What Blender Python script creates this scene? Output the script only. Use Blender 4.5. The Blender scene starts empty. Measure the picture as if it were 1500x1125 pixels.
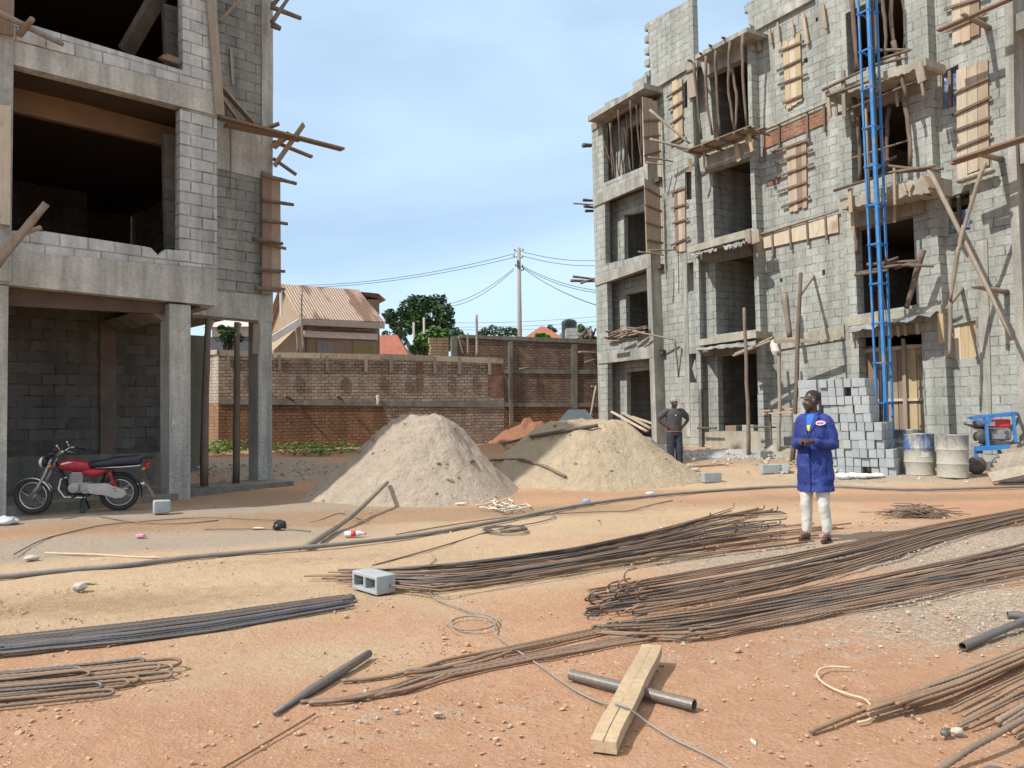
import bpy, bmesh, math, random
from mathutils import Vector, Matrix, noise
from mathutils.geometry import tessellate_polygon
random.seed(7)
C = bpy.context.scene.collection
SC = bpy.context.scene
R = math.radians
rnd = random.uniform

# ------------------------------------------------------------------ camera
F = 1150.0; CAMZ = 1.5; PITCH = R(2.216); ROLL = 0.014
_rt = Vector((1, 0, 0)); _up = Vector((0, -math.sin(PITCH), math.cos(PITCH))); _fw = Vector((0, math.cos(PITCH), math.sin(PITCH)))
CRT = _rt * math.cos(ROLL) - _up * math.sin(ROLL)
CUP = _up * math.cos(ROLL) + _rt * math.sin(ROLL)
CPOS = Vector((0, 0, CAMZ))
cam = bpy.data.cameras.new('camera'); camo = bpy.data.objects.new('camera', cam); C.objects.link(camo)
cam.sensor_width = 36; cam.lens = 36 * F / 1500; cam.clip_end = 3000; cam.clip_start = 0.05
M = Matrix((CRT, CUP, -_fw)).transposed().to_4x4(); M.translation = CPOS; camo.matrix_world = M
SC.camera = camo

def ray(px, py):
    return CRT * ((px - 750) / F) + CUP * ((562.5 - py) / F) + _fw
def gz(x, y):                                   # the yard rises gently towards the back
    t = max(0.0, min(1.0, (y - 13) / 14)); return 0.42 * t * t * (3 - 2 * t)
def G(px, py, h=0.0):                           # point of the ground (plus h) seen at a pixel of the photo
    d = ray(px, py); t = 1.0; lo, hi = 0.5, 80.0
    for _ in range(50):
        t = (lo + hi) / 2; p = CPOS + d * t
        if p.z > gz(p.x, p.y) + h: lo = t
        else: hi = t
    return CPOS + d * t
def Y(px, py, depth):                           # point at a given distance ahead
    d = ray(px, py); return CPOS + d * (depth / d.y)

class Frame:
    """upright plane: x along it, y into it, z up"""
    def __init__(s, o, u):
        s.o = Vector((o[0], o[1], 0)); s.u = Vector((u[0], u[1], 0)).normalized(); s.v = Vector((-s.u.y, s.u.x, 0))
        s.m = Matrix((s.u, s.v, Vector((0, 0, 1)))).transposed().to_4x4(); s.m.translation = s.o; s.inv = s.m.inverted()
    def at(s, px, py, d=0.0):
        r = ray(px, py); t = (d - (CPOS - s.o).dot(s.v)) / r.dot(s.v); p = CPOS + r * t
        return Vector(((p - s.o).dot(s.u), d, p.z))
    def w(s, p): return s.m @ Vector(p)
    def gnd(s, x, y): p = s.w((x, y, 0)); return gz(p.x, p.y)

# ------------------------------------------------------------------ mesh building
class MB:
    def __init__(s): s.v = []; s.f = []; s.mi = []; s.cur = 0
    def add(s, vs, fs):
        n = len(s.v); s.v += [Vector(p) for p in vs]
        for f in fs: s.f.append([i + n for i in f]); s.mi.append(s.cur)
    def box(s, x0, x1, y0, y1, z0, z1, jit=0, m=None):
        vs = [Vector((x, y, z)) for z in (z0, z1) for y in (y0, y1) for x in (x0, x1)]
        if jit: vs = [p + Vector((rnd(-jit, jit), rnd(-jit, jit), rnd(-jit, jit))) for p in vs]
        if m: vs = [m @ p for p in vs]
        s.add(vs, [(0, 2, 3, 1), (4, 5, 7, 6), (0, 1, 5, 4), (2, 6, 7, 3), (0, 4, 6, 2), (1, 3, 7, 5)])
    def prism(s, poly, y0, y1, holes=()):       # poly of (x,z) in the plane, extruded from y0 to y1
        loops = [list(poly)] + [list(h) for h in holes]
        pts = [Vector((a[0], a[1], 0)) for l in loops for a in l]
        tris = tessellate_polygon([[Vector((a[0], a[1], 0)) for a in l] for l in loops])
        n = len(pts); vs = [Vector((p.x, y0, p.y)) for p in pts] + [Vector((p.x, y1, p.y)) for p in pts]; fs = []
        for t in tris:
            a, b, c = (pts[i] for i in t)
            ccw = (b - a).cross(c - a).z > 0
            t = tuple(t) if ccw else tuple(reversed(t))
            fs.append(t); fs.append(tuple(i + n for i in reversed(t)))
        k = 0
        for li, l in enumerate(loops):
            area = sum(l[i][0] * l[(i + 1) % len(l)][1] - l[(i + 1) % len(l)][0] * l[i][1] for i in range(len(l)))
            for i in range(len(l)):
                a, b = k + i, k + (i + 1) % len(l)
                q = (a, a + n, b + n, b)
                if (area > 0) == (li == 0): fs.append(q)
                else: fs.append(tuple(reversed(q)))
            k += len(l)
        s.add(vs, fs)
    def beam(s, p, q, w, h, up=(0, 0, 1), taper=1):  # rectangular stick from p to q
        p, q = Vector(p), Vector(q); d = (q - p).normalized(); up = Vector(up)
        if abs(d.dot(up)) > .97: up = Vector((0, 1, 0))
        a = d.cross(up).normalized(); b = a.cross(d).normalized()
        vs = []
        for e, k in ((p, 1), (q, taper)):
            for i, j in ((-1, -1), (1, -1), (1, 1), (-1, 1)): vs.append(e + a * (w * k * i / 2) + b * (h * k * j / 2))
        s.add(vs, [(0, 1, 2, 3), (7, 6, 5, 4), (0, 4, 5, 1), (1, 5, 6, 2), (2, 6, 7, 3), (3, 7, 4, 0)])
    def tube(s, pts, r, n=6, close=False):
        pts = [Vector(p) for p in pts]; m = len(pts)
        rs = r if isinstance(r, (list, tuple)) else [r] * m
        t0 = (pts[1] - pts[0]).normalized(); ref = Vector((0, 0, 1)) if abs(t0.z) < .9 else Vector((1, 0, 0))
        a = t0.cross(ref).normalized(); vs = []; fs = []
        for i in range(m):
            t = (pts[min(i + 1, m - 1)] - pts[max(i - 1, 0)])
            if close: t = pts[(i + 1) % m] - pts[i - 1]
            t.normalize(); a = (a - t * a.dot(t)).normalized(); b = t.cross(a)
            for k in range(n):
                an = 2 * math.pi * k / n; vs.append(pts[i] + (a * math.cos(an) + b * math.sin(an)) * rs[i])
        for i in range(m if close else m - 1):
            j = (i + 1) % m
            for k in range(n): k2 = (k + 1) % n; fs.append((i * n + k, i * n + k2, j * n + k2, j * n + k))
        if not close:
            fs.append(tuple(reversed(range(n)))); fs.append(tuple((m - 1) * n + k for k in range(n)))
        s.add(vs, fs)
    def lathe(s, prof, n=24, c=(0, 0, 0), axis='z'):
        vs = []; fs = []; c = Vector(c)
        for r, h in prof:
            for k in range(n):
                a = 2 * math.pi * k / n; x, y = r * math.cos(a), r * math.sin(a)
                vs.append(c + (Vector((x, y, h)) if axis == 'z' else Vector((x, h, y)) if axis == 'y' else Vector((h, x, y))))
        for i in range(len(prof) - 1):
            for k in range(n): k2 = (k + 1) % n; fs.append((i * n + k, i * n + k2, (i + 1) * n + k2, (i + 1) * n + k))
        fs.append(tuple(reversed(range(n)))); fs.append(tuple((len(prof) - 1) * n + k for k in range(n)))
        if axis == 'y': fs = [tuple(reversed(f)) for f in fs]
        s.add(vs, fs)
    def ell(s, c, rx, ry, rz, nu=12, nv=8, m=None):
        vs = []; fs = []; c = Vector(c)
        for j in range(1, nv):
            b = math.pi * j / nv
            for i in range(nu):
                a = 2 * math.pi * i / nu; p = Vector((rx * math.sin(b) * math.cos(a), ry * math.sin(b) * math.sin(a), -rz * math.cos(b)))
                vs.append(c + (m @ p if m else p))
        vs.append(c + (m @ Vector((0, 0, -rz)) if m else Vector((0, 0, -rz)))); vs.append(c + (m @ Vector((0, 0, rz)) if m else Vector((0, 0, rz))))
        B, T = len(vs) - 2, len(vs) - 1
        for j in range(nv - 2):
            for i in range(nu): k = (i + 1) % nu; fs.append((j * nu + i, j * nu + k, (j + 1) * nu + k, (j + 1) * nu + i))
        for i in range(nu): k = (i + 1) % nu; fs.append((B, k, i)); fs.append((T, (nv - 2) * nu + i, (nv - 2) * nu + k))
        s.add(vs, fs)
    def loft(s, secs, n=16):                    # stacked ellipses (cx,cy,cz,rx,ry)
        vs = []; fs = []
        for cx, cy, cz, rx, ry in secs:
            for k in range(n): a = 2 * math.pi * k / n; vs.append((cx + rx * math.cos(a), cy + ry * math.sin(a), cz))
        for i in range(len(secs) - 1):
            for k in range(n): k2 = (k + 1) % n; fs.append((i * n + k, i * n + k2, (i + 1) * n + k2, (i + 1) * n + k))
        fs.append(tuple(reversed(range(n)))); fs.append(tuple((len(secs) - 1) * n + k for k in range(n)))
        s.add(vs, fs)
    def mesh(s, name, mats, smooth=False, off=None):
        me = bpy.data.meshes.new(name); vs = [tuple(p - off) if off else tuple(p) for p in s.v]
        me.from_pydata(vs, [], s.f)
        for m in (mats if isinstance(mats, (list, tuple)) else [mats]): me.materials.append(m)
        if any(s.mi): me.polygons.foreach_set('material_index', s.mi)
        if smooth: me.polygons.foreach_set('use_smooth', [True] * len(me.polygons))
        me.update(); return me

def tag(o, label=None, cat=None, group=None, kind=None):
    if label: o['label'] = label
    if cat: o['category'] = cat
    if group: o['group'] = group
    if kind: o['kind'] = kind
    return o
def empty(name, loc=(0, 0, 0), label=None, cat=None, group=None, rz=0, m=None):
    o = bpy.data.objects.new(name, None); C.objects.link(o); o.empty_display_size = .2
    if m is not None: o.matrix_world = m
    else: o.location = loc; o.rotation_euler = (0, 0, rz)
    return tag(o, label, cat, group)
def part(name, mb, mat, parent, smooth=False, label=None, bevel=0):
    o = bpy.data.objects.new(name, mb.mesh(name, mat, smooth)); C.objects.link(o); o.parent = parent
    if bevel: bev(o, bevel)
    if label: o['label'] = label
    return o
def bev(o, w, seg=1):
    b = o.modifiers.new('bevel', 'BEVEL'); b.width = w; b.segments = seg; b.limit_method = 'ANGLE'
def thing(name, mb, mat, label, cat, group=None, frame=None, smooth=False, bevel=0):
    """one mesh, one thing; its origin goes to the middle of its base"""
    xs = [p.x for p in mb.v]; ys = [p.y for p in mb.v]; zs = [p.z for p in mb.v]
    c = Vector(((min(xs) + max(xs)) / 2, (min(ys) + max(ys)) / 2, min(zs)))
    o = bpy.data.objects.new(name, mb.mesh(name, mat, smooth, c)); C.objects.link(o)
    m = Matrix.Translation(c)
    o.matrix_world = (frame.m @ m) if frame else m
    if bevel: bev(o, bevel)
    return tag(o, label, cat, group)
def copy_tree(o, parent=None):
    c = o.copy(); C.objects.link(c)
    if parent: c.parent = parent
    for ch in list(o.children): copy_tree(ch, c)
    return c
def blend(name, mb, mat, vox=.01, it=3):
    """fuse overlapping closed shapes into one continuous skin"""
    me = mb.mesh(name, mat); o = bpy.data.objects.new(name, me); C.objects.link(o)
    r = o.modifiers.new('r', 'REMESH'); r.mode = 'VOXEL'; r.voxel_size = vox; r.use_smooth_shade = True
    sm = o.modifiers.new('s', 'SMOOTH'); sm.factor = .5; sm.iterations = it
    dg = bpy.context.evaluated_depsgraph_get(); me2 = bpy.data.meshes.new_from_object(o.evaluated_get(dg))
    me2.materials.clear(); me2.materials.append(mat); me2.polygons.foreach_set('use_smooth', [True] * len(me2.polygons))
    bpy.data.objects.remove(o); bpy.data.meshes.remove(me); me2.name = name
    return me2
def skin_part(name, mb, mat, parent, vox=.01, it=3):
    me = blend(name, mb, mat, vox, it); o = bpy.data.objects.new(name, me); C.objects.link(o); o.parent = parent; return o

# ------------------------------------------------------------------ materials
class N:
    def __init__(s, name):
        s.m = bpy.data.materials.new(name); s.m.use_nodes = True; s.t = s.m.node_tree; s.t.nodes.clear()
        s.out = s.n('ShaderNodeOutputMaterial'); s.b = s.n('ShaderNodeBsdfPrincipled'); s.l(s.b.outputs[0], s.out.inputs[0])
    def n(s, t, **k):
        x = s.t.nodes.new(t)
        for a, b in k.items(): setattr(x, a, b)
        return x
    def l(s, a, b): s.t.links.new(a, b)
    def inp(s, node, i, v):
        if isinstance(v, bpy.types.NodeSocket): s.l(v, node.inputs[i])
        elif v is not None: node.inputs[i].default_value = v
    def math(s, op, a, b=None, c=None):
        x = s.n('ShaderNodeMath', operation=op); s.inp(x, 0, a); s.inp(x, 1, b); s.inp(x, 2, c); return x.outputs[0]
    def mix(s, f, a, b, mode='MIX'):
        x = s.n('ShaderNodeMix', data_type='RGBA', blend_type=mode); s.inp(x, 0, f)
        s.inp(x, 6, a if isinstance(a, bpy.types.NodeSocket) else (*a, 1)[:4]); s.inp(x, 7, b if isinstance(b, bpy.types.NodeSocket) else (*b, 1)[:4])
        return x.outputs[2]
    def obj(s): return s.n('ShaderNodeTexCoord').outputs['Object']
    def noise(s, sc, det=4, rough=.55, vec=None, st=None, dist=0):
        x = s.n('ShaderNodeTexNoise'); v = vec if vec is not None else s.obj()
        if st:
            mp = s.n('ShaderNodeMapping'); mp.inputs['Scale'].default_value = st; s.l(v, mp.inputs[0]); v = mp.outputs[0]
        s.l(v, x.inputs['Vector']); x.inputs['Scale'].default_value = sc; x.inputs['Detail'].default_value = det; x.inputs['Roughness'].default_value = rough; x.inputs['Distortion'].default_value = dist
        return x.outputs['Fac']
    def ramp(s, f, a, b, lo=0., hi=1.):
        x = s.n('ShaderNodeMapRange'); s.inp(x, 0, f); x.inputs[1].default_value = a; x.inputs[2].default_value = b; x.inputs[3].default_value = lo; x.inputs[4].default_value = hi; return x.outputs[0]
    def rand(s): return s.n('ShaderNodeObjectInfo').outputs['Random']
    def scale(s, col, f):
        x = s.n('ShaderNodeVectorMath', operation='SCALE'); s.inp(x, 0, col); s.inp(x, 3, f); return x.outputs[0]
    def bump(s, h, d=.02, st=1.):
        x = s.n('ShaderNodeBump'); x.inputs['Distance'].default_value = d; x.inputs['Strength'].default_value = st; s.l(h, x.inputs['Height']); s.l(x.outputs[0], s.b.inputs['Normal'])
    def fin(s, col, rough=.85, metal=0., spec=None):
        s.inp(s.b, 'Base Color', col if isinstance(col, bpy.types.NodeSocket) else (*col, 1)[:4]); s.inp(s.b, 'Roughness', rough); s.inp(s.b, 'Metallic', metal)
        if spec is not None: s.b.inputs['Specular IOR Level'].default_value = spec
        return s.m

def wallco(s, dist=.0):
    """coordinates along the face of an upright wall: x = along, y = height"""
    tc = s.n('ShaderNodeTexCoord'); sp = s.n('ShaderNodeSeparateXYZ'); s.l(tc.outputs['Object'], sp.inputs[0])
    sn = s.n('ShaderNodeSeparateXYZ'); s.l(tc.outputs['Normal'], sn.inputs[0])
    side = s.math('GREATER_THAN', s.math('ABSOLUTE', sn.outputs[0]), .6)
    u = s.math('ADD', s.math('MULTIPLY', sp.outputs[0], s.math('SUBTRACT', 1., side)), s.math('MULTIPLY', sp.outputs[1], side))
    v = sp.outputs[2]
    if dist:
        n1 = s.noise(2.2, 3); n2 = s.n('ShaderNodeTexNoise'); s.l(s.obj(), n2.inputs[0]); n2.inputs['Scale'].default_value = 1.7
        u = s.math('ADD', u, s.math('MULTIPLY', s.math('SUBTRACT', n1, .5), dist * 2)); v = s.math('ADD', v, s.math('MULTIPLY', s.math('SUBTRACT', n2.outputs[0], .5), dist))
    cb = s.n('ShaderNodeCombineXYZ'); s.l(u, cb.inputs[0]); s.l(v, cb.inputs[1]); return cb.outputs[0]

def m_brick(name, c1, c2, dark, pale, bw=.44, bh=.222, mort=.012, dist=.03, stain=(.62, 1.12), smear=.5, palef=.5, bump=.02, cement=None):
    s = N(name); v = wallco(s, dist); b = s.n('ShaderNodeTexBrick'); s.l(v, b.inputs[0])
    b.inputs['Scale'].default_value = 1; b.inputs['Brick Width'].default_value = bw; b.inputs['Row Height'].default_value = bh
    b.inputs['Mortar Size'].default_value = mort; b.inputs['Mortar Smooth'].default_value = .25; b.inputs['Bias'].default_value = 0
    b.inputs['Color1'].default_value = (*c1, 1); b.inputs['Color2'].default_value = (*c2, 1)
    n1 = s.noise(.9, 5, .6); n2 = s.noise(14, 4, .65); n3 = s.noise(2.6, 4, .6, st=(1, 1, .12)); n4 = s.noise(3.3, 3, .6)
    mc = s.mix(s.ramp(n4, palef - .12, palef + .12), dark, pale); s.l(mc, b.inputs['Mortar'])
    col = b.outputs['Color']
    cm = cement or tuple(x * .8 for x in c1)
    col = s.mix(s.math('MULTIPLY', s.ramp(n1, .48, .66), smear), col, cm)          # smeared cement
    col = s.scale(col, s.ramp(n3, .3, .7, stain[0], stain[1])); col = s.scale(col, s.ramp(n2, .2, .8, .8, 1.15)); col = s.scale(col, s.ramp(n1, .3, .7, .85, 1.1))
    h = s.math('ADD', s.math('MULTIPLY', s.math('SUBTRACT', 1., b.outputs['Fac']), .8), s.math('MULTIPLY', n2, .5)); s.bump(h, bump, 1)
    return s.fin(col, .92, spec=.2)
def m_noise(name, c1, c2, sc=4, rough=.85, bump=.006, fine=40, st=None, var=.25, metal=0, streak=None, c3=None, spec=None):
    s = N(name); n = s.noise(sc, 5, .6, st=st); f = s.noise(fine, 4, .6, st=st)
    col = s.mix(s.ramp(n, .32, .68), c1, c2)
    if c3: col = s.mix(s.ramp(s.noise(sc * .45, 4, .65), .55, .68), col, c3)
    if streak: col = s.scale(col, s.ramp(s.noise(3.5, 4, .6, st=(1, 1, .1)), .35, .65, streak, 1.08))
    col = s.scale(col, s.ramp(f, .25, .75, .82, 1.14))
    if var: col = s.scale(col, s.math('ADD', 1 - var / 2, s.math('MULTIPLY', s.rand(), var)))
    if bump: s.bump(s.math('ADD', f, s.math('MULTIPLY', n, .6)), bump)
    return s.fin(col, rough, metal, spec)

block_g = m_brick('block_grey', (.425, .435, .40), (.345, .352, .32), (.115, .112, .10), (.40, .395, .345), mort=.0115, dist=.05, palef=.46, stain=(.64, 1.1), smear=.7, bump=.035, cement=(.335, .33, .295))
block_l = m_brick('block_pale', (.60, .60, .57), (.47, .47, .45), (.10, .10, .09), (.38, .37, .34), stain=(.55, 1.1), smear=.3, palef=.42)
block_b = m_brick('block_brown', (.125, .112, .095), (.185, .172, .155), (.07, .06, .05), (.22, .19, .15), stain=(.7, 1.1), smear=.35, cement=(.17, .125, .09), palef=.5)  # brown inner blocks, shade of the rooms darkened into the colour
brick_r = m_brick('brick_worn', (.34, .22, .15), (.48, .37, .285), (.13, .10, .07), (.33, .285, .23), bw=.235, bh=.112, mort=.013, dist=.05, smear=.55, stain=(.7, 1.1), bump=.035, cement=(.24, .18, .13), palef=.55)
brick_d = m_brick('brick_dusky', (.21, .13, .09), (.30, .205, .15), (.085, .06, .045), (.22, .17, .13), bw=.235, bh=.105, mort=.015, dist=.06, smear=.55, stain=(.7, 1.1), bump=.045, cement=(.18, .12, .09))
brick_soil = m_brick('brick_soil', (.28, .155, .095), (.22, .12, .07), (.10, .05, .03), (.2, .11, .06), bw=.235, bh=.112, mort=.016, dist=.07, smear=.75, stain=(.7, 1.15), bump=.05, cement=(.25, .125, .07))
brick_o = m_brick('brick_orange', (.36, .17, .10), (.26, .13, .085), (.10, .07, .05), (.33, .29, .24), bw=.235, bh=.10, mort=.014, dist=.04, smear=.4)
conc = m_noise('concrete', (.40, .385, .335), (.30, .285, .25), 2.2, .9, .02, 26, var=0, streak=.62, c3=(.47, .45, .40))
conc_l = m_noise('concrete_pale', (.53, .51, .46), (.385, .37, .325), 1.3, .9, .03, 18, var=0, streak=.62, c3=(.58, .565, .52))
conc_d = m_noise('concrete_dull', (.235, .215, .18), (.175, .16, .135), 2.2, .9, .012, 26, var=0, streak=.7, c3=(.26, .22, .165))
conc_y = m_noise('concrete_sandy', (.40, .365, .285), (.30, .275, .22), 3, .9, .015, 22, var=0, streak=.8)
soffit = m_noise('soffit_boards', (.12, .08, .055), (.08, .055, .04), 2, .85, .006, 30, st=(1, 8, 1), var=0)  # brown ceiling boards, room shade put into the darker colour
plank_t = m_noise('plank_tan', (.42, .32, .22), (.31, .23, .16), 3, .8, .004, 24, st=(6, 6, .7), var=.4, c3=(.22, .15, .10))
plank_y = m_noise('plank_yellow', (.50, .385, .225), (.40, .30, .175), 3, .8, .004, 24, st=(6, 6, .7), var=.25)
plank_g = m_noise('plank_grey', (.33, .275, .21), (.235, .19, .145), 3, .85, .004, 24, st=(5, 5, .9), var=.4)
plank_r = m_noise('plank_reddish', (.27, .18, .125), (.20, .13, .09), 3, .8, .004, 24, st=(6, 6, .7), var=.3)
plank_p = m_noise('plank_pale', (.54, .45, .34), (.42, .34, .25), 3, .8, .004, 24, st=(6, 6, .7), var=.3, c3=(.30, .22, .15))
bark = m_noise('pole_bark', (.19, .14, .105), (.115, .083, .063), 5, .9, .006, 40, st=(2, 2, .5), var=.5)
bark_p = m_noise('pole_pale', (.32, .265, .205), (.22, .175, .135), 5, .9, .006, 40, st=(2, 2, .5), var=.35)
tin = m_noise('tin_sheet', (.45, .45, .44), (.28, .275, .26), 3, .5, .004, 30, var=.2, metal=.35)
rust = m_noise('rebar_rust', (.15, .09, .06), (.22, .135, .085), 3, .7, .002, 60, var=.6, c3=(.09, .06, .045))
rust_b = m_noise('rebar_blue', (.14, .15, .175), (.095, .09, .095), 3, .55, .002, 60, var=.5, metal=.3)
rust_g = m_noise('rebar_dusty', (.28, .20, .14), (.18, .125, .09), 3, .75, .002, 60, var=.4)
rust_o = m_noise('rebar_brown', (.28, .175, .105), (.19, .115, .07), 3, .7, .002, 60, var=.4)
steel_d = m_noise('dark_steel', (.10, .095, .09), (.15, .125, .11), 4, .5, .002, 40, metal=.4)
blockm = m_noise('new_block', (.36, .385, .39), (.295, .315, .32), 6, .9, .008, 90, var=.22)
def m_flat(name, c, rough=.5, metal=0, sc=6, d=.18, bump=.0, spec=None): return m_noise(name, c, tuple(x * (1 - d) for x in c), sc, rough, bump, 50, var=0, metal=metal, spec=spec)
blue = m_noise('blue_paint', (.045, .22, .52), (.03, .155, .40), 5, .5, .001, 60, var=0, c3=(.20, .225, .25))
# ------------------------------------------------------------------ world, sun, render
SUN = Vector((-.90, -.48, 1.12)).normalized()
w = bpy.data.worlds.new('World'); SC.world = w; w.use_nodes = True; nt = w.node_tree
bg = nt.nodes['Background']; sky = nt.nodes.new('ShaderNodeTexSky'); sky.sky_type = 'NISHITA'; sky.sun_disc = False
el = math.asin(SUN.z); az = math.atan2(SUN.x, SUN.y)
sky.sun_elevation = el; sky.sun_rotation = az; sky.air_density = 1.0; sky.dust_density = 1.0; sky.ozone_density = 2.0
def wn(t, **k):
    x = nt.nodes.new(t)
    for a, b in k.items(): setattr(x, a, b)
    return x
tc = wn('ShaderNodeTexCoord'); mp = wn('ShaderNodeMapping'); mp.inputs['Scale'].default_value = (1, 1, 3.2); mp.inputs['Rotation'].default_value = (0, .1, .5)
nt.links.new(tc.outputs['Generated'], mp.inputs[0])
nz = wn('ShaderNodeTexNoise'); nz.inputs['Scale'].default_value = 1.1; nz.inputs['Detail'].default_value = 6; nz.inputs['Roughness'].default_value = .5; nz.inputs['Distortion'].default_value = .5
nt.links.new(mp.outputs[0], nz.inputs[0])
mr = wn('ShaderNodeMapRange'); mr.inputs[1].default_value = .32; mr.inputs[2].default_value = .68; mr.inputs[3].default_value = .42; mr.inputs[4].default_value = 1.0
nt.links.new(nz.outputs[0], mr.inputs[0])
mx = wn('ShaderNodeMix', data_type='RGBA'); mx.inputs[7].default_value = (5.2, 6.9, 8.6, 1)
sx = wn('ShaderNodeSeparateXYZ'); nt.links.new(tc.outputs['Generated'], sx.inputs[0])
zr_ = wn('ShaderNodeMapRange'); zr_.interpolation_type = 'SMOOTHSTEP'
for i_, v_ in enumerate((.5, .78, 0, 1)): zr_.inputs[i_ + 1].default_value = v_
nt.links.new(sx.outputs[2], zr_.inputs[0])                       # unseen white cloud added overhead to whiten the fill light
hz_ = wn('ShaderNodeMapRange'); hz_.interpolation_type = 'SMOOTHSTEP'
for i_, v_ in enumerate((.0, .22, .45, 0)): hz_.inputs[i_ + 1].default_value = v_
nt.links.new(sx.outputs[2], hz_.inputs[0])
mx2 = wn('ShaderNodeMix', data_type='RGBA'); mx2.inputs[6].default_value = (4.9, 6.6, 8.3, 1); mx2.inputs[7].default_value = (7.6, 7.5, 7.2, 1); nt.links.new(zr_.outputs[0], mx2.inputs[0]); nt.links.new(mx2.outputs[2], mx.inputs[7])
ad = wn('ShaderNodeMath', operation='ADD', use_clamp=True); nt.links.new(mr.outputs[0], ad.inputs[0]); nt.links.new(zr_.outputs[0], ad.inputs[1])
ad2 = wn('ShaderNodeMath', operation='ADD', use_clamp=True); nt.links.new(ad.outputs[0], ad2.inputs[0]); nt.links.new(hz_.outputs[0], ad2.inputs[1]); nt.links.new(ad2.outputs[0], mx.inputs[0]); nt.links.new(sky.outputs[0], mx.inputs[6]); nt.links.new(mx.outputs[2], bg.inputs[0])
bg.inputs[1].default_value = .12
sl = bpy.data.lights.new('sun', 'SUN'); sl.energy = 4.2; sl.angle = R(.6); sl.color = (1, .965, .90)
so = bpy.data.objects.new('sun', sl); C.objects.link(so); so.rotation_euler = SUN.to_track_quat('Z', 'Y').to_euler(); so.location = (-20, -10, 30)
SC.view_settings.view_transform = 'Standard'; SC.view_settings.look = 'None'; SC.view_settings.exposure = 0.27
SC.render.engine = 'CYCLES'; SC.cycles.use_denoising = True; SC.cycles.max_bounces = 6
SC.render.film_transparent = False

# ------------------------------------------------------------------ ground
def gauss(p, c, rx, ry, a=0):
    dx, dy = p[0] - c[0], p[1] - c[1]; ca, sa = math.cos(a), math.sin(a)
    x = (dx * ca + dy * sa) / rx; y = (-dx * sa + dy * ca) / ry; return math.exp(-(x * x + y * y))
def W(px, py): q = G(px, py); return (q.x, q.y)
PALE = [(W(60, 835), 2.6, .7, .35, 1.2), (W(330, 860), 2.6, 1.3, .3, .95), (W(420, 970), 1.5, .6, .3, .6), (W(950, 760), 3.2, 1.3, .1, .85), (W(1180, 705), 5, 1.1, 0, 1.0), (W(700, 830), 2.2, 1.0, .1, .5), (W(1120, 690), 3, 1.5, 0, 1.0), (W(560, 790), 1.5, .8, .2, .5), (W(520, 810), 5.5, 2.6, .15, .3), (W(1000, 730), 6, 3, .1, .25)]
WET = [(W(150, 880), 1.7, .6, .2, .75), (W(620, 752), 4.2, .75, .12, 1.0), (W(330, 765), 3.5, .9, .2, .85), (W(560, 728), 2.5, .8, 0, 1.1), (W(1330, 728), 3.6, .55, 0, 1.0), (W(250, 730), 3, 1, 0, .9), (W(760, 690), 4, 1.5, 0, .6), (W(430, 820), 2, .5, .2, .4), (W(980, 720), 2.4, .6, .1, .5)]
GRAV = [(W(1480, 790), 2.2, 1.3, .1, 1.1), (W(1420, 880), 1.7, .8, .1, .8), (W(1250, 815), 1.8, .7, .1, .8), (W(1130, 668), 3.5, 1.6, .2, 1.1), (W(1300, 700), 3, .9, .1, 1.0), (W(1100, 820), 1.3, .5, .1, .4), (W(1450, 930), 1.0, .5, .1, .5), (W(620, 1040), .9, .35, .1, .22), (W(1010, 960), .9, .4, .1, .25)]
GREY = [(W(110, 757), 3.2, 1.1, .3, 1.0), (W(400, 745), 2.6, 1.0, .1, .7), (W(180, 795), 3.2, .9, .3, 1.0), (W(20, 800), 2.4, .7, .2, .6), (W(480, 690), 2, 2, 0, .9), (W(330, 680), 2.5, 2.5, 0, .9), (W(500, 742), 1.8, .35, .1, .9)]
def wt(p, L): return min(1.0, sum(a * gauss(p, c, rx, ry, an) for c, rx, ry, an, a in L))
def axis(lo, hi, d, far):
    a = []; x = lo
    while x <= hi: a.append(x); x += d
    s = d; y = hi
    while y < far: s *= 1.35; y += s; a.append(y)
    s = d; y = lo; b = []
    while y > -far: s *= 1.35; y -= s; b.append(y)
    return sorted(b) + a
gx = axis(-12, 16, .13, 900); gy = axis(1.2, 30, .12, 900)
gv = []; gcol = []; gf = []
for y in gy:
    for x in gx:
        near = -13 < x < 17 and 0 < y < 31
        z = gz(x, y)
        if near: z += .028 * noise.noise((x * .8, y * .8, 0)) + .011 * noise.noise((x * 2.7, y * 2.7, 3)) + .009 * noise.noise((x * 6, y * 6, 5)) - .012
        gv.append((x, y, z)); p = (x, y)
        gcol.append((wt(p, PALE), wt(p, WET), wt(p, GRAV), wt(p, GREY)) if near else (.4, .2, 0, 0))
nx = len(gx)
for j in range(len(gy) - 1):
    for i in range(nx - 1): a = j * nx + i; gf.append((a, a + 1, a + nx + 1, a + nx))
gm = bpy.data.meshes.new('ground'); gm.from_pydata(gv, [], gf); gm.polygons.foreach_set('use_smooth', [True] * len(gf))
at = gm.color_attributes.new('earth', 'FLOAT_COLOR', 'POINT'); at.data.foreach_set('color', [c for q in gcol for c in q])
s = N('bare_earth'); a = s.n('ShaderNodeAttribute', attribute_name='earth'); sp = s.n('ShaderNodeSeparateColor'); s.l(a.outputs['Color'], sp.inputs[0])
n1 = s.noise(1.1, 6, .62); n2 = s.noise(6, 6, .65); n3 = s.noise(45, 5, .7); n4 = s.noise(.35, 5, .6)
def msk(v, n, k=.55): return s.ramp(s.math('ADD', v, s.math('MULTIPLY', s.math('SUBTRACT', n, .5), k * 2.2)), .18, .72)
col = s.mix(s.ramp(n1, .3, .7), (.47, .272, .165), (.415, .222, .13))
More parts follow.
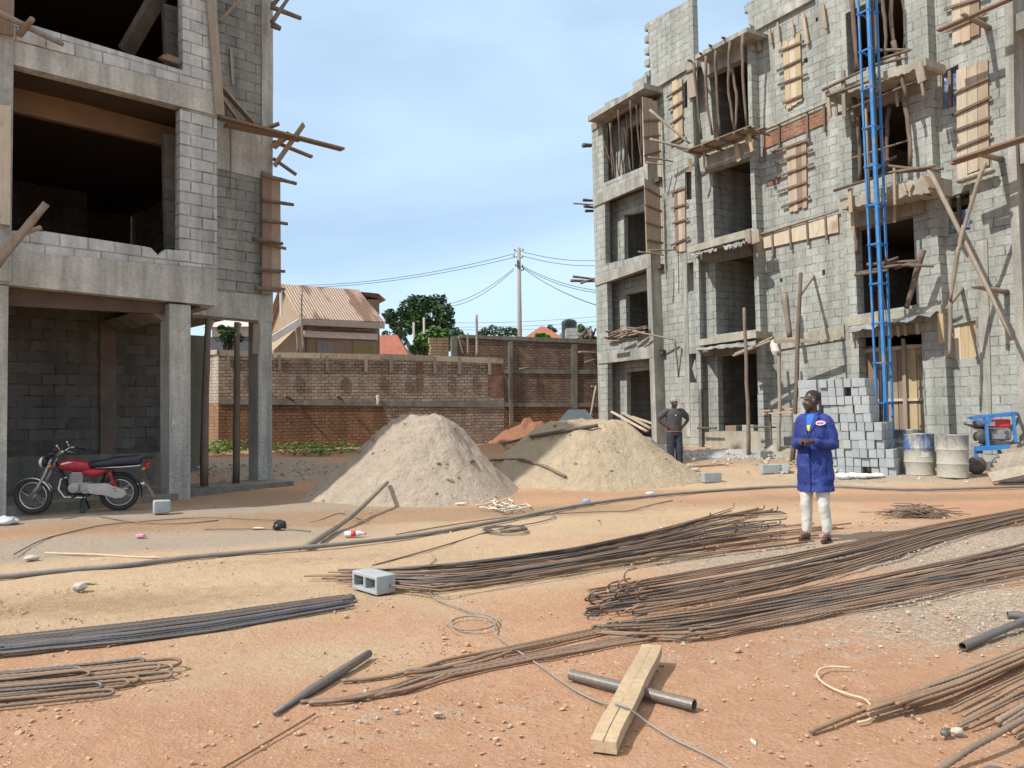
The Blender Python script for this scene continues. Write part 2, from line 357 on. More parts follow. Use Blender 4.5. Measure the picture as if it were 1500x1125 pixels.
col = s.mix(s.ramp(n2, .45, .75, 0, .55), col, (.53, .345, .225))
col = s.mix(s.math('MULTIPLY', msk(sp.outputs[0], n1), .88), col, (.50, .365, .235))
col = s.mix(s.math('MULTIPLY', msk(a.outputs['Alpha'], n1, .4), .85), col, (.34, .285, .225))
col = s.mix(s.math('MULTIPLY', msk(sp.outputs[1], n2, .5), .85), col, (.33, .215, .13))
vo = s.n('ShaderNodeTexVoronoi'); vo.inputs['Scale'].default_value = 30; s.l(s.obj(), vo.inputs[0])
vs_ = s.n('ShaderNodeSeparateColor'); s.l(vo.outputs['Color'], vs_.inputs[0])
gravc = s.mix(vs_.outputs[0], (.62, .53, .42), (.42, .345, .27)); gravc = s.scale(gravc, s.ramp(vo.outputs['Distance'], 0, .7, 1.05, .6))
col = s.mix(s.math('MULTIPLY', msk(sp.outputs[2], n2, .7), .8), col, gravc)
spk = s.math('MULTIPLY', s.math('GREATER_THAN', vs_.outputs[1], .93), s.math('LESS_THAN', vo.outputs['Distance'], .32))
col = s.mix(s.math('MULTIPLY', spk, .5), col, (.58, .45, .33))
col = s.scale(col, s.ramp(n3, .25, .75, .80, 1.17)); col = s.scale(col, s.ramp(n4, .3, .7, .9, 1.08))
h = s.math('ADD', s.math('ADD', s.math('MULTIPLY', n2, 1.6), n3), s.math('MULTIPLY', s.math('SUBTRACT', .6, vo.outputs['Distance']), s.math('ADD', .12, s.math('MULTIPLY', sp.outputs[2], .6))))
s.bump(h, .022, 1)
earth = s.fin(col, s.ramp(sp.outputs[1], .5, 1., .95, .7), spec=.25)
gm.materials.append(earth); go = bpy.data.objects.new('ground', gm); C.objects.link(go); go['kind'] = 'structure'; go['label'] = 'bare red and sandy earth of the building yard'

def ico():
    bm = bmesh.new(); bmesh.ops.create_icosphere(bm, subdivisions=1, radius=1); v = [p.co.copy() for p in bm.verts]; f = [[q.index for q in p.verts] for p in bm.faces]; bm.free(); return v, f
IV, IF = ico()
def stone(mb, p, r, flat=.65):
    a = rnd(0, 6.28); sx, sy, sz = r * rnd(.7, 1.3), r * rnd(.7, 1.2), r * rnd(.45, .9) * flat / .65; sd = rnd(0, 99)
    vs = []
    for q in IV:
        k = 1 + .8 * noise.noise((q.x * 1.3 + sd, q.y * 1.3, q.z * 1.3)); x, y = q.x * sx * k, q.y * sy * k
        vs.append((p[0] + x * math.cos(a) - y * math.sin(a), p[1] + x * math.sin(a) + y * math.cos(a), p[2] + q.z * sz * k + sz * .35))
    mb.add(vs, IF)
mb_r, mb_p = MB(), MB()
for k in range(52000):
    yy = 2.6 + 22 * random.random() ** 1.5; xx = rnd(-.72, .72) * yy
    g = wt((xx, yy), GRAV); pl = .025 + .8 * g + .10 * max(0, noise.noise((xx * 1.3, yy * 1.3, 9))) + .4 * max(0, noise.noise((xx * .9, yy * .9, 2)) - .3)
    if random.random() > pl * (.45 if yy > 9 else 1): continue
    r = abs(random.gauss(0, .0042)) + .0028 + (.009 if random.random() < .03 else 0)
    if yy > 10: r *= 1.9
    stone(mb_p if random.random() < .2 + .7 * g else mb_r, (xx, yy, gz(xx, yy) - .004), r)
st_r = m_noise('stone_red', (.42, .25, .16), (.50, .34, .23), 9, .9, .003, 60, var=0); st_p = m_noise('stone_pale', (.50, .45, .38), (.36, .32, .27), 9, .9, .003, 60, var=0)
o = thing('pebbles', mb_r, st_r, 'small reddish stones strewn over the bare earth', 'pebbles'); o['kind'] = 'stuff'
o = thing('gravel', mb_p, st_p, 'pale gravel chippings strewn over the yard', 'gravel'); o['kind'] = 'stuff'

mb_c = MB()
for k in range(16000):
    yy = 2.5 + 6.5 * random.random() ** 1.2; xx = rnd(-.72, .72) * yy; pv = noise.noise((xx * 1.1 + 3, yy * 1.1, 4)) + .6 * noise.noise((xx * 3.1, yy * 3.1, 8))
    if random.random() > .03 + max(0, pv - .16) * 1.1: continue
    r = .0045 + abs(random.gauss(0, .005)) + (.012 if random.random() < .012 else 0); stone(mb_c, (xx, yy, gz(xx, yy) + .012 * noise.noise((xx * 2.7, yy * 2.7, 3)) * 0 - .006), r, .6)
o = thing('clods', mb_c, m_noise('clod_earth', (.42, .245, .15), (.48, .30, .19), 9, .95, .003, 60, var=0), 'small clods of reddish earth lying in patches on the ground', 'clods'); o['kind'] = 'stuff'
# ------------------------------------------------------------------ sand piles
lumps = []
def pile(name, cx, cy, rx, ry, hgt, mat, label, plat=.18, sd=0, ridge=0, lump=.07, lf=1.0):
    n, m = 150, 46; vs = [(cx, cy, 0)]; fs = []
    def zz(x, y):
        dx, dy = (x - cx) / (rx * lf if x < cx else rx), (y - cy) / ry; r = math.hypot(dx, dy); an = math.atan2(dy, dx)
        r /= 1 + .13 * noise.noise((math.cos(an) * 1.4 + sd, math.sin(an) * 1.4, sd)) + ridge * math.cos(2 * an)
        t = max(0, (1 - r) / (1 - plat)); t = min(1.0, t); t = t * (1 - .22 * (1 - t))
        if t > .8: t = .8 + (t - .8) * .6
        z = hgt * t * 1.1
        z += lump * min(1, t * 3) * (noise.noise((x * 1.6, y * 1.6, sd)) + .6 * noise.noise((x * 4.5, y * 4.5, sd)) + .45 * noise.noise((x * 11, y * 11, sd + 2)) + .25 * noise.noise((x * 24, y * 24, sd + 4)))
        return gz(x, y) + z - .05
    for j in range(1, m + 1):
        for i in range(n):
            a = 2 * math.pi * i / n; k = 1.18 * j / m; vs.append((cx + rx * (lf if math.cos(a) < 0 else 1) * k * math.cos(a), cy + ry * k * math.sin(a), 0))
    vs = [(x, y, zz(x, y)) for x, y, _ in vs]
    for i in range(n): fs.append((0, 1 + i, 1 + (i + 1) % n))
    for j in range(m - 1):
        for i in range(n): a, b = 1 + j * n, 1 + (j + 1) * n; k = (i + 1) % n; fs.append((a + i, b + i, b + k, a + k))
    mb = MB(); mb.add(vs, fs); o = thing(name, mb, mat, label, 'sand pile', smooth=True)
    for k in range(200):
        a = rnd(0, 6.283); r_ = rnd(.1, 1.02) ** .6; x, y = cx + rx * (lf if math.cos(a) < 0 else 1) * r_ * math.cos(a), cy + ry * r_ * math.sin(a)
        if noise.noise((x * 1.2, y * 1.2, sd + 7)) < .1: continue
        lm = MB() if not lumps else lumps[0]
        if not lumps: lumps.append(lm)
        stone(lm, (x, y, zz(x, y) - .008), .008 + abs(random.gauss(0, .018)), .8)
    return zz
def m_sand(name, c1, c2, c3):
    s = N(name); n1 = s.noise(1.3, 6, .6); n2 = s.noise(7, 6, .7); n3 = s.noise(60, 4, .7)
    col = s.mix(s.ramp(n1, .35, .65), c1, c2); col = s.mix(s.ramp(n2, .52, .72, 0, .7), col, c3); col = s.scale(col, s.ramp(n3, .2, .8, .84, 1.14))
    n5 = s.noise(3.2, 6, .75, dist=.6); s.bump(s.math('ADD', s.math('ADD', s.math('MULTIPLY', n2, 1.5), s.math('MULTIPLY', n3, .5)), s.math('MULTIPLY', n5, 2.)), .07, 1); return s.fin(col, .95, spec=.15)
sand_g = m_sand('sand_grey', (.60, .49, .385), (.53, .43, .335), (.38, .29, .21))
sand_y = m_sand('sand_yellow', (.61, .48, .325), (.55, .44, .315), (.45, .345, .225))
pl = G(598, 733); pile_l = pile('sand_pile', -1.68, 15.2, 1.92, 1.95, 1.50, sand_g, 'tall pile of greyish plaster sand with a flattened top, left of the two', .20, 3.1, lump=.085, lf=1.28)
pile_r = pile('sand_pile', 1.62, 17.4, 2.6, 2.15, 1.24, sand_y, 'broad lower pile of yellowish sand beside the brick wall, right of the two', .30, 8.3, lump=.075)
o = thing('sand_lumps', lumps[0], m_sand('sand_lump', (.50, .40, .28), (.42, .33, .23), (.32, .24, .16)), 'small clumps of sand lying on the two sand piles', 'sand clumps'); o['kind'] = 'stuff'
# ------------------------------------------------------------------ building on the right
_o = Y(1110, 560, 23.0); RB = Frame((_o.x, _o.y), (.5195, -.8545))
def P(fr, d, pts): return [(q.x, q.z) for q in (fr.at(x, y, d) for x, y in pts)]
def plate(fr, d, back, pts, holes=(), mb=None):
    mb = mb or MB(); mb.prism(P(fr, d, pts), d, back, [P(fr, d, h) for h in holes]); return mb
rb = empty('unfinished_building', label='unfinished four storey grey block building on the right, timber formwork still on its front', cat='building', m=RB.m)
def rp(name, mb, mat, **k): return part(name, mb, mat, rb, **k)
def rpl(name, d, back, pts, holes=(), mat=block_g): return rp(name, plate(RB, d, back, pts, holes), mat)
TD = -.4                                                    # the end tower stands proud of the front
tower_holes = [[(883.6, 177.8), (939.6, 145.8), (944, 243), (884.4, 268)], [(886, 293.3), (944, 270), (948, 371.6), (887, 386.7)],
               [(889, 413.3), (950, 392), (954, 491), (891, 500)], [(889.8, 531.6), (955, 523), (962, 668), (891, 668)]]
rpl('tower_wall', TD, TD + .22, [(866.5, 186), (941, 140), (952, 400), (963, 668), (878.5, 668)], tower_holes)
def band(pts, d, t, name='beam', mat=conc): return rp(name, plate(RB, d, d + t, pts), mat)
band([(868, 287), (944, 253), (945, 270), (869, 303)], TD - .05, .12)
band([(871, 405), (951, 376), (952, 391), (871.5, 419)], TD - .04, .12)
band([(875, 518), (956, 506), (957, 524), (875.5, 533)], TD - .04, .12)
band([(939.6, 146), (945, 143), (963, 668), (955.5, 668)], TD - .03, .5, 'column')
band([(866, 182), (941, 138), (941.5, 147), (866.5, 192)], TD - .05, .12, 'beam', plank_g)
rp('roof_slab', plate(RB, TD - .45, 2.5, [(861, 170), (943, 121), (943, 129), (861, 178)]), conc)
rp('parapet', plate(RB, TD + .3, TD + .5, [(926, 121), (947, 109), (947, 122), (926, 135)]), block_g)
xl = RB.at(870, 400, TD).x; xr = RB.at(952, 400, TD).x
ztop = RB.at(866, 178, TD).z
m = MB(); m.box(xl + .004, xl + .2, TD + .224, 7, 0, ztop - .05); rp('end_wall', m, block_g)
m = MB(); m.box(xr + .3, xr + .5, .25, 5, 0, ztop - .1); rp('partition', m, block_b)
for (a, b) in (((866, 184), (939, 146)), ((869, 296), (944, 264)), ((871, 412), (951, 384)), ((875, 526), (956, 515))):
    z = RB.at(a[0], a[1], TD).z; m = MB(); m.box(xl + .2, xr + .28, TD + .23, 6, z - .05, z + .1); rp('floor_slab', m, soffit)
# inner wall of the tower balconies with its door openings
bk = [(886, 150), (965, 120), (969, 300), (975, 660), (886, 660)]
hl = [[(914, 190), (949, 176), (951, 262), (915, 274)], [(914, 316), (949, 308), (952, 378), (915, 388)], [(916.5, 432), (953, 424), (956, 494), (918, 500)], [(918, 545), (957, 541), (960, 640), (919, 640)]]
rp('balcony_wall', plate(RB, .15, .33, bk, hl), block_g)
m = MB()
for q in ([(900, 150), (934, 140), (935.5, 640), (901, 640)],): m.prism(P(RB, 2.4, q), 2.4, 2.55)
rp('partition', m, block_b)
m = MB(); m.prism(P(RB, 3.2, [(930, 180), (965, 170), (965, 338), (930, 340)]), 3.2, 3.3); m.prism(P(RB, 3.2, [(930, 380), (965, 378), (965, 436), (930, 438)]), 3.2, 3.3); m.prism(P(RB, 3.2, [(930, 505), (965, 505), (965, 660), (930, 660)]), 3.2, 3.3); rp('partition', m, block_b)
# the main front, left half
winA = [[(1001, 123), (1007, 116), (1007, 157), (1001, 160)], [(1003, 252), (1012.9, 251), (1013, 292), (1004, 293)], [(1005, 386), (1015.5, 383.5), (1016.5, 426), (1006, 429)], [(1008.4, 518.7), (1019.5, 517.4), (1020.5, 560.4), (1009, 560.4)]]
rpl('wall', 0, .09, [(940, 136), (1012.5, 94), (1014.7, 160), (1018, 269), (1023, 376), (1027, 571), (1029, 672), (960, 672)], winA)
rpl('wall_core', .093, .3, [(940, 136), (1012.5, 94), (1014.7, 160), (1018, 269), (1023, 376), (1027, 571), (1029, 672), (960, 672)], [[(h[0][0] - 12, h[0][1]), (h[1][0] + 1, h[1][1]), (h[2][0] + 1, h[2][1]), (h[3][0] - 12, h[3][1])] for h in winA])
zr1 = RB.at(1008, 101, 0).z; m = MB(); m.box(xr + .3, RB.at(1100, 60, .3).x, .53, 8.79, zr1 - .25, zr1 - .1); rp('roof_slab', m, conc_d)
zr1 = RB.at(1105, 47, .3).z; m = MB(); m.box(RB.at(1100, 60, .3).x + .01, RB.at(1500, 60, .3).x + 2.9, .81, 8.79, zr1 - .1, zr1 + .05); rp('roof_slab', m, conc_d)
m = plate(RB, .02, .1, [(1014, 540), (1018, 526), (1020, 545), (1019, 556), (1016, 548)]); rp('torn_sheet', m, tin)
rp('parapet_wall', plate(RB, -.02, .2, [(948.5, 33), (1014, -3), (1016.5, 84), (953.8, 119)]), block_g)
for k in range(5):
    m = MB(); q = RB.at(950, 38 + k * 17.5, 0); m.box(q.x - .2, q.x + .06, -.015, .19, q.z - .105, q.z + .105); rp('toothing_block', m, block_g)
rpl('ring_beam', -.1, .3, [(953.8, 119), (1016, 83), (1017, 95), (955, 132)], mat=conc)
rpl('column', -.02, .28, [(999.5, 300), (1004, 299), (1009, 520), (1011.5, 640), (1004, 640), (1002, 430)], mat=conc)
rpl('column', -.015, .28, [(962.6, 160), (966.5, 158), (971, 378), (968.5, 380)], mat=plank_p)
# recess and loggia
logg = [[(1039, 108), (1094, 80), (1097, 189), (1046, 208)], [(1043.6, 247), (1100, 229), (1102, 334), (1046, 349)], [(1047.5, 383), (1105, 371), (1109, 482.5), (1049.5, 490)], [(1050.5, 522), (1110, 516), (1115, 631.5), (1053, 631.5)]]
rpl('wall', .3, .52, [(1004, 100), (1098, 48), (1101, 190), (1107, 340), (1118, 672), (1016, 672)], logg)
for i, h in enumerate(logg):
    q = [RB.at(x, y, .3) for x, y in h]; zt, zb = q[0].z + .1, q[3].z - .1
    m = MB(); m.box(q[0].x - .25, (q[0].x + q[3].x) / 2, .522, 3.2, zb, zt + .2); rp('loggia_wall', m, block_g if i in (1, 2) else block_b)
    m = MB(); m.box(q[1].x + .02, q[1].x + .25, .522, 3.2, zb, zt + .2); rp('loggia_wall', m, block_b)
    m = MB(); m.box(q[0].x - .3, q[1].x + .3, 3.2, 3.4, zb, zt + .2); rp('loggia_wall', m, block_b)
    m = MB(); m.box(q[0].x - .28, q[1].x + .3, .524, 3.19, zt - .02, zt + .14); rp('floor_slab', m, soffit)
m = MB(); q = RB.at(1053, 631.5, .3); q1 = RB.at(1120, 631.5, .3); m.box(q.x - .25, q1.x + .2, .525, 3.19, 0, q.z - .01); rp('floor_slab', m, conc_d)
rpl('plinth', .12, .29, [(1031, 633), (1119, 632), (1121, 672), (1031, 672)], mat=conc_y)
# pilasters
rpl('pilaster', 0, .31, [(1094, 40), (1099, 36), (1103.5, 225), (1110, 370), (1117, 560), (1121, 655), (1115, 655), (1110, 560), (1104.5, 400), (1098, 225)])
rpl('pilaster', 0, .302, [(1022.5, 571), (1027, 571), (1029, 672), (1024, 672)], mat=conc_d)
# slabs of the loggias
rpl('balcony_slab', -.4, .28, [(1019, 498), (1107, 485), (1107.5, 494.5), (1019.5, 507)], mat=conc_y)
rpl('balcony_slab', -.4, .28, [(1013, 360), (1094, 337), (1096, 347), (1011, 370)], mat=conc_y)
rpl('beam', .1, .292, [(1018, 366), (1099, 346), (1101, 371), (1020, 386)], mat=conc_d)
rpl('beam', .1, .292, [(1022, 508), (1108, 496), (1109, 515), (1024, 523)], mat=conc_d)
rpl('beam', -.1, .29, [(1024, 232), (1098, 204), (1098, 229), (1026, 252)], mat=conc)
rpl('beam', .0, .292, [(1026, 92), (1085, 62), (1087, 86), (1032, 112)], mat=conc)
rpl('roof_slab', -.6, 6.0, [(1018, 80), (1094, 40), (1094, 46), (1018, 87)], mat=conc)
# middle and right half
rpl('wall', .3, .52, [(1096, 52), (1222, -14), (1230, 180), (1240, 460), (1250, 672), (1112, 672)], [[(1142, 408), (1146, 407), (1146.5, 413), (1142.5, 414)], [(1144.5, 440), (1148.5, 439.5), (1149, 445), (1145, 445.5)], [(1177, 86), (1183, 84), (1183.5, 91), (1177.5, 93)], [(1204, 396), (1208.5, 395), (1209, 403), (1204.5, 404)], [(1194.5, 26), (1198, 25), (1198.5, 31), (1195, 32)]], mat=block_g)
rpl('ring_beam', .18, .299, [(1099, 34), (1190, -14), (1190, -1), (1100, 48)], mat=conc)
rpl('parapet_wall', .22, .42, [(1094, 5), (1250, -85), (1250, -45), (1096.5, 36)])
m = MB(); q = RB.at(1094, 12, .22); m.box(q.x - .12, q.x + .05, .225, .4, q.z - .1, q.z + .1); rp('toothing_block', m, block_g)
rpl('beam', .25, .297, [(1112, 500), (1236, 476), (1237, 496), (1113, 517)], mat=conc_y)
hoist = [[(1238.5, 20), (1324, -24), (1326.5, 72), (1242, 112)], [(1246.5, 165), (1328.5, 140), (1333.5, 244), (1248.5, 270)], [(1251.5, 336), (1337.5, 314), (1343, 446), (1256, 461)], [(1257.5, 494), (1350, 488), (1356, 690), (1262, 690)]]
wc = [(1221, -30), (1353, -100), (1359.5, 50), (1363.5, 178), (1369, 287), (1378.5, 410), (1391, 640), (1393, 700), (1244, 690), (1238.5, 415), (1225, 130)]
rpl('wall', 0, .30, wc, hoist)
for i, h in enumerate(hoist):
    q = [RB.at(x, y, 0) for x, y in h]; zt, zb = q[0].z + .12, q[3].z - .1
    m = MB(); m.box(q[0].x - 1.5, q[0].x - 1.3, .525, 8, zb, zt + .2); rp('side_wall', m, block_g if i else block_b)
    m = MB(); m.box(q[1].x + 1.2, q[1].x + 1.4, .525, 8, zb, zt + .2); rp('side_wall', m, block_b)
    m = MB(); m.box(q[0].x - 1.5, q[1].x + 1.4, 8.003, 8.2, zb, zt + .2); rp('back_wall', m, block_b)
    m = MB(); m.box(q[0].x - 1.29, q[1].x + 1.19, .525, 7.99, zt - .02, zt + .14); rp('floor_slab', m, soffit)
q = RB.at(1238, -20, 0); m = MB(); m.box(q.x - .3, q.x + 4, .304, 8, q.z + 1.2, q.z + 1.4); rp('roof_slab', m, conc)
rpl('lintel', -.12, .28, [(1236, 465), (1378, 446), (1379, 459), (1241, 478)], mat=conc_y)
rpl('beam', .02, .28, [(1244, 480), (1350, 466), (1350, 487), (1257, 492)], mat=plank_g)
def ragged(d, back, top, bot, n=26, amp=.05):
    a, b = RB.at(*top[0], d), RB.at(*top[1], d); c, e = RB.at(*bot[0], d), RB.at(*bot[1], d); T = []; B = []
    for i in range(n + 1):
        t = i / n; T.append((a.x + (b.x - a.x) * t, a.z + (b.z - a.z) * t + rnd(-amp, amp) * .5)); B.append((c.x + (e.x - c.x) * t, c.z + (e.z - c.z) * t + rnd(-amp, amp)))
    m = MB(); m.prism(T + B[::-1], d, back); return m
rp('balcony_slab', ragged(-.8, -.003, [(1206, 135), (1356, 84)], [(1208, 147), (1357, 96)], n=50, amp=.03), conc_y)
rp('balcony_slab', ragged(-.8, -.003, [(1226, 293), (1366, 256)], [(1227, 307), (1366, 280)], n=50, amp=.04), conc_y)
rpl('beam', -.15, -.003, [(1241, 160), (1345, 118), (1346, 132), (1243, 172)], mat=plank_g)
rpl('beam', -.15, -.003, [(1246, 313), (1350, 290), (1351, 312), (1249, 334)], mat=plank_g)
# wall to the right of the hoist
winD = [[(1377, 107), (1404, 94), (1401.5, 155), (1378, 162)], [(1387, 290), (1420, 278), (1421, 335), (1388, 345)], [(1395, 477), (1429, 469), (1431, 522), (1398, 529)]]
rpl('wall', .3, .52, [(1345, -110), (1478, -190), (1480, 100), (1492, 320), (1520, 720), (1384, 705), (1370, 400), (1355, 120)], winD)
for k, h in enumerate(winD):
    t = empty('window', label=('window opening closed with blue plastic sheet', 'window opening half closed with blue plastic sheet', 'window opening boarded with yellowish planks')[k]); t.parent = rb
    xs = [a for a, b in h]; x0, x1 = h[0][0], h[1][0]
    if k < 2:
        y0 = h[0][1] if k == 0 else h[0][1] + 24; y1 = h[1][1] if k == 0 else h[1][1] + 27
        m = MB(); A, B2, C2, D2 = RB.at(x0, y0, .42), RB.at(x1, y1, .42), RB.at(*h[2], .42), RB.at(*h[3], .42); nn = 10; vs = []; fs = []
        for j in range(nn + 1):
            for i in range(nn + 1):
                u, v = i / nn, j / nn; p = A.lerp(B2, u).lerp(D2.lerp(C2, u), v); p.y += .05 * noise.noise((i * .9, j * .7, k * 5.)); vs.append(p)
        for j in range(nn):
            for i in range(nn): a = j * (nn + 1) + i; fs.append((a, a + nn + 1, a + nn + 2, a + 1))
        m.add(vs, fs); part('plastic_sheet', m, m_noise('blue_sheet', (.10, .15, .30), (.22, .27, .40), 6, .25, .01, 20, var=0), t)
        xm = (x0 + x1) / 2 + 1; m = MB(); m.beam(RB.at(xm, (h[0][1] + h[1][1]) / 2, .36), RB.at(xm + 1, (h[2][1] + h[3][1]) / 2, .36), .07, .07); part('stud', m, bark, t)
        m = MB(); m.beam(RB.at(x0 + 1.5, h[0][1], .36), RB.at(x0 + 2, h[3][1], .36), .07, .07); part('stud', m, plank_t, t)
    else:
        for i in range(3):
            a = i / 3; b = (i + 1) / 3 - .01; pt = lambda f, l: (h[0 if l == 0 else 3][0] + (h[1 if l == 0 else 2][0] - h[0 if l == 0 else 3][0]) * f, h[0 if l == 0 else 3][1] + (h[1 if l == 0 else 2][1] - h[0 if l == 0 else 3][1]) * f)
            part('board', plate(RB, .36 + .01 * i, .40 + .01 * i, [pt(a, 0), pt(b, 0), pt(b, 1), pt(a, 1)]), plank_y if i else plank_p, t)
    zc = RB.at(x0, h[3][1], .3).z; ww = MB(); ww.box(RB.at(x0, h[0][1], .3).x - .1, RB.at(x1, h[1][1], .3).x + .1, 1.6, 1.65, zc - .2, zc + 1.7); part('dark_room', ww, block_b, t)  # thin panel in the shaded block colour stands in for the room's darkness
rpl('column', .27, .5, [(1431, 355), (1446, 350), (1453, 640), (1438, 640)], mat=conc)
rpl('column', -.0, .6, [(1469, -120), (1482, -128), (1486, 178), (1491, 287), (1495, 370), (1511, 720), (1496, 720), (1484, 400), (1474, 178)], mat=conc)
oh = [[(1499, 40), (1560, 5), (1565, 130), (1501, 150)], [(1504, 210), (1565, 190), (1570, 330), (1508, 340)]]
rpl('wall', .6, .8, [(1485, -120), (1600, -190), (1610, 720), (1500, 720)], oh)
q = RB.at(1483, 27, .25); m = MB(); q2 = RB.at(1484, 52, .25); m.box(q.x + .12, q.x + 3, .1, .59, q2.z, q.z); rp('beam', m, conc)
q = RB.at(1490, 215, .25); m = MB(); q2 = RB.at(1490, 244, .25); m.box(q.x + .12, q.x + 3, .1, .59, q2.z, q.z); rp('beam', m, conc)
m = MB(); m.box(q.x - .5, q.x + 3, 3.5, 3.7, 0, 14); rp('back_wall', m, block_b)
# back and far end, so the house is closed
m = MB(); m.box(xr + .5, q.x + 3.5, 8.8, 9, 0, 12.5); rp('rear_wall', m, block_g)
for (px, py) in ((1107, 490), (1107, 342), (1100, 200)):
    z = RB.at(px, py, 0).z; m = MB(); m.box(xr + .52, q.x + 2.9, 8.22, 8.78, z - .12, z + .06); rp('floor_slab', m, conc_d)

# brick band and boards on the middle wall
rpl('brick_band', .262, .298, [(1116, 198), (1210, 158), (1211, 180), (1117, 219)], mat=brick_o)
rpl('brick_patch', .285, .299, [(1124, 265), (1141, 260), (1141.5, 268), (1125, 273)], mat=brick_o)

# ------------------------------------------------------------------ formwork, poles and planks on that building
def lerp(a, b, t): return (a[0] + (b[0] - a[0]) * t, a[1] + (b[1] - a[1]) * t)
def panel(fr, d, quad, np_, bats, mat, label, group=None, over=.25, th=.035, bmat=None, cat='formwork'):
    """vertical boards (quad TL TR BR BL of the photo) held by cross battens at the given heights"""
    q = [fr.at(x, y, d) for x, y in quad]; o = (q[0] + q[2]) / 2; o.z = min(q[2].z, q[3].z)
    root = empty('board_formwork', label=label, cat=cat, group=group, m=fr.m @ Matrix.Translation(o))
    for i in range(np_):
        a, b = i / np_, (i + 1) / np_ - .012; m = MB(); e = rnd(-.06, .06); e2 = rnd(-.06, .06)
        T0, T1, B0, B1 = q[0].lerp(q[1], a), q[0].lerp(q[1], b), q[3].lerp(q[2], a), q[3].lerp(q[2], b)
        m.prism([(B0.x - o.x, B0.z - o.z + e), (B1.x - o.x, B1.z - o.z + e), (T1.x - o.x, T1.z - o.z + e2), (T0.x - o.x, T0.z - o.z + e2)], rnd(-.006, .006), th); part('board', m, mat[i % len(mat)], root)
    for t in bats:
        L, Rr = q[0].lerp(q[3], t), q[1].lerp(q[2], t); dd = (Rr - L).normalized(); L = L - dd * (over * rnd(.3, 1)); Rr = Rr + dd * (over * rnd(.1, .9))
        m = MB(); z = rnd(-.05, .05); m.beam(L - o + Vector((0, -.03, z)), Rr - o + Vector((0, -.03, -z * .5 + rnd(-.03, .03))), .045, .06); part('batten', m, bmat or bark, root)
    return root
GF = 'board panels nailed over the columns of the right building'
panel(RB, .24, [(1146, 62), (1172, 50), (1175, 150), (1152, 160)], 3, [.12, .38, .62, .9], [plank_y, plank_p, plank_y], 'tall yellow board panel, topmost on the wall between loggias and blue hoist', GF)
panel(RB, .24, [(1151, 212), (1181, 202), (1182, 303), (1156, 314)], 4, [.04, .2, .42, .64, .86], [plank_t, plank_p, plank_r], 'brown streaked board panel below the red brick band', GF, over=.5)
panel(RB, -.06, [(984, 122), (999, 114), (1000, 203), (988, 212)], 2, [.18, .4, .63, .95], [plank_y, plank_t], 'narrow yellow board panel under the tall block parapet', GF)
panel(RB, -.06, [(987, 278), (1003, 274), (1004, 365), (990, 370)], 3, [.02, .28, .52, .85], [plank_r, plank_p, plank_t], 'narrow brown board panel between tower and loggias, one storey lower', GF)
panel(RB, .24, [(1401, 106), (1447, 88), (1449, 243), (1402, 262)], 3, [.18, .38, .55, .72], [plank_p, plank_p, plank_t], 'wide pale board panel right of the blue sheeted window', GF, over=.1)
panel(RB, .24, [(1393, -30), (1434, -48), (1435, 50), (1395, 66)], 3, [.45, .75], [plank_p, plank_t, plank_r], 'pale board panel at the top edge of the picture above the blue sheeted window', GF)
xT = RB.at(963, 560, TD).x
RT = Frame(RB.w((xT + .02, TD - .03, 0)).xy, RB.v.xy)
panel(RT, -.06, [(941, 142), (963, 146), (967, 232), (945, 240)], 3, [.35, .62, .88], [plank_g, plank_g, plank_t], 'grey brown board shutter on the top corner column of the end tower', GF, over=.05)
panel(RT, -.06, [(944, 262), (967, 276), (970, 372), (948, 370)], 3, [.12, .36, .6, .84], [plank_t, plank_g, plank_t], 'brown board shutter on the corner column of the end tower, lower of two', GF, over=.05)
panel(RB, -.1, [(1006, 97), (1021, 89), (1021, 142), (1007, 146)], 1, [.2], [plank_g], 'short dark board hanging beside the top loggia', None, over=0)
# cleats over the bands
def sticks(name, L, mat, label, cat, group=None, fr=RB, sq=False, r=.03, bend=.0, n=6):
    for k, (x1, y1, d1, x2, y2, d2, *rr) in enumerate(L):
        a, b = fr.at(x1, y1, d1), fr.at(x2, y2, d2); m = MB(); q = rr[0] if rr else r
        if sq: m.beam(a, b, q * 2, min(q * 1.2, .045))
        else:
            pts = []; N_ = 7; e = [rnd(-bend, bend), rnd(-bend, bend)]
            for i in range(N_ + 1):
                t = i / N_; p = a.lerp(b, t); w_ = math.sin(math.pi * t); p += Vector((e[0] * w_ + rnd(-1, 1) * bend * .2, e[1] * w_ * .5, 0)); pts.append(p)
            m.tube(pts, [q * (1.08 - .3 * i / N_) * rnd(.93, 1.07) for i in range(N_ + 1)], n)
        thing(name, m, mat, label if isinstance(label, str) else label[k], cat, group, frame=fr, smooth=not sq)
sticks('cleat', [(x, 190 - (x - 1116) * .42, .22, x + 1, 232 - (x - 1116) * .42, .22) for x in (1118, 1141, 1182, 1207)], bark, 'short upright timber cleat across the red brick band', 'cleat', 'cleats across the red brick band', sq=True)
sticks('cleat', [(x, 344 - (x - 1116) * .29, .22, x + 2, 378 - (x - 1116) * .29, .22) for x in (1131, 1157, 1182, 1209)], bark, 'short upright timber cleat across the pale board band over the first floor', 'cleat', 'cleats across the pale board band', sq=True)
sticks('cleat', [(1100 + i * 0, 0, 0, 0, 0, 0) for i in range(0)], bark, '', '')
sticks('rail_pole', [(1114, 193, .2, 1232, 141, .2), (1116, 343, .2, 1228, 308, .2)], bark_p, ['pale pole lying along the top of the red brick band', 'pale pole lying along the top of the pale board band'], 'pole', r=.04, bend=.03)
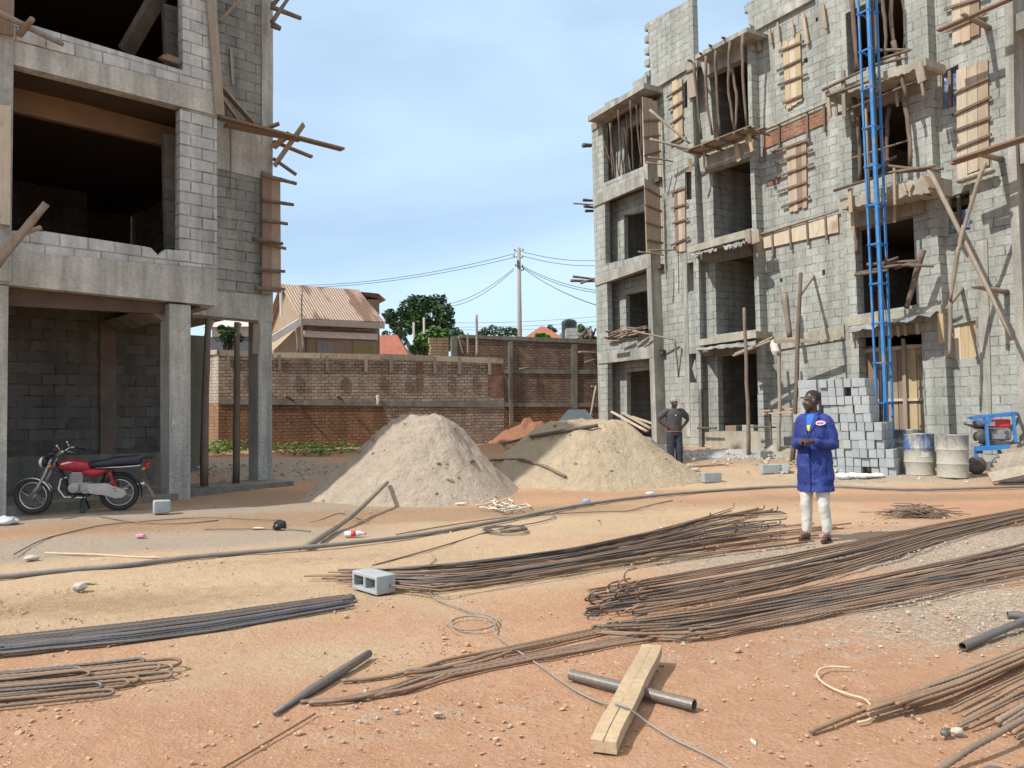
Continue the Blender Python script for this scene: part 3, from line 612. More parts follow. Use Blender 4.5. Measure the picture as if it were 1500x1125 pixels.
for q_, lb in (([(1117, 345), (1227, 313), (1228, 340), (1119, 364)], 'pale board nailed as a band over the first floor wall of the right building'),):
    m = plate(RB, .24, .285, q_); thing('band_board', m, plank_p, lb, 'board', frame=RB)
sticks('cleat', [(1108.5, 49, .2, 1113, 74, .2, .06), (1127, 43, .2, 1130, 64, .2, .04), (1139, 33, .2, 1142, 60, .2), (1176, 20, .2, 1183, 64, .2, .05), (1205, 8, .2, 1210, 42, .2, .05), (1160, 30, .2, 1163, 52, .2)], plank_t, 'short board end hanging from the top ring beam', 'cleat', 'board ends hanging from the top ring beam', sq=True)
# props
G1 = 'props under the roof of the end tower'
sticks('prop', [(880, 178, -.6, 895, 240, -.2), (893, 180, -.55, 903, 268, -.1), (906, 160, -.7, 914, 262, -.2), (914, 175, -.3, 926, 260, -.1), (923, 147, -.8, 928, 258, -.2), (932, 148, -.6, 941, 245, -.2), (896, 176, -.3, 898, 262, -.1), (918, 168, -.4, 918, 258, -.1), (938, 150, -.5, 938, 248, -.2), (901, 172, .2, 906, 262, .2), (911, 168, .3, 915, 258, .3), (925, 160, .3, 921, 256, .3)], bark, 'thin crooked prop standing under the roof of the end tower', 'prop', G1, r=.035, bend=.08)
G2 = 'props standing before the top loggia'
sticks('prop', [(1016, 92, -.6, 1028, 204, -.35), (1034, 82, -.6, 1043, 198, -.3), (1048, 74, -.6, 1054, 197, -.35), (1069, 60, -.6, 1075, 190, -.35), (1072, 100, -.4, 1076, 190, -.35), (1088, 50, -.6, 1094, 184, -.35)], bark, 'crooked reddish prop holding up the roof slab over the top loggia', 'prop', G2, r=.045, bend=.12)
sticks('joist', [(1008, 88, -.75, 1016, 91, .2), (1025, 78, -.75, 1040, 84, .2), (1039, 66, -.75, 1052, 73, .2), (1058, 55, -.75, 1072, 60, .2)], bark, 'stub of a round joist poking out over the roof edge of the top loggia', 'joist', 'joist stubs over the top loggia', r=.035)
# timber tray of the third floor loggia slab
a, b = RB.at(1006, 221, -.85), RB.at(1099, 186, -.85); dk = empty('board_deck', label='reddish board deck jutting out under the top loggia', cat='deck', m=RB.m @ Matrix.Translation(a))
for i in range(5):
    m = MB(); d0 = Vector((rnd(-.15, .1), i * .155, rnd(-.02, .02))); d1 = Vector((rnd(-.12, .15), i * .155, rnd(-.03, .02))); m.beam(d0, b - a + d1, .14, .035); part('board', m, (plank_r, plank_t, plank_g)[i % 3], dk)
for t_ in (.05, .3, .55, .8, .97):
    m = MB(); p_ = (b - a) * t_; m.tube([p_ + Vector((0, -.12, -.06)), p_ + Vector((.05, .84, -.08))], .035, 6); part('joist', m, bark, dk)
sticks('cleat', [(1078, 210, -.35, 1083, 236, -.35, .07), (1093, 195, -.5, 1095, 210, -.5, .05), (1097, 196, -.6, 1102, 222, -.6, .05), (1031, 222, -.5, 1032, 252, -.4, .03), (1011, 232, -.5, 1012, 250, -.4, .05)], plank_y, 'short board hanging under the deck below the top loggia', 'cleat', 'boards hanging under the loggia deck', sq=True)
sticks('rail_pole', [(952, 204, -1.0, 1014, 219, -.3, .045), (952, 161, -.9, 1010, 210, -.3, .05), (949, 230, -1.0, 986, 237, -.2), (946, 238, -.9, 974, 241, -.3), (950, 367, -1.2, 990, 366, -.1), (935, 369, -1.4, 972, 374, -.4)], bark_p,
       ['long pale pole lying level from the tower to the loggia deck', 'pale pole slanting down from the tower roof to the loggia deck', 'thin pole poking from the wall right of the tower shutters, upper one', 'short thin pole poking from the tower corner at third floor level', 'thin pole poking from the wall at the foot of the lower tower shutter', 'thin pole across the foot of the lower tower shutter'], 'pole', r=.03, bend=.03)
sticks('cleat', [(1095, 336, -.5, 1097, 357, -.5, .1), (1105, 338, -.45, 1107, 356, -.45, .16), (1110, 340, -.3, 1113, 372, -.1, .06)], plank_g, 'dark board box end on the loggia slab one storey below the deck', 'cleat', 'board box on the loggia slab', sq=True)
def sheet(pts_top, pts_bot, label, mat=tin, wav=.04, fr=RB, n=26, thick=.012):
    """crumpled roofing sheet between two edges, given as (px,py,d)"""
    a, b = [fr.at(*p) for p in pts_top]; c, e = [fr.at(*p) for p in pts_bot]; m = MB(); vs = []; fs = []; k = 6; sd = rnd(0, 50)
    for s_ in (0, 1):
        for j in range(k + 1):
            for i in range(n + 1):
                p = a.lerp(b, i / n).lerp(c.lerp(e, i / n), j / k); p += Vector((0, noise.noise((i * .35, j * .4, sd)) * wav, noise.noise((i * .45, j * .3, sd + 9)) * wav - s_ * thick)); vs.append(p)
    L = (k + 1) * (n + 1)
    for j in range(k):
        for i in range(n):
            q0 = j * (n + 1) + i; f = (q0, q0 + 1, q0 + n + 2, q0 + n + 1); fs.append(tuple(reversed(f))); fs.append(tuple(x + L for x in f))
    m.add(vs, fs); thing('roofing_sheet', m, mat, label, 'roofing sheet', frame=fr)
sheet([(1019, 509, -.05), (1108, 496, -.05)], [(1022, 512, -.9), (1106, 506, -.9)], 'flat silvery roofing sheet propped under the lowest loggia slab', wav=.05)
sheet([(1016, 371, -.1), (1052, 360, -.1)], [(1014, 373, -.7), (1050, 367, -.7)], 'crumpled silvery roofing sheet under the second loggia slab, left piece', wav=.1)
sheet([(1058, 360, -.1), (1095, 349, -.1)], [(1062, 366, -.8), (1093, 356, -.8)], 'crumpled silvery roofing sheet under the second loggia slab, right piece', wav=.16)
sheet([(1243, 478, -.05), (1376, 455, -.05)], [(1243, 488, -.8), (1360, 462, -.8)], 'bent silvery roofing sheet sheltering the boarded doorway behind the blue hoist', wav=.09)
# door boards of the hoist bay
dr = empty('board_door', label='doorway boarded up with reddish and yellow planks behind the blue hoist', cat='door', m=RB.m @ Matrix.Translation(RB.at(1308, 640, .34)))
o_ = RB.at(1308, 640, .34)
def drp(nm, d, pts, mat):
    m = plate(RB, d, d + .04, pts); m.v = [p - o_ for p in m.v]; part(nm, m, mat, dr)
for i, (x0, x1, mt) in enumerate(((1258, 1279, plank_r), (1280, 1298, plank_r), (1299, 1313, plank_t), (1314, 1325, plank_r), (1326, 1341, plank_y), (1342, 1354, plank_t))):
    drp('board', .34 + .004 * (i % 3), [(x0, 508 if i < 4 else 505), (x1, 507 if i < 4 else 504), (x1 + 5, 668), (x0 + 5, 668)], mt)
drp('rail', .28, [(1256, 512), (1350, 504), (1350, 509), (1256, 518)], plank_p); drp('rail', .28, [(1262, 585), (1352, 583), (1352, 587), (1262, 589)], plank_p); drp('post', .24, [(1320, 496), (1325, 496), (1331, 672), (1325, 672)], plank_g); drp('rail', .3, [(1258, 640), (1356, 638), (1356, 642), (1258, 644)], plank_g)
sticks('cleat', [(x, 486 - (x - 1247) * .13, -.12, x + 1.5, 502 - (x - 1247) * .13, -.12) for x in (1247, 1304, 1315, 1325, 1343)], plank_p, 'short pale board end hanging from the lintel over the boarded doorway', 'cleat', 'board ends over the boarded doorway', sq=True)
m = plate(RB, -.2, -.14, [(1372, 460), (1381, 459), (1383, 502), (1375, 503)]); thing('board', m, plank_y, 'short orange board hanging at the right end of the doorway lintel', 'board', frame=RB)
# props in the hoist bay
sticks('prop', [(1246, -5, -.1, 1254, 104, .1), (1249, -8, .0, 1257, 102, .1), (1291, -10, .1, 1298, 82, .1), (1307, -18, -.1, 1312, 75, -.1), (1320, -22, .1, 1325, 72, .1), (1283, -5, .3, 1285, 80, .3)], bark, 'crooked prop in the topmost opening behind the blue hoist', 'prop', 'props in the topmost hoist opening', r=.05, bend=.06)
sticks('prop', [(1250, 140, -.3, 1258, 268, -.3), (1269, 165, .2, 1271, 262, .2), (1289, 155, .2, 1299, 250, .2), (1303, 150, .1, 1302, 248, .1), (1309, 60, -.7, 1326, 145, -.7), (1319, 120, -.3, 1332, 243, -.3)], bark, 'crooked prop in the third floor opening behind the blue hoist', 'prop', 'props in the third floor hoist opening', r=.055, bend=.12)
sticks('pole', [(1248, 232, -.2, 1329, 206, -.2, .03), (1352, 366, -.6, 1328, 452, -.5, .07), (1254, 322, -.1, 1255, 372, -.1, .06)], bark, ['thin pole lying level across the third floor hoist opening', 'stout pole leaning in the first floor opening right of the blue hoist', 'short reddish board at the left jamb of the first floor hoist opening'], 'pole', bend=.02)
for (L, lb, gr) in (([(1254, 401, -1.3, 1318, 388, -1.2), (1269, 388, -1.3, 1340, 382, -.8), (1252, 403, -1.4, 1300, 396, -1.3), (1286, 391, -1.2, 1350, 387, -.8), (1296, 384, -1.1, 1316, 377, -1.1), (1310, 393, -1, 1345, 382, -.8), (1330, 389, -.9, 1368, 390, -.7)], 'rough pole bundled across the blue hoist at first floor height', 'poles bundled across the blue hoist'),
                    ([(1222, 279, -1, 1290, 258, -.9), (1290, 255, -.9, 1370, 243, -.85), (1300, 243, -.9, 1375, 249, -.8), (1276, 241, -.8, 1330, 246, -.8), (1294, 240, -.7, 1313, 229, -.6), (1308, 252, -.9, 1382, 247, -.7)], 'rough pole lying on the edge of the second hoist platform', 'poles on the second hoist platform'),
                    ([(1204, 132, -1, 1268, 101, -.9), (1288, 88, -.9, 1334, 73, -.85), (1280, 96, -.9, 1330, 84, -.8), (1282, 74, -.8, 1330, 73, -.8), (1212, 141, -.9, 1290, 113, -.9), (1228, 167, -.6, 1343, 119, -.6)], 'rough pole lying along the top hoist platform', 'poles on the top hoist platform')):
    sticks('pole', L, bark, lb, 'pole', gr, r=.04, bend=.05)
sticks('cleat', [(1235, 104, -.9, 1237, 172, -.85, .05), (1212, 134, -.9, 1216, 172, -.9, .05), (1224, 141, -.7, 1226, 170, -.7), (1248, 160, -.4, 1250, 178, -.4), (1345, 92, -.9, 1351, 120, -.9, .09), (1350, 120, -.6, 1353, 140, -.6), (1312, 128, -.5, 1315, 156, -.4)], plank_g, 'short upright board nailed to the edge of the top hoist platform', 'cleat', 'boards on the edge of the top hoist platform', sq=True)
sticks('cleat', [(1245, 276, -.9, 1247, 311, -.9, .05), (1249, 305, -.5, 1250, 338, -.4, .05), (1310, 246, -.9, 1311, 300, -.9, .03), (1311, 300, -.4, 1310, 326, -.4), (1355, 258, -.9, 1366, 276, -.9, .14), (1352, 281, -.6, 1362, 289, -.6, .09), (1323, 268, -.85, 1328, 280, -.85), (1337, 270, -.85, 1332, 281, -.85), (1303, 277, -.85, 1298, 293, -.85)], plank_t, 'short board nailed to the edge of the second hoist platform', 'cleat', 'boards on the edge of the second hoist platform', sq=True)
# bracket scaffolds on the right-hand wall
sticks('scaffold_plank', [(1374, 45, -.7, 1495, -8, -.7, .08), (1394, 240, -.75, 1505, 203, -.6, .1), (1396, 236, -.95, 1505, 200, -.85, .1)], plank_r, ['reddish plank on a bracket near the top right corner', 'lower reddish plank on a bracket at second floor height on the right', 'upper reddish plank on a bracket at second floor height on the right'], 'plank', sq=True)
sticks('bracket_pole', [(1449, 41, .3, 1409, 20, -.95, .06), (1467, 233, .3, 1432, 225, -.9, .065), (1475, 428, .3, 1425, 419, -.9, .06), (1409, 423, .3, 1387, 452, -.8, .05), (1441, 28, .3, 1430, 25, -.2, .045)], bark_p, ['stub pole from the wall under the top right plank', 'dark stub pole from the wall under the second floor planks', 'stub pole from the wall behind the slanting pole on the right', 'short pale stub pole lashed to the upright pole right of the hoist', 'short stub pole in the wall near the top right corner'], 'pole', r=.05)
sticks('brace_pole', [(1358, 244, -.8, 1483, 498, -.75, .05), (1443, 238, -.9, 1408, 348, -.85, .045), (1413, 330, -.85, 1405, 366, -.9, .05), (1404, 362, -.9, 1392, 440, -.85, .045), (1392, 440, -.8, 1390, 523, -.8, .045)], bark_p, ['long pale pole slanting down to the right from the second hoist platform', 'pole slanting down to the left, crossing the long slanting pole', 'short splice pole lashed below the crossing of the slanting poles', 'upper upright pole right of the hoist bay', 'lower upright pole right of the hoist bay'], 'pole', bend=.03)
m = MB()
for k in range(6):
    q = RB.at(1409 + k * 8, 264 - k * 2.6, .1); m.ell(q, .14, .12, .07, 8, 6)
thing('plank_rubble', m, conc_y, 'crust of spilled mortar on the wall under the second floor planks', 'mortar', frame=RB)
# poles in front of the loggias
gp = lambda px, py: G(px, py)
def pole(pts, r, mat, label, cat='pole', group=None, name='pole'):
    m = MB(); V = [Vector(p) for p in pts]; out = []
    for a, b in zip(V, V[1:]):
        for i in range(4): out.append(a.lerp(b, i / 4) + Vector((rnd(-1, 1), rnd(-1, 1), 0)) * r * .25)
    out.append(V[-1]); n = len(out); m.tube(out, [r * (1.05 - .25 * i / n) for i in range(n)], 7); return thing(name, m, mat, label, cat, group, smooth=True)
def standing(px, py, tops, r, label, mat=bark):
    b = G(px, py); dd = b.y; pole([b - Vector((0, 0, .03))] + [Y(x, y, dd + k) for x, y, k in tops], r, mat, label)
standing(1097, 669, [(1094, 560, .1), (1090, 451, .4)], .055, 'tall bare pole standing before the lowest loggia')
standing(1140, 668, [(1142, 590, .1), (1141, 497, .3)], .055, 'pole standing under the end of the mortar board, second from the loggia', bark_p)
standing(1160, 680, [(1166, 560, .2), (1173, 400, .8)], .06, 'tall pole standing just left of the man in the blue coat')
sticks('pole', [(1172, 432, -.8, 1192, 404, .3, .05), (1149, 430, -.3, 1157, 494, -.3, .09)], bark_p, ['short pale pole tied slantwise to the tall pole left of the man', 'upright grey board on the wall left of the tall pole'], 'pole')
sticks('scaffold_plank', [(1075, 521, -1.1, 1130, 499, -.9, .07), (1078, 518, -.9, 1133, 494, -.8, .06), (1136, 497, -.8, 1222, 499, -.3, .07), (1134, 500, -1, 1200, 501, -.6, .06)], plank_g, ['lower board slanting up across the lowest loggia', 'upper board slanting up across the lowest loggia', 'grey board lying level on the poles left of the hoist bay', 'shorter grey board lying level on the poles beside the loggia'], 'plank', sq=True)
m = MB(); q = RB.at(1135, 508, -1.0); m.loft([(q.x, q.y, q.z - .22, .06, .04), (q.x + .02, q.y, q.z - .12, .13, .08), (q.x - .03, q.y, q.z + .05, .12, .08), (q.x - .06, q.y, q.z + .18, .05, .04)], 9); thing('cement_bag', m, m_flat('bag_pale', (.62, .60, .54), .8), 'torn pale cement bag hanging over the boards beside the loggia', 'bag', frame=RB)
sticks('scaffold_plank', [(1117, 602, -.5, 1176, 598, -.5, .1), (1119, 606, -.7, 1178, 603, -.7, .09)], plank_t, ['back board of the low work shelf behind the man in blue', 'front board of the low work shelf behind the man in blue'], 'plank', sq=True)
sticks('pole', [(1128, 602, -.6, 1131, 666, -.6, .03), (1098, 625, -.4, 1140, 626, -.4, .03), (1022, 627, -.2, 1050, 627, -.2, .04)], bark, ['thin leg under the low work shelf', 'short level pole by the foot of the loggia pillar', 'short level board at the plinth left of the lowest loggia'], 'pole')
sticks('rail_pole', [(927, 485, -.9, 989, 498, -.2, .04), (988, 496, -.3, 994, 552, 0, .035)], bark_p, ['pale pole poking right from the board heap on the tower', 'thin stick hanging down the wall below that pale pole'], 'pole')
# heap of boards on the tower's first floor sill, and boards leaning in its doorway
for k in range(34):
    x = rnd(890, 945); y = 497 - (x - 890) * .18 + rnd(-12, 7); a = RB.at(x, y, rnd(-.9, .1)); an = rnd(-.35, .35); L = rnd(.35, .9)
    m = MB(); dv = Vector((math.cos(an) * .9, rnd(-.3, .3), math.sin(an) * .5)) * L; m.beam(a - dv * .5, a + dv * .5, rnd(.07, .14), .03)
    thing('scrap_board', m, (plank_t, plank_g, plank_r)[k % 3], 'short offcut in the board heap on the first floor sill of the end tower', 'board', 'offcuts heaped on the tower sill', frame=RB)
sticks('scrap_board', [(896, 603, -.6, 948, 632, -.9, .05), (911, 604, .1, 954, 628, -.4, .06), (925, 610, .3, 958, 621, -.2, .06)], plank_p, 'pale board leaning in the ground floor doorway of the end tower', 'board', 'boards leaning in the tower doorway', sq=True)
sticks('joist', [(840, 298, -.2, 870, 300, .6, .03), (854, 293, .2, 869, 294, .6, .06), (856, 302, 0, 870, 304, .6, .06), (858, 309, .1, 870, 309, .6, .06), (836, 411, -.2, 873, 412, .8, .06), (839, 405, .1, 873, 409, .9, .05), (850, 415, .1, 873, 407, .6, .05), (855, 213, -.1, 867, 213, .5, .09)], bark, 'timber end poking left past the edge of the end tower', 'joist', 'timber ends left of the end tower', r=.05)
# ------------------------------------------------------------------ building on the left
_o = Y(262, 560, 14.5); LB = Frame((_o.x, _o.y), (.722, .692)); LH = 14.0
lb = empty('unfinished_building', label='unfinished concrete and block building on the left with wide dark openings and open ground floor', cat='building', m=LB.m)
def lp(name, mb, mat, **k): return part(name, mb, mat, lb, **k)
def lpl(name, d, back, pts, holes=(), mat=block_l): return lp(name, plate(LB, d, back, pts, holes), mat)
BD = 1.45
x0 = LB.at(-150, 400, 0).x; x1 = LB.at(318, 300, 0).x; x2 = LB.at(399, 300, BD).x
lpl('beam', 0, .25, [(-150, 346), (0, 366), (318, 394), (318, 447.5), (313, 447.5), (0, 416), (-150, 398)], mat=conc_l)
lpl('wall', .03, .25, [(10, 338), (62, 338), (140, 350), (212, 361), (221, 363), (228, 370), (232, 375), (238, 369), (243, 365), (263, 367), (264, 158), (318, 169.5), (318, 393.5), (8, 367)])
lpl('beam', 0, .25, [(17, 59), (317, 135), (318, 169), (17, 93.5)], mat=conc_l)
lpl('wall', .03, .25, [(18, 30), (52, 38), (268, 103), (266, -135), (318, -118), (317.5, 134.5), (17, 58.5)])
lpl('beam', 0, .25, [(16, -235), (318, -158), (318, -118.5), (16, -190)], mat=conc_l)
q = LB.at(318, -158, 0); m = MB(); m.box(LB.at(16, 0, 0).x, x1, .03, .25, q.z + .3, LH); lp('wall', m, block_l)
# left pier
q = LB.at(17, 300, 0); qb = LB.at(8, 600, 0); m = MB(); m.box(q.x - 1.2, q.x, -.03, .45, qb.z * 0 + LB.at(0, 412, 0).z, LH); lp('column', m, conc_l)
m = MB(); m.box(qb.x - .5, qb.x + .02, -.02, .43, -.05, LB.at(0, 418, 0).z); lp('column', m, conc_l)
m = plate(LB, -.09, -.04, [(-30, 150), (16, 155), (15, 330), (-30, 322)]); thing('formwork_board', m, plank_p, 'wide pale board on the left pier at the edge of the picture', 'board', frame=LB)
m = plate(LB, -.09, -.04, [(-30, -30), (20, -20), (20, 52), (-30, 42)]); thing('formwork_board', m, plank_r, 'reddish board on the left pier near the top left corner', 'board', frame=LB)
# second column and the bay column
zb = LB.at(262, 445, 0).z
q = LB.at(248, 600, .05); q1 = LB.at(279, 600, .05); m = MB(); m.box(q.x, q1.x, .05, .5, 0, zb - .003); o = lp('column', m, conc_l, label='round cornered concrete column with a small chalk letter A')
m = MB(); c = LB.at(254.5, 619, .045); zA = c.z
for (a, b) in (((-.035, -.06), (0, .06)), ((0, .06), (.035, -.06)), ((-.022, -.015), (.022, -.015))): m.beam((c.x + a[0], .046, zA + a[1]), (c.x + b[0], .046, zA + b[1]), .012, .012, up=(0, 1, 0))
part('chalk_mark', m, m_flat('chalk', (.7, .7, .68), .9), o)
q = LB.at(370, 600, BD); q1 = LB.at(398, 600, BD); zbay = LB.at(377, 470, BD).z; m = MB(); m.box(q.x + .12, q1.x, BD - .02, BD + .45, 0, zbay + .02); lp('column', m, conc_l)
m = MB(); m.box(q.x + .12 - 3.1, q.x + .5 - 3.1, 5.2, 5.6, 0, zbay); lp('column', m, conc_d)
m = MB(); m.box(q.x + .1, q.x + .5, 5.2, 5.6, 0, zbay); lp('column', m, conc_d)
m = MB(); m.box(q.x - 3.2, q.x + .1, 5.62, 5.85, zbay - .42, zbay); lp('beam', m, conc_d)
# bay wall
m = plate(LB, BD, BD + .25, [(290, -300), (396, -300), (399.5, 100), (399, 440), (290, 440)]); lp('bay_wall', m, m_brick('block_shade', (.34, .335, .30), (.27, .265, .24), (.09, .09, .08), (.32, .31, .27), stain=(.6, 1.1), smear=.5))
lpl('corner_column', BD - .03, BD + .3, [(383, -300), (397, -300), (400.3, 100), (399.5, 250), (400, 472), (383, 470), (384, 250)], mat=conc_l)
lpl('beam', BD - .025, BD + .3, [(282, 425), (383, 432), (383.5, 470), (282, 461)], mat=conc_l)
lpl('beam', BD - .025, BD + .3, [(300, 168), (383, 188), (384, 262), (300, 242)], mat=conc_l)
lpl('formwork', BD - .06, BD - .027, [(282, 462), (380, 471), (380, 473), (282, 465)], mat=plank_r)
# floors, inside walls, far sides
for k, (zz, mt) in enumerate(((zb + .25, conc_d), (LB.at(262, 140, 0).z, soffit), (LB.at(266, -170, 0).z, soffit))):
    m = MB(); m.box(x0, x1 - .02, .26, 9.8, zz, zz + .16); m.box(x1 - .02, x2 - .05, BD + .31, 9.8, zz, zz + .16); lp('floor_slab', m, mt)
m = MB(); m.box(x0, x2 - .05, .26, 9.8, LH - .2, LH); lp('roof_slab', m, conc_l)
m = MB(); m.box(x0, x2 - .3, 9.8, 10, zb + .3, LH); lp('rear_wall', m, block_b)
m = MB(); m.box(x2 - .25, x2 - .02, BD + .305, 10, zb + .3, LH); lp('end_wall', m, block_l)
m = MB(); m.box(x1 - .22, x1 - .003, .255, BD - .003, zb, LH); lp('return_wall', m, block_l)
m = MB(); m.box(x0 - .2, x0, -.5, 10, 0, LH); lp('end_wall', m, block_l)
m = MB(); m.box(x0, LB.at(255, 300, .3).x + .6, 8.0, 8.2, zb + .42, LH - .2); lp('partition', m, block_b)
xa = LB.at(250, 560, 3).x
m = MB(); m.box(x0, xa + .3, 3.0, 3.2, 0, zb + .24); lp('shop_wall', m, block_b)
m = plate(LB, 2.93, 3.0, [(147, 440), (170, 440), (171, 690), (147, 690)]); lp('column', m, m_noise('conc_brown', (.19, .14, .105), (.14, .10, .075), 3, .9, .012, 26, var=0))
m = plate(LB, 2.9, 2.99, [(-60, 672), (253, 662), (255, 730), (-60, 760)]); lp('plinth', m, conc_d)
m = plate(LB, .256, .4, [(-40, 400), (0, 404), (262, 432), (262, 461), (0, 447), (-40, 441)]); lp('soffit_form', m, soffit)
m = plate(LB, .3, 2.9, [(214, 452), (262, 456), (262, 463), (238, 470)]); lp('beam', m, conc_d)
m = MB(); q = LB.at(266, 450, .3); m.box(q.x - .15, q.x + .12, .5, 5.2, zb - .14, zb + .24); lp('beam', m, conc_d)
m = plate(LB, 1.6, 1.75, [(-60, 104), (18, 125), (266, 190), (266, 218), (18, 162), (-60, 150)]); lp('inner_beam', m, m_noise('beam_brown', (.30, .20, .13), (.22, .145, .095), 2, .85, .006, 30, var=0))
for (a, b, c_, d) in ((240, 5, 263, 100), (240, 195, 262, 364)):
    m = plate(LB, .8, .95, [(a, b), (c_, b + 6), (c_, d), (a + 4, d)]); lp('jamb', m, block_b)
m = MB(); a = LB.at(185, 75, 2.0); b = LB.at(240, -20, 1.0); m.beam(a, b, .3, .15); lp('stair_flight', m, conc_d)
# kerb under the bay
q = LB.at(276, 711, .2); m = MB(); zk = LB.at(276, 712, .1).z
m.box(LB.at(-150, 700, 0).x, LB.at(262, 712, .0).x - .003, .02, 2.88, -.1, max(.12, zk * .55)); lp('floor_plinth', m, conc_d)
m = MB(); m.box(LB.at(262, 712, .0).x, LB.at(398, 706, BD).x + .05, .55, BD + .3, -.1, .15); lp('kerb', m, conc_d)
# timber on this building
sticks('prop', [(299, 712, .7, 305, 466, .7, .075), (346, 708, 1.1, 347, 472, 1.1, .07)], bark, ['stout reddish prop under the bay, nearer the column marked A', 'stout prop under the bay, nearer the corner column'], 'prop', fr=LB, bend=.02)
sticks('cleat', [(311, 470, .8, 302, 492, .7, .04), (352, 474, 1.1, 344, 492, 1.1, .04), (376, 474, 1.2, 374, 518, 1.3, .08)], plank_g, ['short brace at the head of the prop nearer the column marked A', 'short brace at the head of the prop nearer the corner column', 'grey board hanging beside the head of the corner column'], 'cleat', fr=LB, sq=True)
panel(LB, BD - .1, [(384, 252), (411, 258), (412, 430), (384, 428)], 2, [.6, .82, .97], [plank_r, plank_t], 'tall reddish board shutter on the corner of the left building', GF.replace('right', 'left'), over=.25)
sticks('joist', [(383, 256, BD - .3, 434, 269, BD - .3, .05), (383, 293, BD - .25, 430, 300, BD - .25, .045), (382, 322, BD - .25, 421, 328, BD - .25, .045), (370, 350, BD - .25, 414, 357, BD - .25, .045)], bark, 'round batten poking right across the corner shutter of the left building', 'batten', 'round battens on the corner shutter', fr=LB)
sticks('scaffold_plank', [(320, 172, .9, 502, 219, .8, .1), (330, 183, 1.1, 440, 205, .95, .12), (400, 207, 1.3, 457, 230, 1.2, .06), (400, 232, 1.3, 434, 256, 1.2, .05), (380, 192, 1.0, 409, 181, .8, .07)], plank_r, ['long reddish scaffold plank poking out right past the left building', 'shorter plank under the long reddish scaffold plank', 'stub pole below the scaffold plank at the corner', 'lower stub pole below the scaffold plank at the corner', 'short stub lying across the scaffold plank'], 'plank', fr=LB, sq=True)
sticks('brace_board', [(445, 182, .9, 402, 243, 1.3, .1), (425, 195, .95, 400, 216, 1.3, .09), (322, 125, 1.3, 372, 182, 1.1, .13), (322, 138, 1.25, 350, 178, 1.1, .1)], plank_t, ['board bracing the scaffold plank, standing up past its end', 'shorter board bracing the scaffold plank at the corner', 'wide grey board leaning on the bay wall above the scaffold plank', 'lower wide grey board leaning on the bay wall'], 'board', fr=LB, sq=True)
sticks('pole', [(306, -40, .0, 322, 168, -.1, .09)], plank_g, 'long upright board on the edge of the block pier at the top left', 'board', fr=LB, sq=True)
sticks('joist', [(397, 10, BD - .3, 441, 27, BD - .4, .055), (398, 33, BD - .3, 424, -5, BD - .4, .05), (398, 36, BD - .2, 411, 42, BD - .3, .07), (399, 8, BD - .2, 411, -6, BD - .3, .05)], bark, 'dark pole end poking out at the top corner of the left building', 'joist', 'pole ends at the top corner of the left building', fr=LB)
sticks('pole', [(-10, 392, -.5, 68, 298, -.9, .07), (20, 347, -.6, 60, 333, -.6, .05), (-30, 5, -.5, 92, 65, -.1, .055), (29, 50, -.1, 47, 28, -.6, .06)], bark_p, ['pale pole slanting up across the first floor sill at the left edge', 'short pole end on the first floor sill at the left edge', 'pale pole sloping down along the second floor sill at the top left', 'short pole end crossing the sill pole at the top left'], 'pole', fr=LB)
m = MB(); q = LB.at(250, 90, .1); m.box(-.18, .12, -.1, .1, -.02, .04, .02); m.v = [p + q for p in m.v]; m.box(q.x - .1, q.x + .14, .02, .2, q.z + .03, q.z + .09, .03); thing('scrap_board', m, plank_r, 'brown offcuts lying on the second floor sill at the block pier', 'board', frame=LB)
sticks('pole', [(338, 70, BD - .05, 341, 124, BD - .05, .03), (338, 182, BD - .05, 339, 285, BD - .05, .012), (322, 32, 1.3, 350, 2, 1.2, .07)], plank_g, ['dark upright stick on the bay wall', 'thin upright rod on the bay wall under the scaffold plank', 'slanting dark board at the top of the bay wall'], 'pole', fr=LB, sq=True)
# ------------------------------------------------------------------ brick boundary walls
a = G(320, 668); zt = lambda px, py, d: Y(px, py, d).z
D1 = 26.6
A1 = Y(320, 600, D1); A2 = Y(738, 600, D1 + 3.0); BW = Frame((A1.x, A1.y), (A2.x - A1.x, A2.y - A1.y))
bw = empty('brick_wall', label='long weathered brick boundary wall with boards along its top, behind the grey sand pile', cat='wall', m=BW.m)
top = [(320, 519), (401, 519), (560, 522), (738, 528)]
part('wall', plate(BW, 0, .3, [(320, 590)] + top + [(738, 597), (540, 594)]), brick_r, bw)
part('ring_beam', plate(BW, -.03, .29, [(320, 584), (738, 589), (738, 597), (320, 592)]), conc_d, bw)
part('lower_wall', plate(BW, .01, .29, [(320, 590), (560, 594), (600, 680), (320, 690)]), brick_soil, bw)
part('lower_wall', plate(BW, .012, .29, [(560, 594), (738, 597), (738, 690), (600, 690)]), brick_r, bw)
part('patch', plate(BW, -.008, .2, [(716, 531), (738, 531), (738, 580), (714, 580)]), brick_o, bw); part('patch', plate(BW, -.008, .2, [(609, 530), (619, 530), (618, 572), (610, 572)]), brick_o, bw)
tp = [Vector((BW.at(320, 519, 0).x, 0, 0)), ]
K = Frame((A1.x, A1.y), (.55, -.83))
z1, z0_ = BW.at(320, 519, 0).z, BW.at(320, 590, 0).z
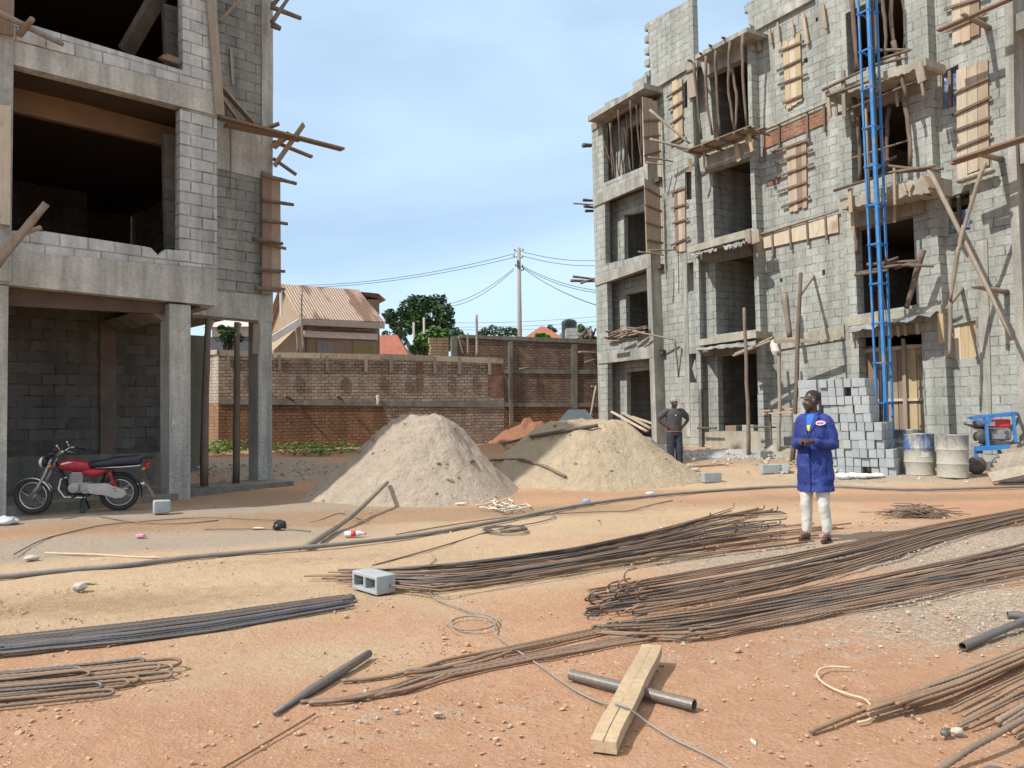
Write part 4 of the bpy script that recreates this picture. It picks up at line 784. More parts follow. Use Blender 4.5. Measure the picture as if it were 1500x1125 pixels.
# side stretch going away to the left; sunlight painted into its paler bricks
q1 = Y(320, 600, D1); q2 = Y(262, 600, D1 + 1.7); SW = Frame((q2.x, q2.y), (q1.x - q2.x, q1.y - q2.y)); sw = empty('brick_wall', label='short whitish sunlit brick wall seen between the columns of the left building', cat='wall', m=SW.m)
L_ = (q1 - q2).length
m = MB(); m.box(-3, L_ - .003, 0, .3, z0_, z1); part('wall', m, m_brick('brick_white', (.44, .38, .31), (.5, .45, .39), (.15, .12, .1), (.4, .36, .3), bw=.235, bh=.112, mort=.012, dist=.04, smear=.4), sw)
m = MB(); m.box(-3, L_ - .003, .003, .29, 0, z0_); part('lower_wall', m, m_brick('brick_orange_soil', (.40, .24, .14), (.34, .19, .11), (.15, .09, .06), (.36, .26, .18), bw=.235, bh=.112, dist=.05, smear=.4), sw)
m = MB(); m.box(-3, L_ - .003, -.06, .3, z1, z1 + .16); part('coping', m, conc_y, sw)
for i, (xa, xb, ya, yb) in enumerate(((322, 400, 513, 515), (400, 470, 516, 517), (470, 560, 517, 519), (560, 637, 518, 521), (637, 738, 521, 524.5))):
    m = plate(BW, -.09 - .006 * (i % 2), -.05 - .006 * (i % 2), [(xa, ya), (xb - 1, yb), (xb - 1, yb + 8), (xa, ya + 8)]); thing('coping_board', m, (plank_g, plank_p, plank_t)[i % 3], ['first coping board from the left on the long brick wall', 'second coping board from the left on the long brick wall', 'middle coping board on the long brick wall', 'second coping board from the right on the long brick wall', 'last coping board at the right end of the long brick wall'][i], 'board', 'coping boards on the brick wall', frame=BW)
sticks('cleat', [(x, 519 + (x - 320) * .012, -.14, x + 1, 541 + (x - 320) * .02, -.12, .055) for x in (334, 348, 409, 479, 536, 573, 637, 673, 717)], plank_g, 'short upright cleat holding the coping boards of the brick wall', 'cleat', 'cleats on the long brick wall', fr=BW, sq=True)
sticks('joist', [(418, 580, -.5, 432, 588, .1, .05), (494, 580, -.3, 500, 585, .1, .05)], bark, ['dark stub in the ring beam of the brick wall, left one', 'dark stub in the ring beam of the brick wall, right one'], 'joist', fr=BW)
m = MB(); q = BW.at(553, 584, -.1); m.loft([(q.x, q.y, q.z - .22, .03, .02), (q.x + .02, q.y, q.z - .05, .06, .05), (q.x, q.y, q.z + .1, .07, .05), (q.x, q.y, q.z + .13, .01, .01)], 7); thing('rag', m, m_flat('rag_white', (.7, .68, .64), .9), 'whitish rag hanging from the ring beam of the brick wall', 'rag', frame=BW)
# taller wall behind, to the right
D2 = 31.2; B1 = Y(660, 600, D2); B2 = Y(885, 600, D2 + 1.9); TW = Frame((B1.x, B1.y), (B2.x - B1.x, B2.y - B1.y))
tw = empty('brick_wall', label='taller dusky brick wall with concrete posts and beams, behind the yellow sand pile', cat='wall', m=TW.m)
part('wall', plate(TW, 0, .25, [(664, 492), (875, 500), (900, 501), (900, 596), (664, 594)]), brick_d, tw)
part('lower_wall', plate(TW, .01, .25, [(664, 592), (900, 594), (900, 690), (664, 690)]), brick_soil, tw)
part('coping', plate(TW, -.05, .3, [(676, 490), (900, 498), (900, 505), (676, 495)]), conc_d, tw)
for q in ([(738, 541), (900, 542), (900, 548), (738, 547)], [(738, 590), (900, 590), (900, 596), (738, 596)]): part('ring_beam', plate(TW, -.04, .2, q), conc_d, tw)
for q in ([(745, 500), (751, 500), (752, 640), (747, 640)], [(838, 504), (846, 504), (846, 640), (838, 640)], [(662, 494), (670, 494), (670, 600), (662, 600)]): part('post', plate(TW, -.06, .2, q), conc_d, tw)
m = MB(); q = TW.at(663, 493, 0); qb = TW.at(642, 493, 0)
EW = Frame(TW.w((q.x, 0, 0)).xy, (-.75, .66))
m = MB(); n = 14
for k in range(n):
    zc = TW.at(663, 494, 0).z - k * .115; m.box(-.75 + rnd(-.04, .04), 0, -.02, .26, zc - .11, zc - .004)
m.v = [Vector((p.x, p.y + .25, p.z)) for p in m.v]
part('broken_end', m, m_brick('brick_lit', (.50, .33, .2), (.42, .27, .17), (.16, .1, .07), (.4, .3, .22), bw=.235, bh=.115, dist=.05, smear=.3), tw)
sticks('pole', [(686, 520, -.3, 685, 488, -.3, .05), (699, 524, -.4, 698, 461, -.4, .06), (679, 520, -.2, 671, 492, -.2, .03)], bark_p, ['shorter thin pole standing behind the brick wall', 'taller thin pole standing behind the brick wall', 'thin stick leaning on the dusky brick wall'], 'pole', fr=TW)
sticks('joist', [(848, 516, -.3, 876, 517, .1, .05), (857, 531, -.5, 876, 525, .1, .04), (761, 541, -.2, 776, 538, -.1, .04)], bark_p, ['thin pole poking from the tower side across the dusky wall, upper one', 'thin pole poking from the tower side across the dusky wall, lower one', 'pale stick lying on the middle beam of the dusky wall'], 'pole', fr=TW)
sticks('pole', [(873, 566, -2, 864, 616, -2.4, .05), (866, 566, -2, 876, 568, -2, .04), (862, 608, -2.2, 880, 606, -2.2, .05)], bark_p, ['pole leaning at the left foot of the end tower', 'short cross stick tied to the leaning pole at the tower', 'pale board at the left foot of the end tower'], 'pole', fr=TW)
for k in range(14):
    a = TW.at(rnd(846, 876), rnd(488, 504), .6); an = rnd(0, 3.1); m = MB(); dv = Vector((math.cos(an) * .5, rnd(-.3, .3), math.sin(an) * .4)); m.beam(a - dv, a + dv, .06, .06)
    thing('scrap_board', m, bark, 'dark stick in the tangle on the dusky wall beside the tower', 'stick', 'sticks heaped on the dusky wall', frame=TW)
# rubble bank at the foot of the taller wall
def heap(name, cx, cy, rx, ry, h, mat, label, cat, sd, kind=None, amp=.35):
    n, k_ = 40, 12; vs = [(cx, cy, gz(cx, cy) + h)]; fs = []
    for j in range(1, k_ + 1):
        for i in range(n):
            a = 2 * math.pi * i / n; k = j / k_; x, y = cx + rx * k * math.cos(a), cy + ry * k * math.sin(a)
            vs.append((x, y, gz(x, y) + h * (1 - k) ** .8 * (1 + amp * noise.noise((x * 3, y * 3, sd))) + .05 * noise.noise((x * 8, y * 8, sd)) - .04 * k))
    for i in range(n): fs.append((0, 1 + i, 1 + (i + 1) % n))
    for j in range(k_ - 1):
        for i in range(n): a, b = 1 + j * n, 1 + (j + 1) * n; k = (i + 1) % n; fs.append((a + i, b + i, b + k, a + k))
    m = MB(); m.add(vs, fs); o = thing(name, m, mat, label, cat, smooth=True)
    if kind: o['kind'] = kind
    return o
soil = m_noise('red_soil', (.30, .14, .075), (.22, .10, .055), 3, .95, .03, 12, var=0, c3=(.34, .20, .12))
q = Y(775, 620, 30.0); heap('soil_bank', q.x, q.y, 1.9, 1.2, .9, soil, 'red soil bank at the foot of the dusky brick wall', 'soil bank', 4)
q = G(1085, 668); grey_rub = m_noise('rubble_grey', (.40, .40, .38), (.29, .29, .28), 5, .95, .03, 14, var=0)
heap('rubble_bank', q.x - .5, q.y + .3, 2.6, .9, .17, grey_rub, 'low bank of grey broken concrete along the foot of the loggias', 'rubble', 6)
q = G(985, 668); heap('rubble_bank', q.x - .4, q.y + .6, 1.3, .9, .3, grey_rub, 'bank of grey rubble at the foot of the end tower', 'rubble', 7)
q = G(1150, 668); heap('soil_bank', q.x, q.y + .3, .9, .5, .32, conc_y, 'low heap of broken mortar behind the man in the blue coat', 'rubble', 8)
mr_ = MB()
for k in range(650):
    px, py = random.choice(((1090, 668, 90, 9), (985, 664, 40, 12), (1140, 668, 40, 9), (1190, 690, 60, 6), (330, 690, 60, 16), (440, 690, 50, 16), (760, 650, 40, 12)))[0:2], 0
    c = px; q = G(random.gauss(c[0], 36), min(720, max(650, random.gauss(c[1], 8)))); stone(mr_, (q.x, q.y, q.z + rnd(0, .1)), rnd(.012, .05), .8)
o = thing('rubble', mr_, st_p, 'loose broken concrete lying along the foot of the buildings', 'rubble'); o['kind'] = 'stuff'

# ------------------------------------------------------------------ houses beyond the wall
def m_roof(name, c1, c2, c3):
    s = N(name); n1 = s.noise(.9, 4, .5, st=(1.2, .25, .25)); n2 = s.noise(7, 5, .7); wv = s.n('ShaderNodeTexWave', bands_direction='X'); wv.inputs['Scale'].default_value = 2.2; s.l(s.obj(), wv.inputs[0])
    col = s.mix(s.ramp(n1, .47, .53), c1, c2); col = s.mix(s.ramp(n2, .54, .64, 0, .8), col, c3); s.bump(wv.outputs['Fac'], .05, 1); return s.fin(col, .75)
HD = 37.0; H1 = Y(444, 500, HD); H2 = Y(556, 500, HD + 2.0); HF = Frame((H1.x, H1.y), (H2.x - H1.x, H2.y - H1.y))
hs = empty('house', label='tan two storey house with a rust patched corrugated roof beyond the brick wall', cat='house', m=HF.m)
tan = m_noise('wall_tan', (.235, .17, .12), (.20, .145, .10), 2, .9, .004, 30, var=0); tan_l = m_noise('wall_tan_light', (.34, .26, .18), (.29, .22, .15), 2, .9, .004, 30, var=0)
WX0, WX1 = HF.at(444, 500, 0).x, HF.at(552, 500, 0).x; ze = HF.at(444, 470, 0).z
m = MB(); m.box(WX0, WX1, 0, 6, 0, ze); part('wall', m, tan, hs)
wing = plate(HF, -.9, 0, [(409, 440), (444, 470), (444, 560), (400, 560), (401, 470)]); 
zr = HF.at(430, 418, 2.6).z; EV = -.45
m = MB(); m.prism([(0, 0), (1, 0), (1, 1)], 0, 1); m = MB()
gx_ = WX0 + .003
m.add([(gx_, 0, 0), (gx_, 6, 0), (gx_, 6, ze), (gx_, 2.8, zr - .1), (gx_, 0, ze), (gx_ + .2, 0, 0), (gx_ + .2, 6, 0), (gx_ + .2, 6, ze), (gx_ + .2, 2.8, zr - .1), (gx_ + .2, 0, ze)], [(4, 3, 2, 1, 0), (5, 6, 7, 8, 9), (0, 1, 6, 5), (1, 2, 7, 6), (2, 3, 8, 7), (3, 4, 9, 8), (4, 0, 5, 9)])
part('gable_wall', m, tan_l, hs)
m = MB(); E0, E1 = HF.at(441, 468, EV), HF.at(563, 473, EV); R0, R1 = HF.at(408, 415, 2.8), HF.at(541, 425, 2.8); R0 = Vector((E0.x - .1, 2.8, zr)); R1 = Vector((E1.x - .1, 2.8, zr)); B0 = Vector((R0.x, 6.5, ze - .2)); B1_ = Vector((R1.x, 6.5, ze - .2)); up = Vector((0, 0, .06))
m.add([E0, E1, R1, R0, B0, B1_] + [p + up for p in (E0, E1, R1, R0, B0, B1_)], [(3, 2, 1, 0), (4, 5, 2, 3), (6, 7, 8, 9), (9, 8, 11, 10), (0, 1, 7, 6), (5, 4, 10, 11), (1, 2, 8, 7), (2, 5, 11, 8), (3, 0, 6, 9), (4, 3, 9, 10)])
roof_m = m_roof('rusty_roof', (.40, .285, .21), (.19, .09, .055), (.27, .15, .1)); part('roof', m, roof_m, hs)
m = MB(); m.box(E0.x, E1.x, EV - .05, EV - .003, E0.z - .25, E0.z + .03); part('fascia', m, m_flat('fascia', (.40, .35, .30), .8), hs)
m = MB(); m.box(WX0 + .02, WX1, -.12, -.003, HF.at(500, 496, 0).z, HF.at(500, 487, 0).z); part('string_course', m, m_flat('offwhite', (.62, .56, .49), .8), hs)
for xa, xb in ((466, 486), (520, 541)):
    m = plate(HF, -.05, -.003, [(xa, 477), (xb, 478), (xb, 484), (xa, 483)]); o = part('vent_block', m, m_flat('vent', (.36, .26, .2), .9), hs); mm = MB()
    for k in range(6): q = HF.at(xa + 2.5 + k * 3.1, 480.5, -.06); mm.box(q.x - .03, q.x + .03, -.058, -.052, q.z - .05, q.z + .05)
    part('opening', mm, m_flat('hole', (.03, .025, .02), .9), o)  # dark plates paint the shade inside the vent holes
for xa, xb, mt in ((464, 488, (.20, .20, .23)), (517, 550, (.22, .19, .07))):
    o = part('window', plate(HF, -.04, -.003, [(xa, 499), (xb, 500), (xb, 520), (xa, 520)]), m_flat('window_frame', (.26, .19, .13), .7), hs)
    w2 = (xb - xa - 2) / 3
    mm = MB()
    for k in range(3): plate(HF, -.05, -.042, [(xa + 1.5 + k * w2, 501), (xa + k * w2 + w2, 501), (xa + k * w2 + w2, 519), (xa + 1.5 + k * w2, 519)], mb=mm)
    part('pane', mm, m_flat('pane' + str(xa), mt, .25), o)
# wing with the white sloping gutter
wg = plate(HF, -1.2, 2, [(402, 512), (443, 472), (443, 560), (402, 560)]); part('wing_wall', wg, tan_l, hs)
m = MB(); m.beam(HF.at(398, 497, -1.35), HF.at(440, 471, -1.35), .25, .3); part('gutter', m, m_flat('white_trim', (.80, .76, .70), .7), hs)
m = MB(); m.beam(HF.at(412, 462, -.2), HF.at(411.5, 424, -.2), .10, .1); part('pipe', m, m_flat('white_pipe', (.78, .75, .7), .6), hs)
sticks('pole', [(446, 518, -1.8, 442, 424, -1.8, .05), (437, 516, -1.6, 433, 480, -1.6, .05)], bark_p, ['thin crooked pole standing before the tan house', 'short dark pole before the wing of the tan house'], 'pole', fr=HF, bend=.06)
# gable of another, higher roof piece on the right
m = MB(); a, b = HF.at(541, 424, 3.2), HF.at(560, 440, 3.2); m.add([Vector((a.x - 3, 2.9, zr + .02)), Vector((a.x + .4, 2.9, zr - .05)), Vector((b.x + .15, 3.0, b.z)), Vector((b.x - 2, 3.0, b.z + .3)), Vector((a.x - 3, 6.0, zr - .4)), Vector((b.x + .15, 6.0, b.z - .2))], [(3, 2, 1, 0), (0, 1, 5, 4), (1, 2, 5), (0, 4, 3), (3, 4, 5, 2)]); part('upper_roof', m, roof_m, hs)
m = MB(); m.box(b.x - .9, b.x - .25, 3.0, 5.5, 3, b.z - .02); part('upper_wall', m, tan, hs)
def far_house(label, px0, px1, ytop, yeave, d, wallm, roofm, hip=.35, name='house'):
    a, b = Y(px0, 560, d), Y(px1, 560, d); f = Frame((a.x, a.y), (b.x - a.x, b.y - a.y)); Wd = (b - a).length; ze = Y((px0 + px1) / 2, yeave, d).z; zt = Y((px0 + px1) / 2, ytop, d + Wd * .3).z
    t = empty(name, label=label, cat='house', m=f.m); m = MB(); m.box(.3, Wd - .3, .3, Wd * .8, 0, ze); o = part('wall', m, wallm, t)
    m = MB(); m.add([(0, 0, ze - .1), (Wd, 0, ze - .1), (Wd, Wd * .85, ze - .1), (0, Wd * .85, ze - .1), (Wd * hip, Wd * .42, zt), (Wd * (1 - hip), Wd * .42, zt)], [(0, 1, 5, 4), (1, 2, 5), (2, 3, 4, 5), (3, 0, 4), (3, 2, 1, 0)]); part('roof', m, roofm, t)
    m = MB()
    for k in (.3, .7): m.box(Wd * k - .4, Wd * k + .4, .26, .31, ze - 1.6, ze - .5)
    part('window', m, m_flat('far_window', (.12, .12, .13), .4), t); return t
tile = m_noise('roof_tile_red', (.38, .125, .075), (.29, .10, .06), 3, .8, .02, 14, var=0); pale_w = m_flat('pale_wall', (.62, .60, .55), .9)
far_house('low house with an orange red tiled roof right of the tan house', 525, 600, 490, 521, 46, tan_l, tile, .3)
far_house('house with a red hipped roof beyond the dusky wall, right of the utility pole', 762, 832, 477, 497, 60, pale_w, tile, .46)
far_house('white walled house seen between the columns of the left building', 296, 372, 455, 475, 33, pale_w, m_flat('white_roof', (.55, .54, .5), .8), .3)
# shack with a black water tank
t = empty('shack', label='low grey shack roof beyond the dusky wall beside the tower', cat='shed', m=Matrix.Translation(Y(855, 500, 45))); o3 = t.matrix_world.translation
m = MB(); m.box(-1.6, 3, 0, 3, -3, -.15); part('wall', m, tan, t); m = MB(); m.beam(Vector((-2.0, -.3, -.25)), Vector((3, -.3, .45)), .1, .12); m.box(-1.9, 3, -.25, 3.2, .02, .1); part('roof', m, m_flat('shack_roof', (.3, .28, .26), .8), t)
m = MB(); m.box(-.9, .6, 1, 3, .1, .9); part('upper_wall', m, block_g, t)
q = Y(834, 489, 48); m = MB(); m.lathe([(.02, 0), (.46, 0), (.48, .1), (.46, .2), (.48, .3), (.46, .45), (.48, .6), (.46, .75), (.3, .86), (.1, .9), (.02, .92)], 16, (q.x, q.y, q.z)); thing('water_tank', m, m_flat('tank_black', (.035, .037, .045), .5), 'black plastic water tank on the roofs beside the tower', 'water tank', smooth=True)
m = MB(); m.box(q.x - .6, q.x + .6, q.y - .5, q.y + .6, 0, q.z - .003); thing('tank_stand', m, block_g, 'block stand carrying the black water tank', 'tank stand')

# ------------------------------------------------------------------ trees
def leafm(name, a, b):
    s = N(name); n = s.noise(.9, 3, .6); col = s.mix(s.ramp(n, .35, .65), a, b); col = s.scale(col, s.ramp(s.noise(9, 2), .3, .7, .75, 1.2))
    s.b.inputs['Subsurface Weight'].default_value = 0; return s.fin(col, .6, spec=.25)
lf_d = leafm('leaf_dark', (.035, .075, .035), (.06, .11, .045)); lf_m = leafm('leaf_mid', (.075, .15, .04), (.10, .19, .05)); lf_l = leafm('leaf_light', (.13, .25, .05), (.10, .20, .04))
def tree(label, px, pbase, d, clumps, leaf, mat, nl, cat='tree', name='tree', gap=.0):
    """clumps: list of (px,py,radius px) giving the crown; each gets leaf sprays spread over and in it"""
    b = Y(px, pbase, d); zg = .4 if b.z > .4 else gz(b.x, b.y); t = empty(name, (b.x, b.y, zg), label, cat); o = Vector((b.x, b.y, zg)); sc = d / F; m = MB(); tm = MB()
    top = max(Y(c[0], c[1], d).z for c in clumps) - zg
    tm.tube([(0, 0, -.1), (rnd(-.1, .1), 0, top * .25), (rnd(-.2, .2), 0, top * .55), (0, 0, top * .9)], [top * .035, top * .03, top * .02, top * .006], 7)
    for cx, cy, r in clumps:
        c = Y(cx, cy, d + rnd(-.6, .6) * r * sc * 1.2) - o; r *= sc
        tm.tube([(0, 0, min(top * .3, c.z * .6)), (c.x * .5, c.y * .5, c.z * .75), tuple(c)], [top * .016, top * .01, top * .003], 5)
        for k in range(int(nl / 420 * 30 * (r / leaf) ** 2)):
            v = Vector((random.gauss(0, 1), random.gauss(0, 1), random.gauss(0, 1))).normalized() * r * (rnd(.35, 1.06) ** .6)
            if noise.noise(v * (1.6 / r) + c) < -.28 + gap: continue
            p = c + v; s_ = leaf * rnd(.6, 1.35); a = Vector((rnd(-1, 1), rnd(-1, 1), rnd(-.6, .6))).normalized(); bb = a.cross(Vector((rnd(-1, 1), rnd(-1, 1), rnd(-1, 1)))).normalized()
            m.add([p - a * s_, p + bb * s_ * .5 - a * .2 * s_, p + a * s_, p - bb * s_ * .5 + a * .1 * s_], [(0, 1, 2, 3)])
    part('trunk', tm, bark, t); part('crown', m, mat, t)
tree('large dark green tree with a dense crown beyond the brick wall', 622, 520, 62, [(580, 468, 15), (598, 452, 15), (618, 446, 15), (637, 444, 13), (650, 458, 15), (655, 473, 12), (630, 462, 20), (608, 472, 18), (588, 482, 14), (570, 462, 9), (640, 478, 16), (620, 486, 14), (604, 440, 8), (648, 440, 7)], .2, lf_d, 380, gap=.13)
tree('brighter green bushy tree in front of the large dark tree', 632, 530, 44, [(618, 500, 12), (636, 490, 13), (652, 492, 11), (645, 506, 14), (628, 510, 12), (660, 505, 9), (610, 512, 9)], .12, lf_m, 520)
tree('small thin tree left of the large dark tree behind the orange roof', 578, 520, 52, [(572, 500, 9), (582, 506, 9), (566, 490, 6), (590, 500, 7), (578, 512, 9)], .12, lf_d, 420, gap=.12)
tree('far flat topped tree left of the utility pole', 728, 500, 95, [(710, 487, 7), (722, 484, 8), (736, 486, 8), (748, 485, 8), (758, 488, 6), (703, 490, 5)], .25, lf_d, 260)
tree('far small tree behind the taller thin pole', 672, 500, 90, [(668, 486, 6), (674, 489, 6), (664, 490, 4)], .22, lf_d, 260)
tree('small bright green bush before the red hipped roof', 793, 500, 50, [(788, 492, 5), (796, 492, 5), (802, 494, 4)], .09, lf_l, 700, 'bush', 'bush')
tree('tiny green shrub on the roofs beside the water tank', 851, 486, 46, [(850, 479, 4), (853, 481, 3.5), (849, 484, 3)], .08, lf_m, 900, 'bush', 'bush')
tree('dark treetop behind the red hipped roof', 806, 495, 80, [(806, 481, 5), (812, 484, 4)], .2, lf_d, 300)
tree('dark tree seen between the props behind the whitish wall', 342, 520, 31.0, [(330, 492, 10), (338, 486, 7), (350, 495, 6), (325, 482, 6), (333, 505, 8)], .08, lf_d, 900, gap=.1)
# weeds under the wall
gr = MB()
for k in range(1700):
    px = random.choice((rnd(284, 330), rnd(300, 372), rnd(400, 470), rnd(455, 525))); q = G(px, rnd(656, 668)); hgt = rnd(.1, .4) * (1.2 if px < 380 else .8); a = rnd(0, 6.3); l = Vector((math.cos(a), math.sin(a), 0)); p = q + Vector((rnd(-.3, .3), rnd(-.3, .3), hgt * rnd(.2, 1)))
    s_ = rnd(.03, .09); gr.add([p - l * s_, p + Vector((-l.y, l.x, .3)) * s_ * .6, p + l * s_ + Vector((0, 0, rnd(-.05, .05))), p - Vector((-l.y, l.x, .2)) * s_ * .6], [(0, 1, 2, 3)])
o = thing('weeds', gr, leafm('weed_leaf', (.12, .25, .045), (.09, .18, .04)), 'fresh green weeds growing along the foot of the brick wall', 'weeds'); o['kind'] = 'stuff'

# ------------------------------------------------------------------ utility pole and lines
PD = 46.0; pb = Y(762.5, 600, PD); ptop = Y(760, 363, PD)
up_ = empty('utility_pole', (pb.x, pb.y, gz(pb.x, pb.y)), 'tall wooden utility pole with cables spreading from its top', 'utility pole'); o = Vector((pb.x, pb.y, gz(pb.x, pb.y)))
m = MB(); m.tube([(0, 0, -.2), Vector((ptop.x - pb.x, 0, ptop.z - o.z)) * .5, (ptop.x - pb.x, 0, ptop.z - o.z)], [.17, .14, .11], 10); part('shaft', m, m_noise('pole_grey', (.33, .29, .24), (.25, .22, .18), 2, .85, .004, 30, st=(3, 3, .4), var=0), up_, True)
tz = ptop.z - o.z
for dz, dx in ((-.2, -.25), (-.55, -.3), (-.2, .25), (-.6, .2), (-1.1, -.2), (-1.15, .2), (-1.35, .25)):
    m = MB(); m.beam((ptop.x - pb.x, 0, tz + dz), (ptop.x - pb.x + dx, -.05, tz + dz), .04, .04); m.lathe([(.02, 0), (.05, .02), (.035, .06), (.05, .1), (.02, .13)], 8, (ptop.x - pb.x + dx, -.05, tz + dz)); part('insulator', m, steel_d, up_)
m = MB(); m.box(-.13 + (ptop.x - pb.x), -.0 + (ptop.x - pb.x), -.3, -.1, tz - 1.15, tz - .8); part('junction_box', m, steel_d, up_)
wire_m = m_flat('cable_dark', (.03, .03, .032), .6)
def cable(a, b, sag, r, label, name='power_line', n=14):
    m = MB(); pts = []
    for i in range(n + 1):
        t = i / n; p = a.lerp(b, t); p.z -= sag * 4 * t * (1 - t); pts.append(p)
    m.tube(pts, r, 4); thing(name, m, wire_m, label, 'cable', 'power lines around the utility pole')
P0 = lambda x, y: Y(x, y, PD - .05)
cable(P0(756, 371), Y(330, 413, PD + 12), .9, .016, 'upper of two cables running left from the pole top over the rusty roof')
cable(P0(754, 377), Y(330, 418, PD + 12), .8, .016, 'lower of two cables running left from the pole top over the rusty roof')
cable(P0(753, 393), Y(640, 447, PD + 8), .5, .018, 'upper cable slanting down left from the pole into the large tree'); cable(P0(752, 396), Y(640, 450, PD + 8), .6, .018, 'lower cable slanting down left from the pole into the large tree')
cable(P0(766, 369), Y(900, 379, PD + 6), .3, .016, 'topmost cable running right from the pole behind the tower'); cable(P0(766, 375), Y(900, 387, PD + 6), .3, .016, 'second cable running right from the pole behind the tower')
cable(P0(766, 390), Y(900, 428, PD - 8), .3, .016, 'upper cable slanting down right from the pole'); cable(P0(765, 391), Y(900, 431, PD - 8), .35, .016, 'thinner cable just under the upper slanting one on the right'); cable(P0(765, 392), Y(890, 452, PD - 12), .25, .02, 'lowest cable slanting down right from the pole to the tower')
for k, (ya, yb, lb_) in enumerate(((472, 461, 'highest of the level wires above the dusky wall'), (478, 468, 'second of the level wires above the dusky wall'), (481, 475, 'lowest of the level wires above the dusky wall'))): cable(Y(610, ya, 66), Y(900, yb, 70), .3, .014, lb_)
for (px, yt, yb, lb_) in ((606, 472, 520, 'thin grey post before the large dark tree, left one'), (621, 465, 520, 'thin grey post before the large dark tree, right one')):
    m = MB(); a, b = Y(px, yb, 55), Y(px, yt, 55); a.z = .4; m.tube([a, b], [.1, .08], 7); thing('post', m, m_flat('post_grey', (.36, .33, .29), .8), lb_, 'post', smooth=True)
# ------------------------------------------------------------------ blue hoist mast
q = RB.at(1283, 640, -1.2); gq = RB.gnd(q.x, -1.2)
hm = empty('hoist_mast', label='tall slim blue steel hoist mast rising before the openings of the right building', cat='hoist', m=RB.m @ Matrix.Translation((q.x, -1.2, gq))); ho = Vector((q.x, -1.2, gq))
def leg(xf, d, r, mat, nm='leg'):
    m = MB(); a, b = RB.at(xf(-90), -90, d) - ho, RB.at(xf(640), 640, d) - ho; b = a.lerp(b, (a.z) / (a.z - b.z)); m.beam(a, b, r * 2, r * 2); part(nm, m, mat, hm); return a, b
dark_b = m_flat('dark_hose', (.05, .05, .055), .5)
LEGS = [leg(lambda y: 1257 + .046 * y, -1.35, .022, blue), leg(lambda y: 1271.5 + .0445 * y, -1.35, .034, blue), leg(lambda y: 1283.5 + .04 * y, -1.03, .022, blue), leg(lambda y: 1269.5 + .044 * y, -1.03, .02, blue)]
ztop_ = RB.at(1271, 14, -1.35).z - gq
for k in range(-1, 12):
    z = ztop_ - k * .93
    if z < .3: break
    c = []
    for a, b in LEGS: t = (a.z - z) / (a.z - b.z); c.append(a.lerp(b, t))
    m = MB()
    for i, j in ((0, 1), (1, 2), (2, 3), (3, 0)): m.beam(c[i] + (c[i] - c[j]).normalized() * .05, c[j] + (c[j] - c[i]).normalized() * .05, .03, .035)
    part('brace', m, blue, hm)
m = MB(); m.tube([RB.at(1275, -80, -1.2) - ho, RB.at(1290, 480, -1.2) - ho, RB.at(1291, 640, -1.2) - ho], .045, 7); part('guide_rail', m, dark_b, hm)
m = MB(); m.tube([RB.at(1267, 160, -1.15) - ho, RB.at(1274, 335, -1.15) - ho], .05, 7); part('pole_guide', m, bark_p, hm, True)
m = MB(); pts = [RB.at(x, y, -1.3) - ho for x, y in ((1286, 400), (1291, 425), (1288, 445), (1294, 432), (1298, 460), (1301, 520))]; m.tube(pts, .012, 4); part('cable', m, dark_b, hm)

# ------------------------------------------------------------------ stack of blocks
q = G(1313, 697); BS = Frame((q.x, q.y), (.80, -.60)); zb0 = gz(q.x, q.y) - .02
def blockmesh(L=.4, Wd=.155, H=.19):
    m = MB(); c = .032; w2 = (L - 3 * c) / 2
    m.prism([(-L / 2, -Wd / 2), (L / 2, -Wd / 2), (L / 2, Wd / 2), (-L / 2, Wd / 2)], 0, H, [[(x, -Wd / 2 + c), (x + w2, -Wd / 2 + c), (x + w2, Wd / 2 - c), (x, Wd / 2 - c)] for x in (-L / 2 + c, c / 2)])
    m.v = [Vector((p.x, -p.z, p.y)) for p in m.v]; return m                  # hollows run upwards
bmesh_ = blockmesh().mesh('concrete_block', blockm)
bo = None
def blk(m4, label, group):
    global bo
    if bo is None: o = bpy.data.objects.new('concrete_block', bmesh_); bev(o, .006)
    else: o = bo.copy()
    C.objects.link(o); o.matrix_world = m4; tag(o, label, 'concrete block', group)
    if bo is None: bo = o
    return o
LBK, GBK = 'grey hollow block in the tall stack behind the man in the blue coat', 'blocks in the tall stack'
def sblk(x, y, r, rz, dz=0): blk(BS.m @ Matrix.Translation((x, y, zb0 + r * .194 + dz)) @ Matrix.Rotation(rz, 4, 'Z') @ Matrix.Rotation(rnd(-.012, .012), 4, 'X'), LBK, GBK)
for r in range(11):
    c0 = 0 if r < 3 else (1 if r < 6 else 2); c1 = 11 if r < 6 else 8
    sh = -.02 * r; depth = 3 if r < 6 else 2
    for c in range(c0, c1):
        x = -(c + .5) * .168 + sh + rnd(-.012, .012)
        if (r, c) in ((0, 3), (9, 4), (3, 6)) : continue
        for d in range(depth):
            if d and c != c0 and not (r >= 9 or c == c1 - 1): continue
            sblk(x, .2 + d * .415 + rnd(-.03, .03) + (.0 if d else rnd(-.02, .02)), r, math.pi / 2 + rnd(-.06, .06))
    if r >= 7:
        for yy in (0, .4, .8): sblk(-8.0 * .168 + sh - .25 - (0.03 if r < 9 else 0) + rnd(-.02, .02), .08 + yy + rnd(-.02, .02), r, rnd(-.05, .05))
    elif r == 6:
        for c in (8, 10, 11): sblk(-(c + .5) * .168 + sh, .2, r, math.pi / 2 + rnd(-.1, .1))
def gblk(px, py, rz, label, tilt=0, group=None, sc=1):
    p = G(px, py); return blk(Matrix.Translation(p) @ Matrix.Rotation(rz, 4, 'Z') @ Matrix.Rotation(tilt, 4, 'X') @ Matrix.Scale(sc, 4), label, group)
gblk(1042, 706, .3, 'single grey block standing in the gravel right of the man in the cap', 0)
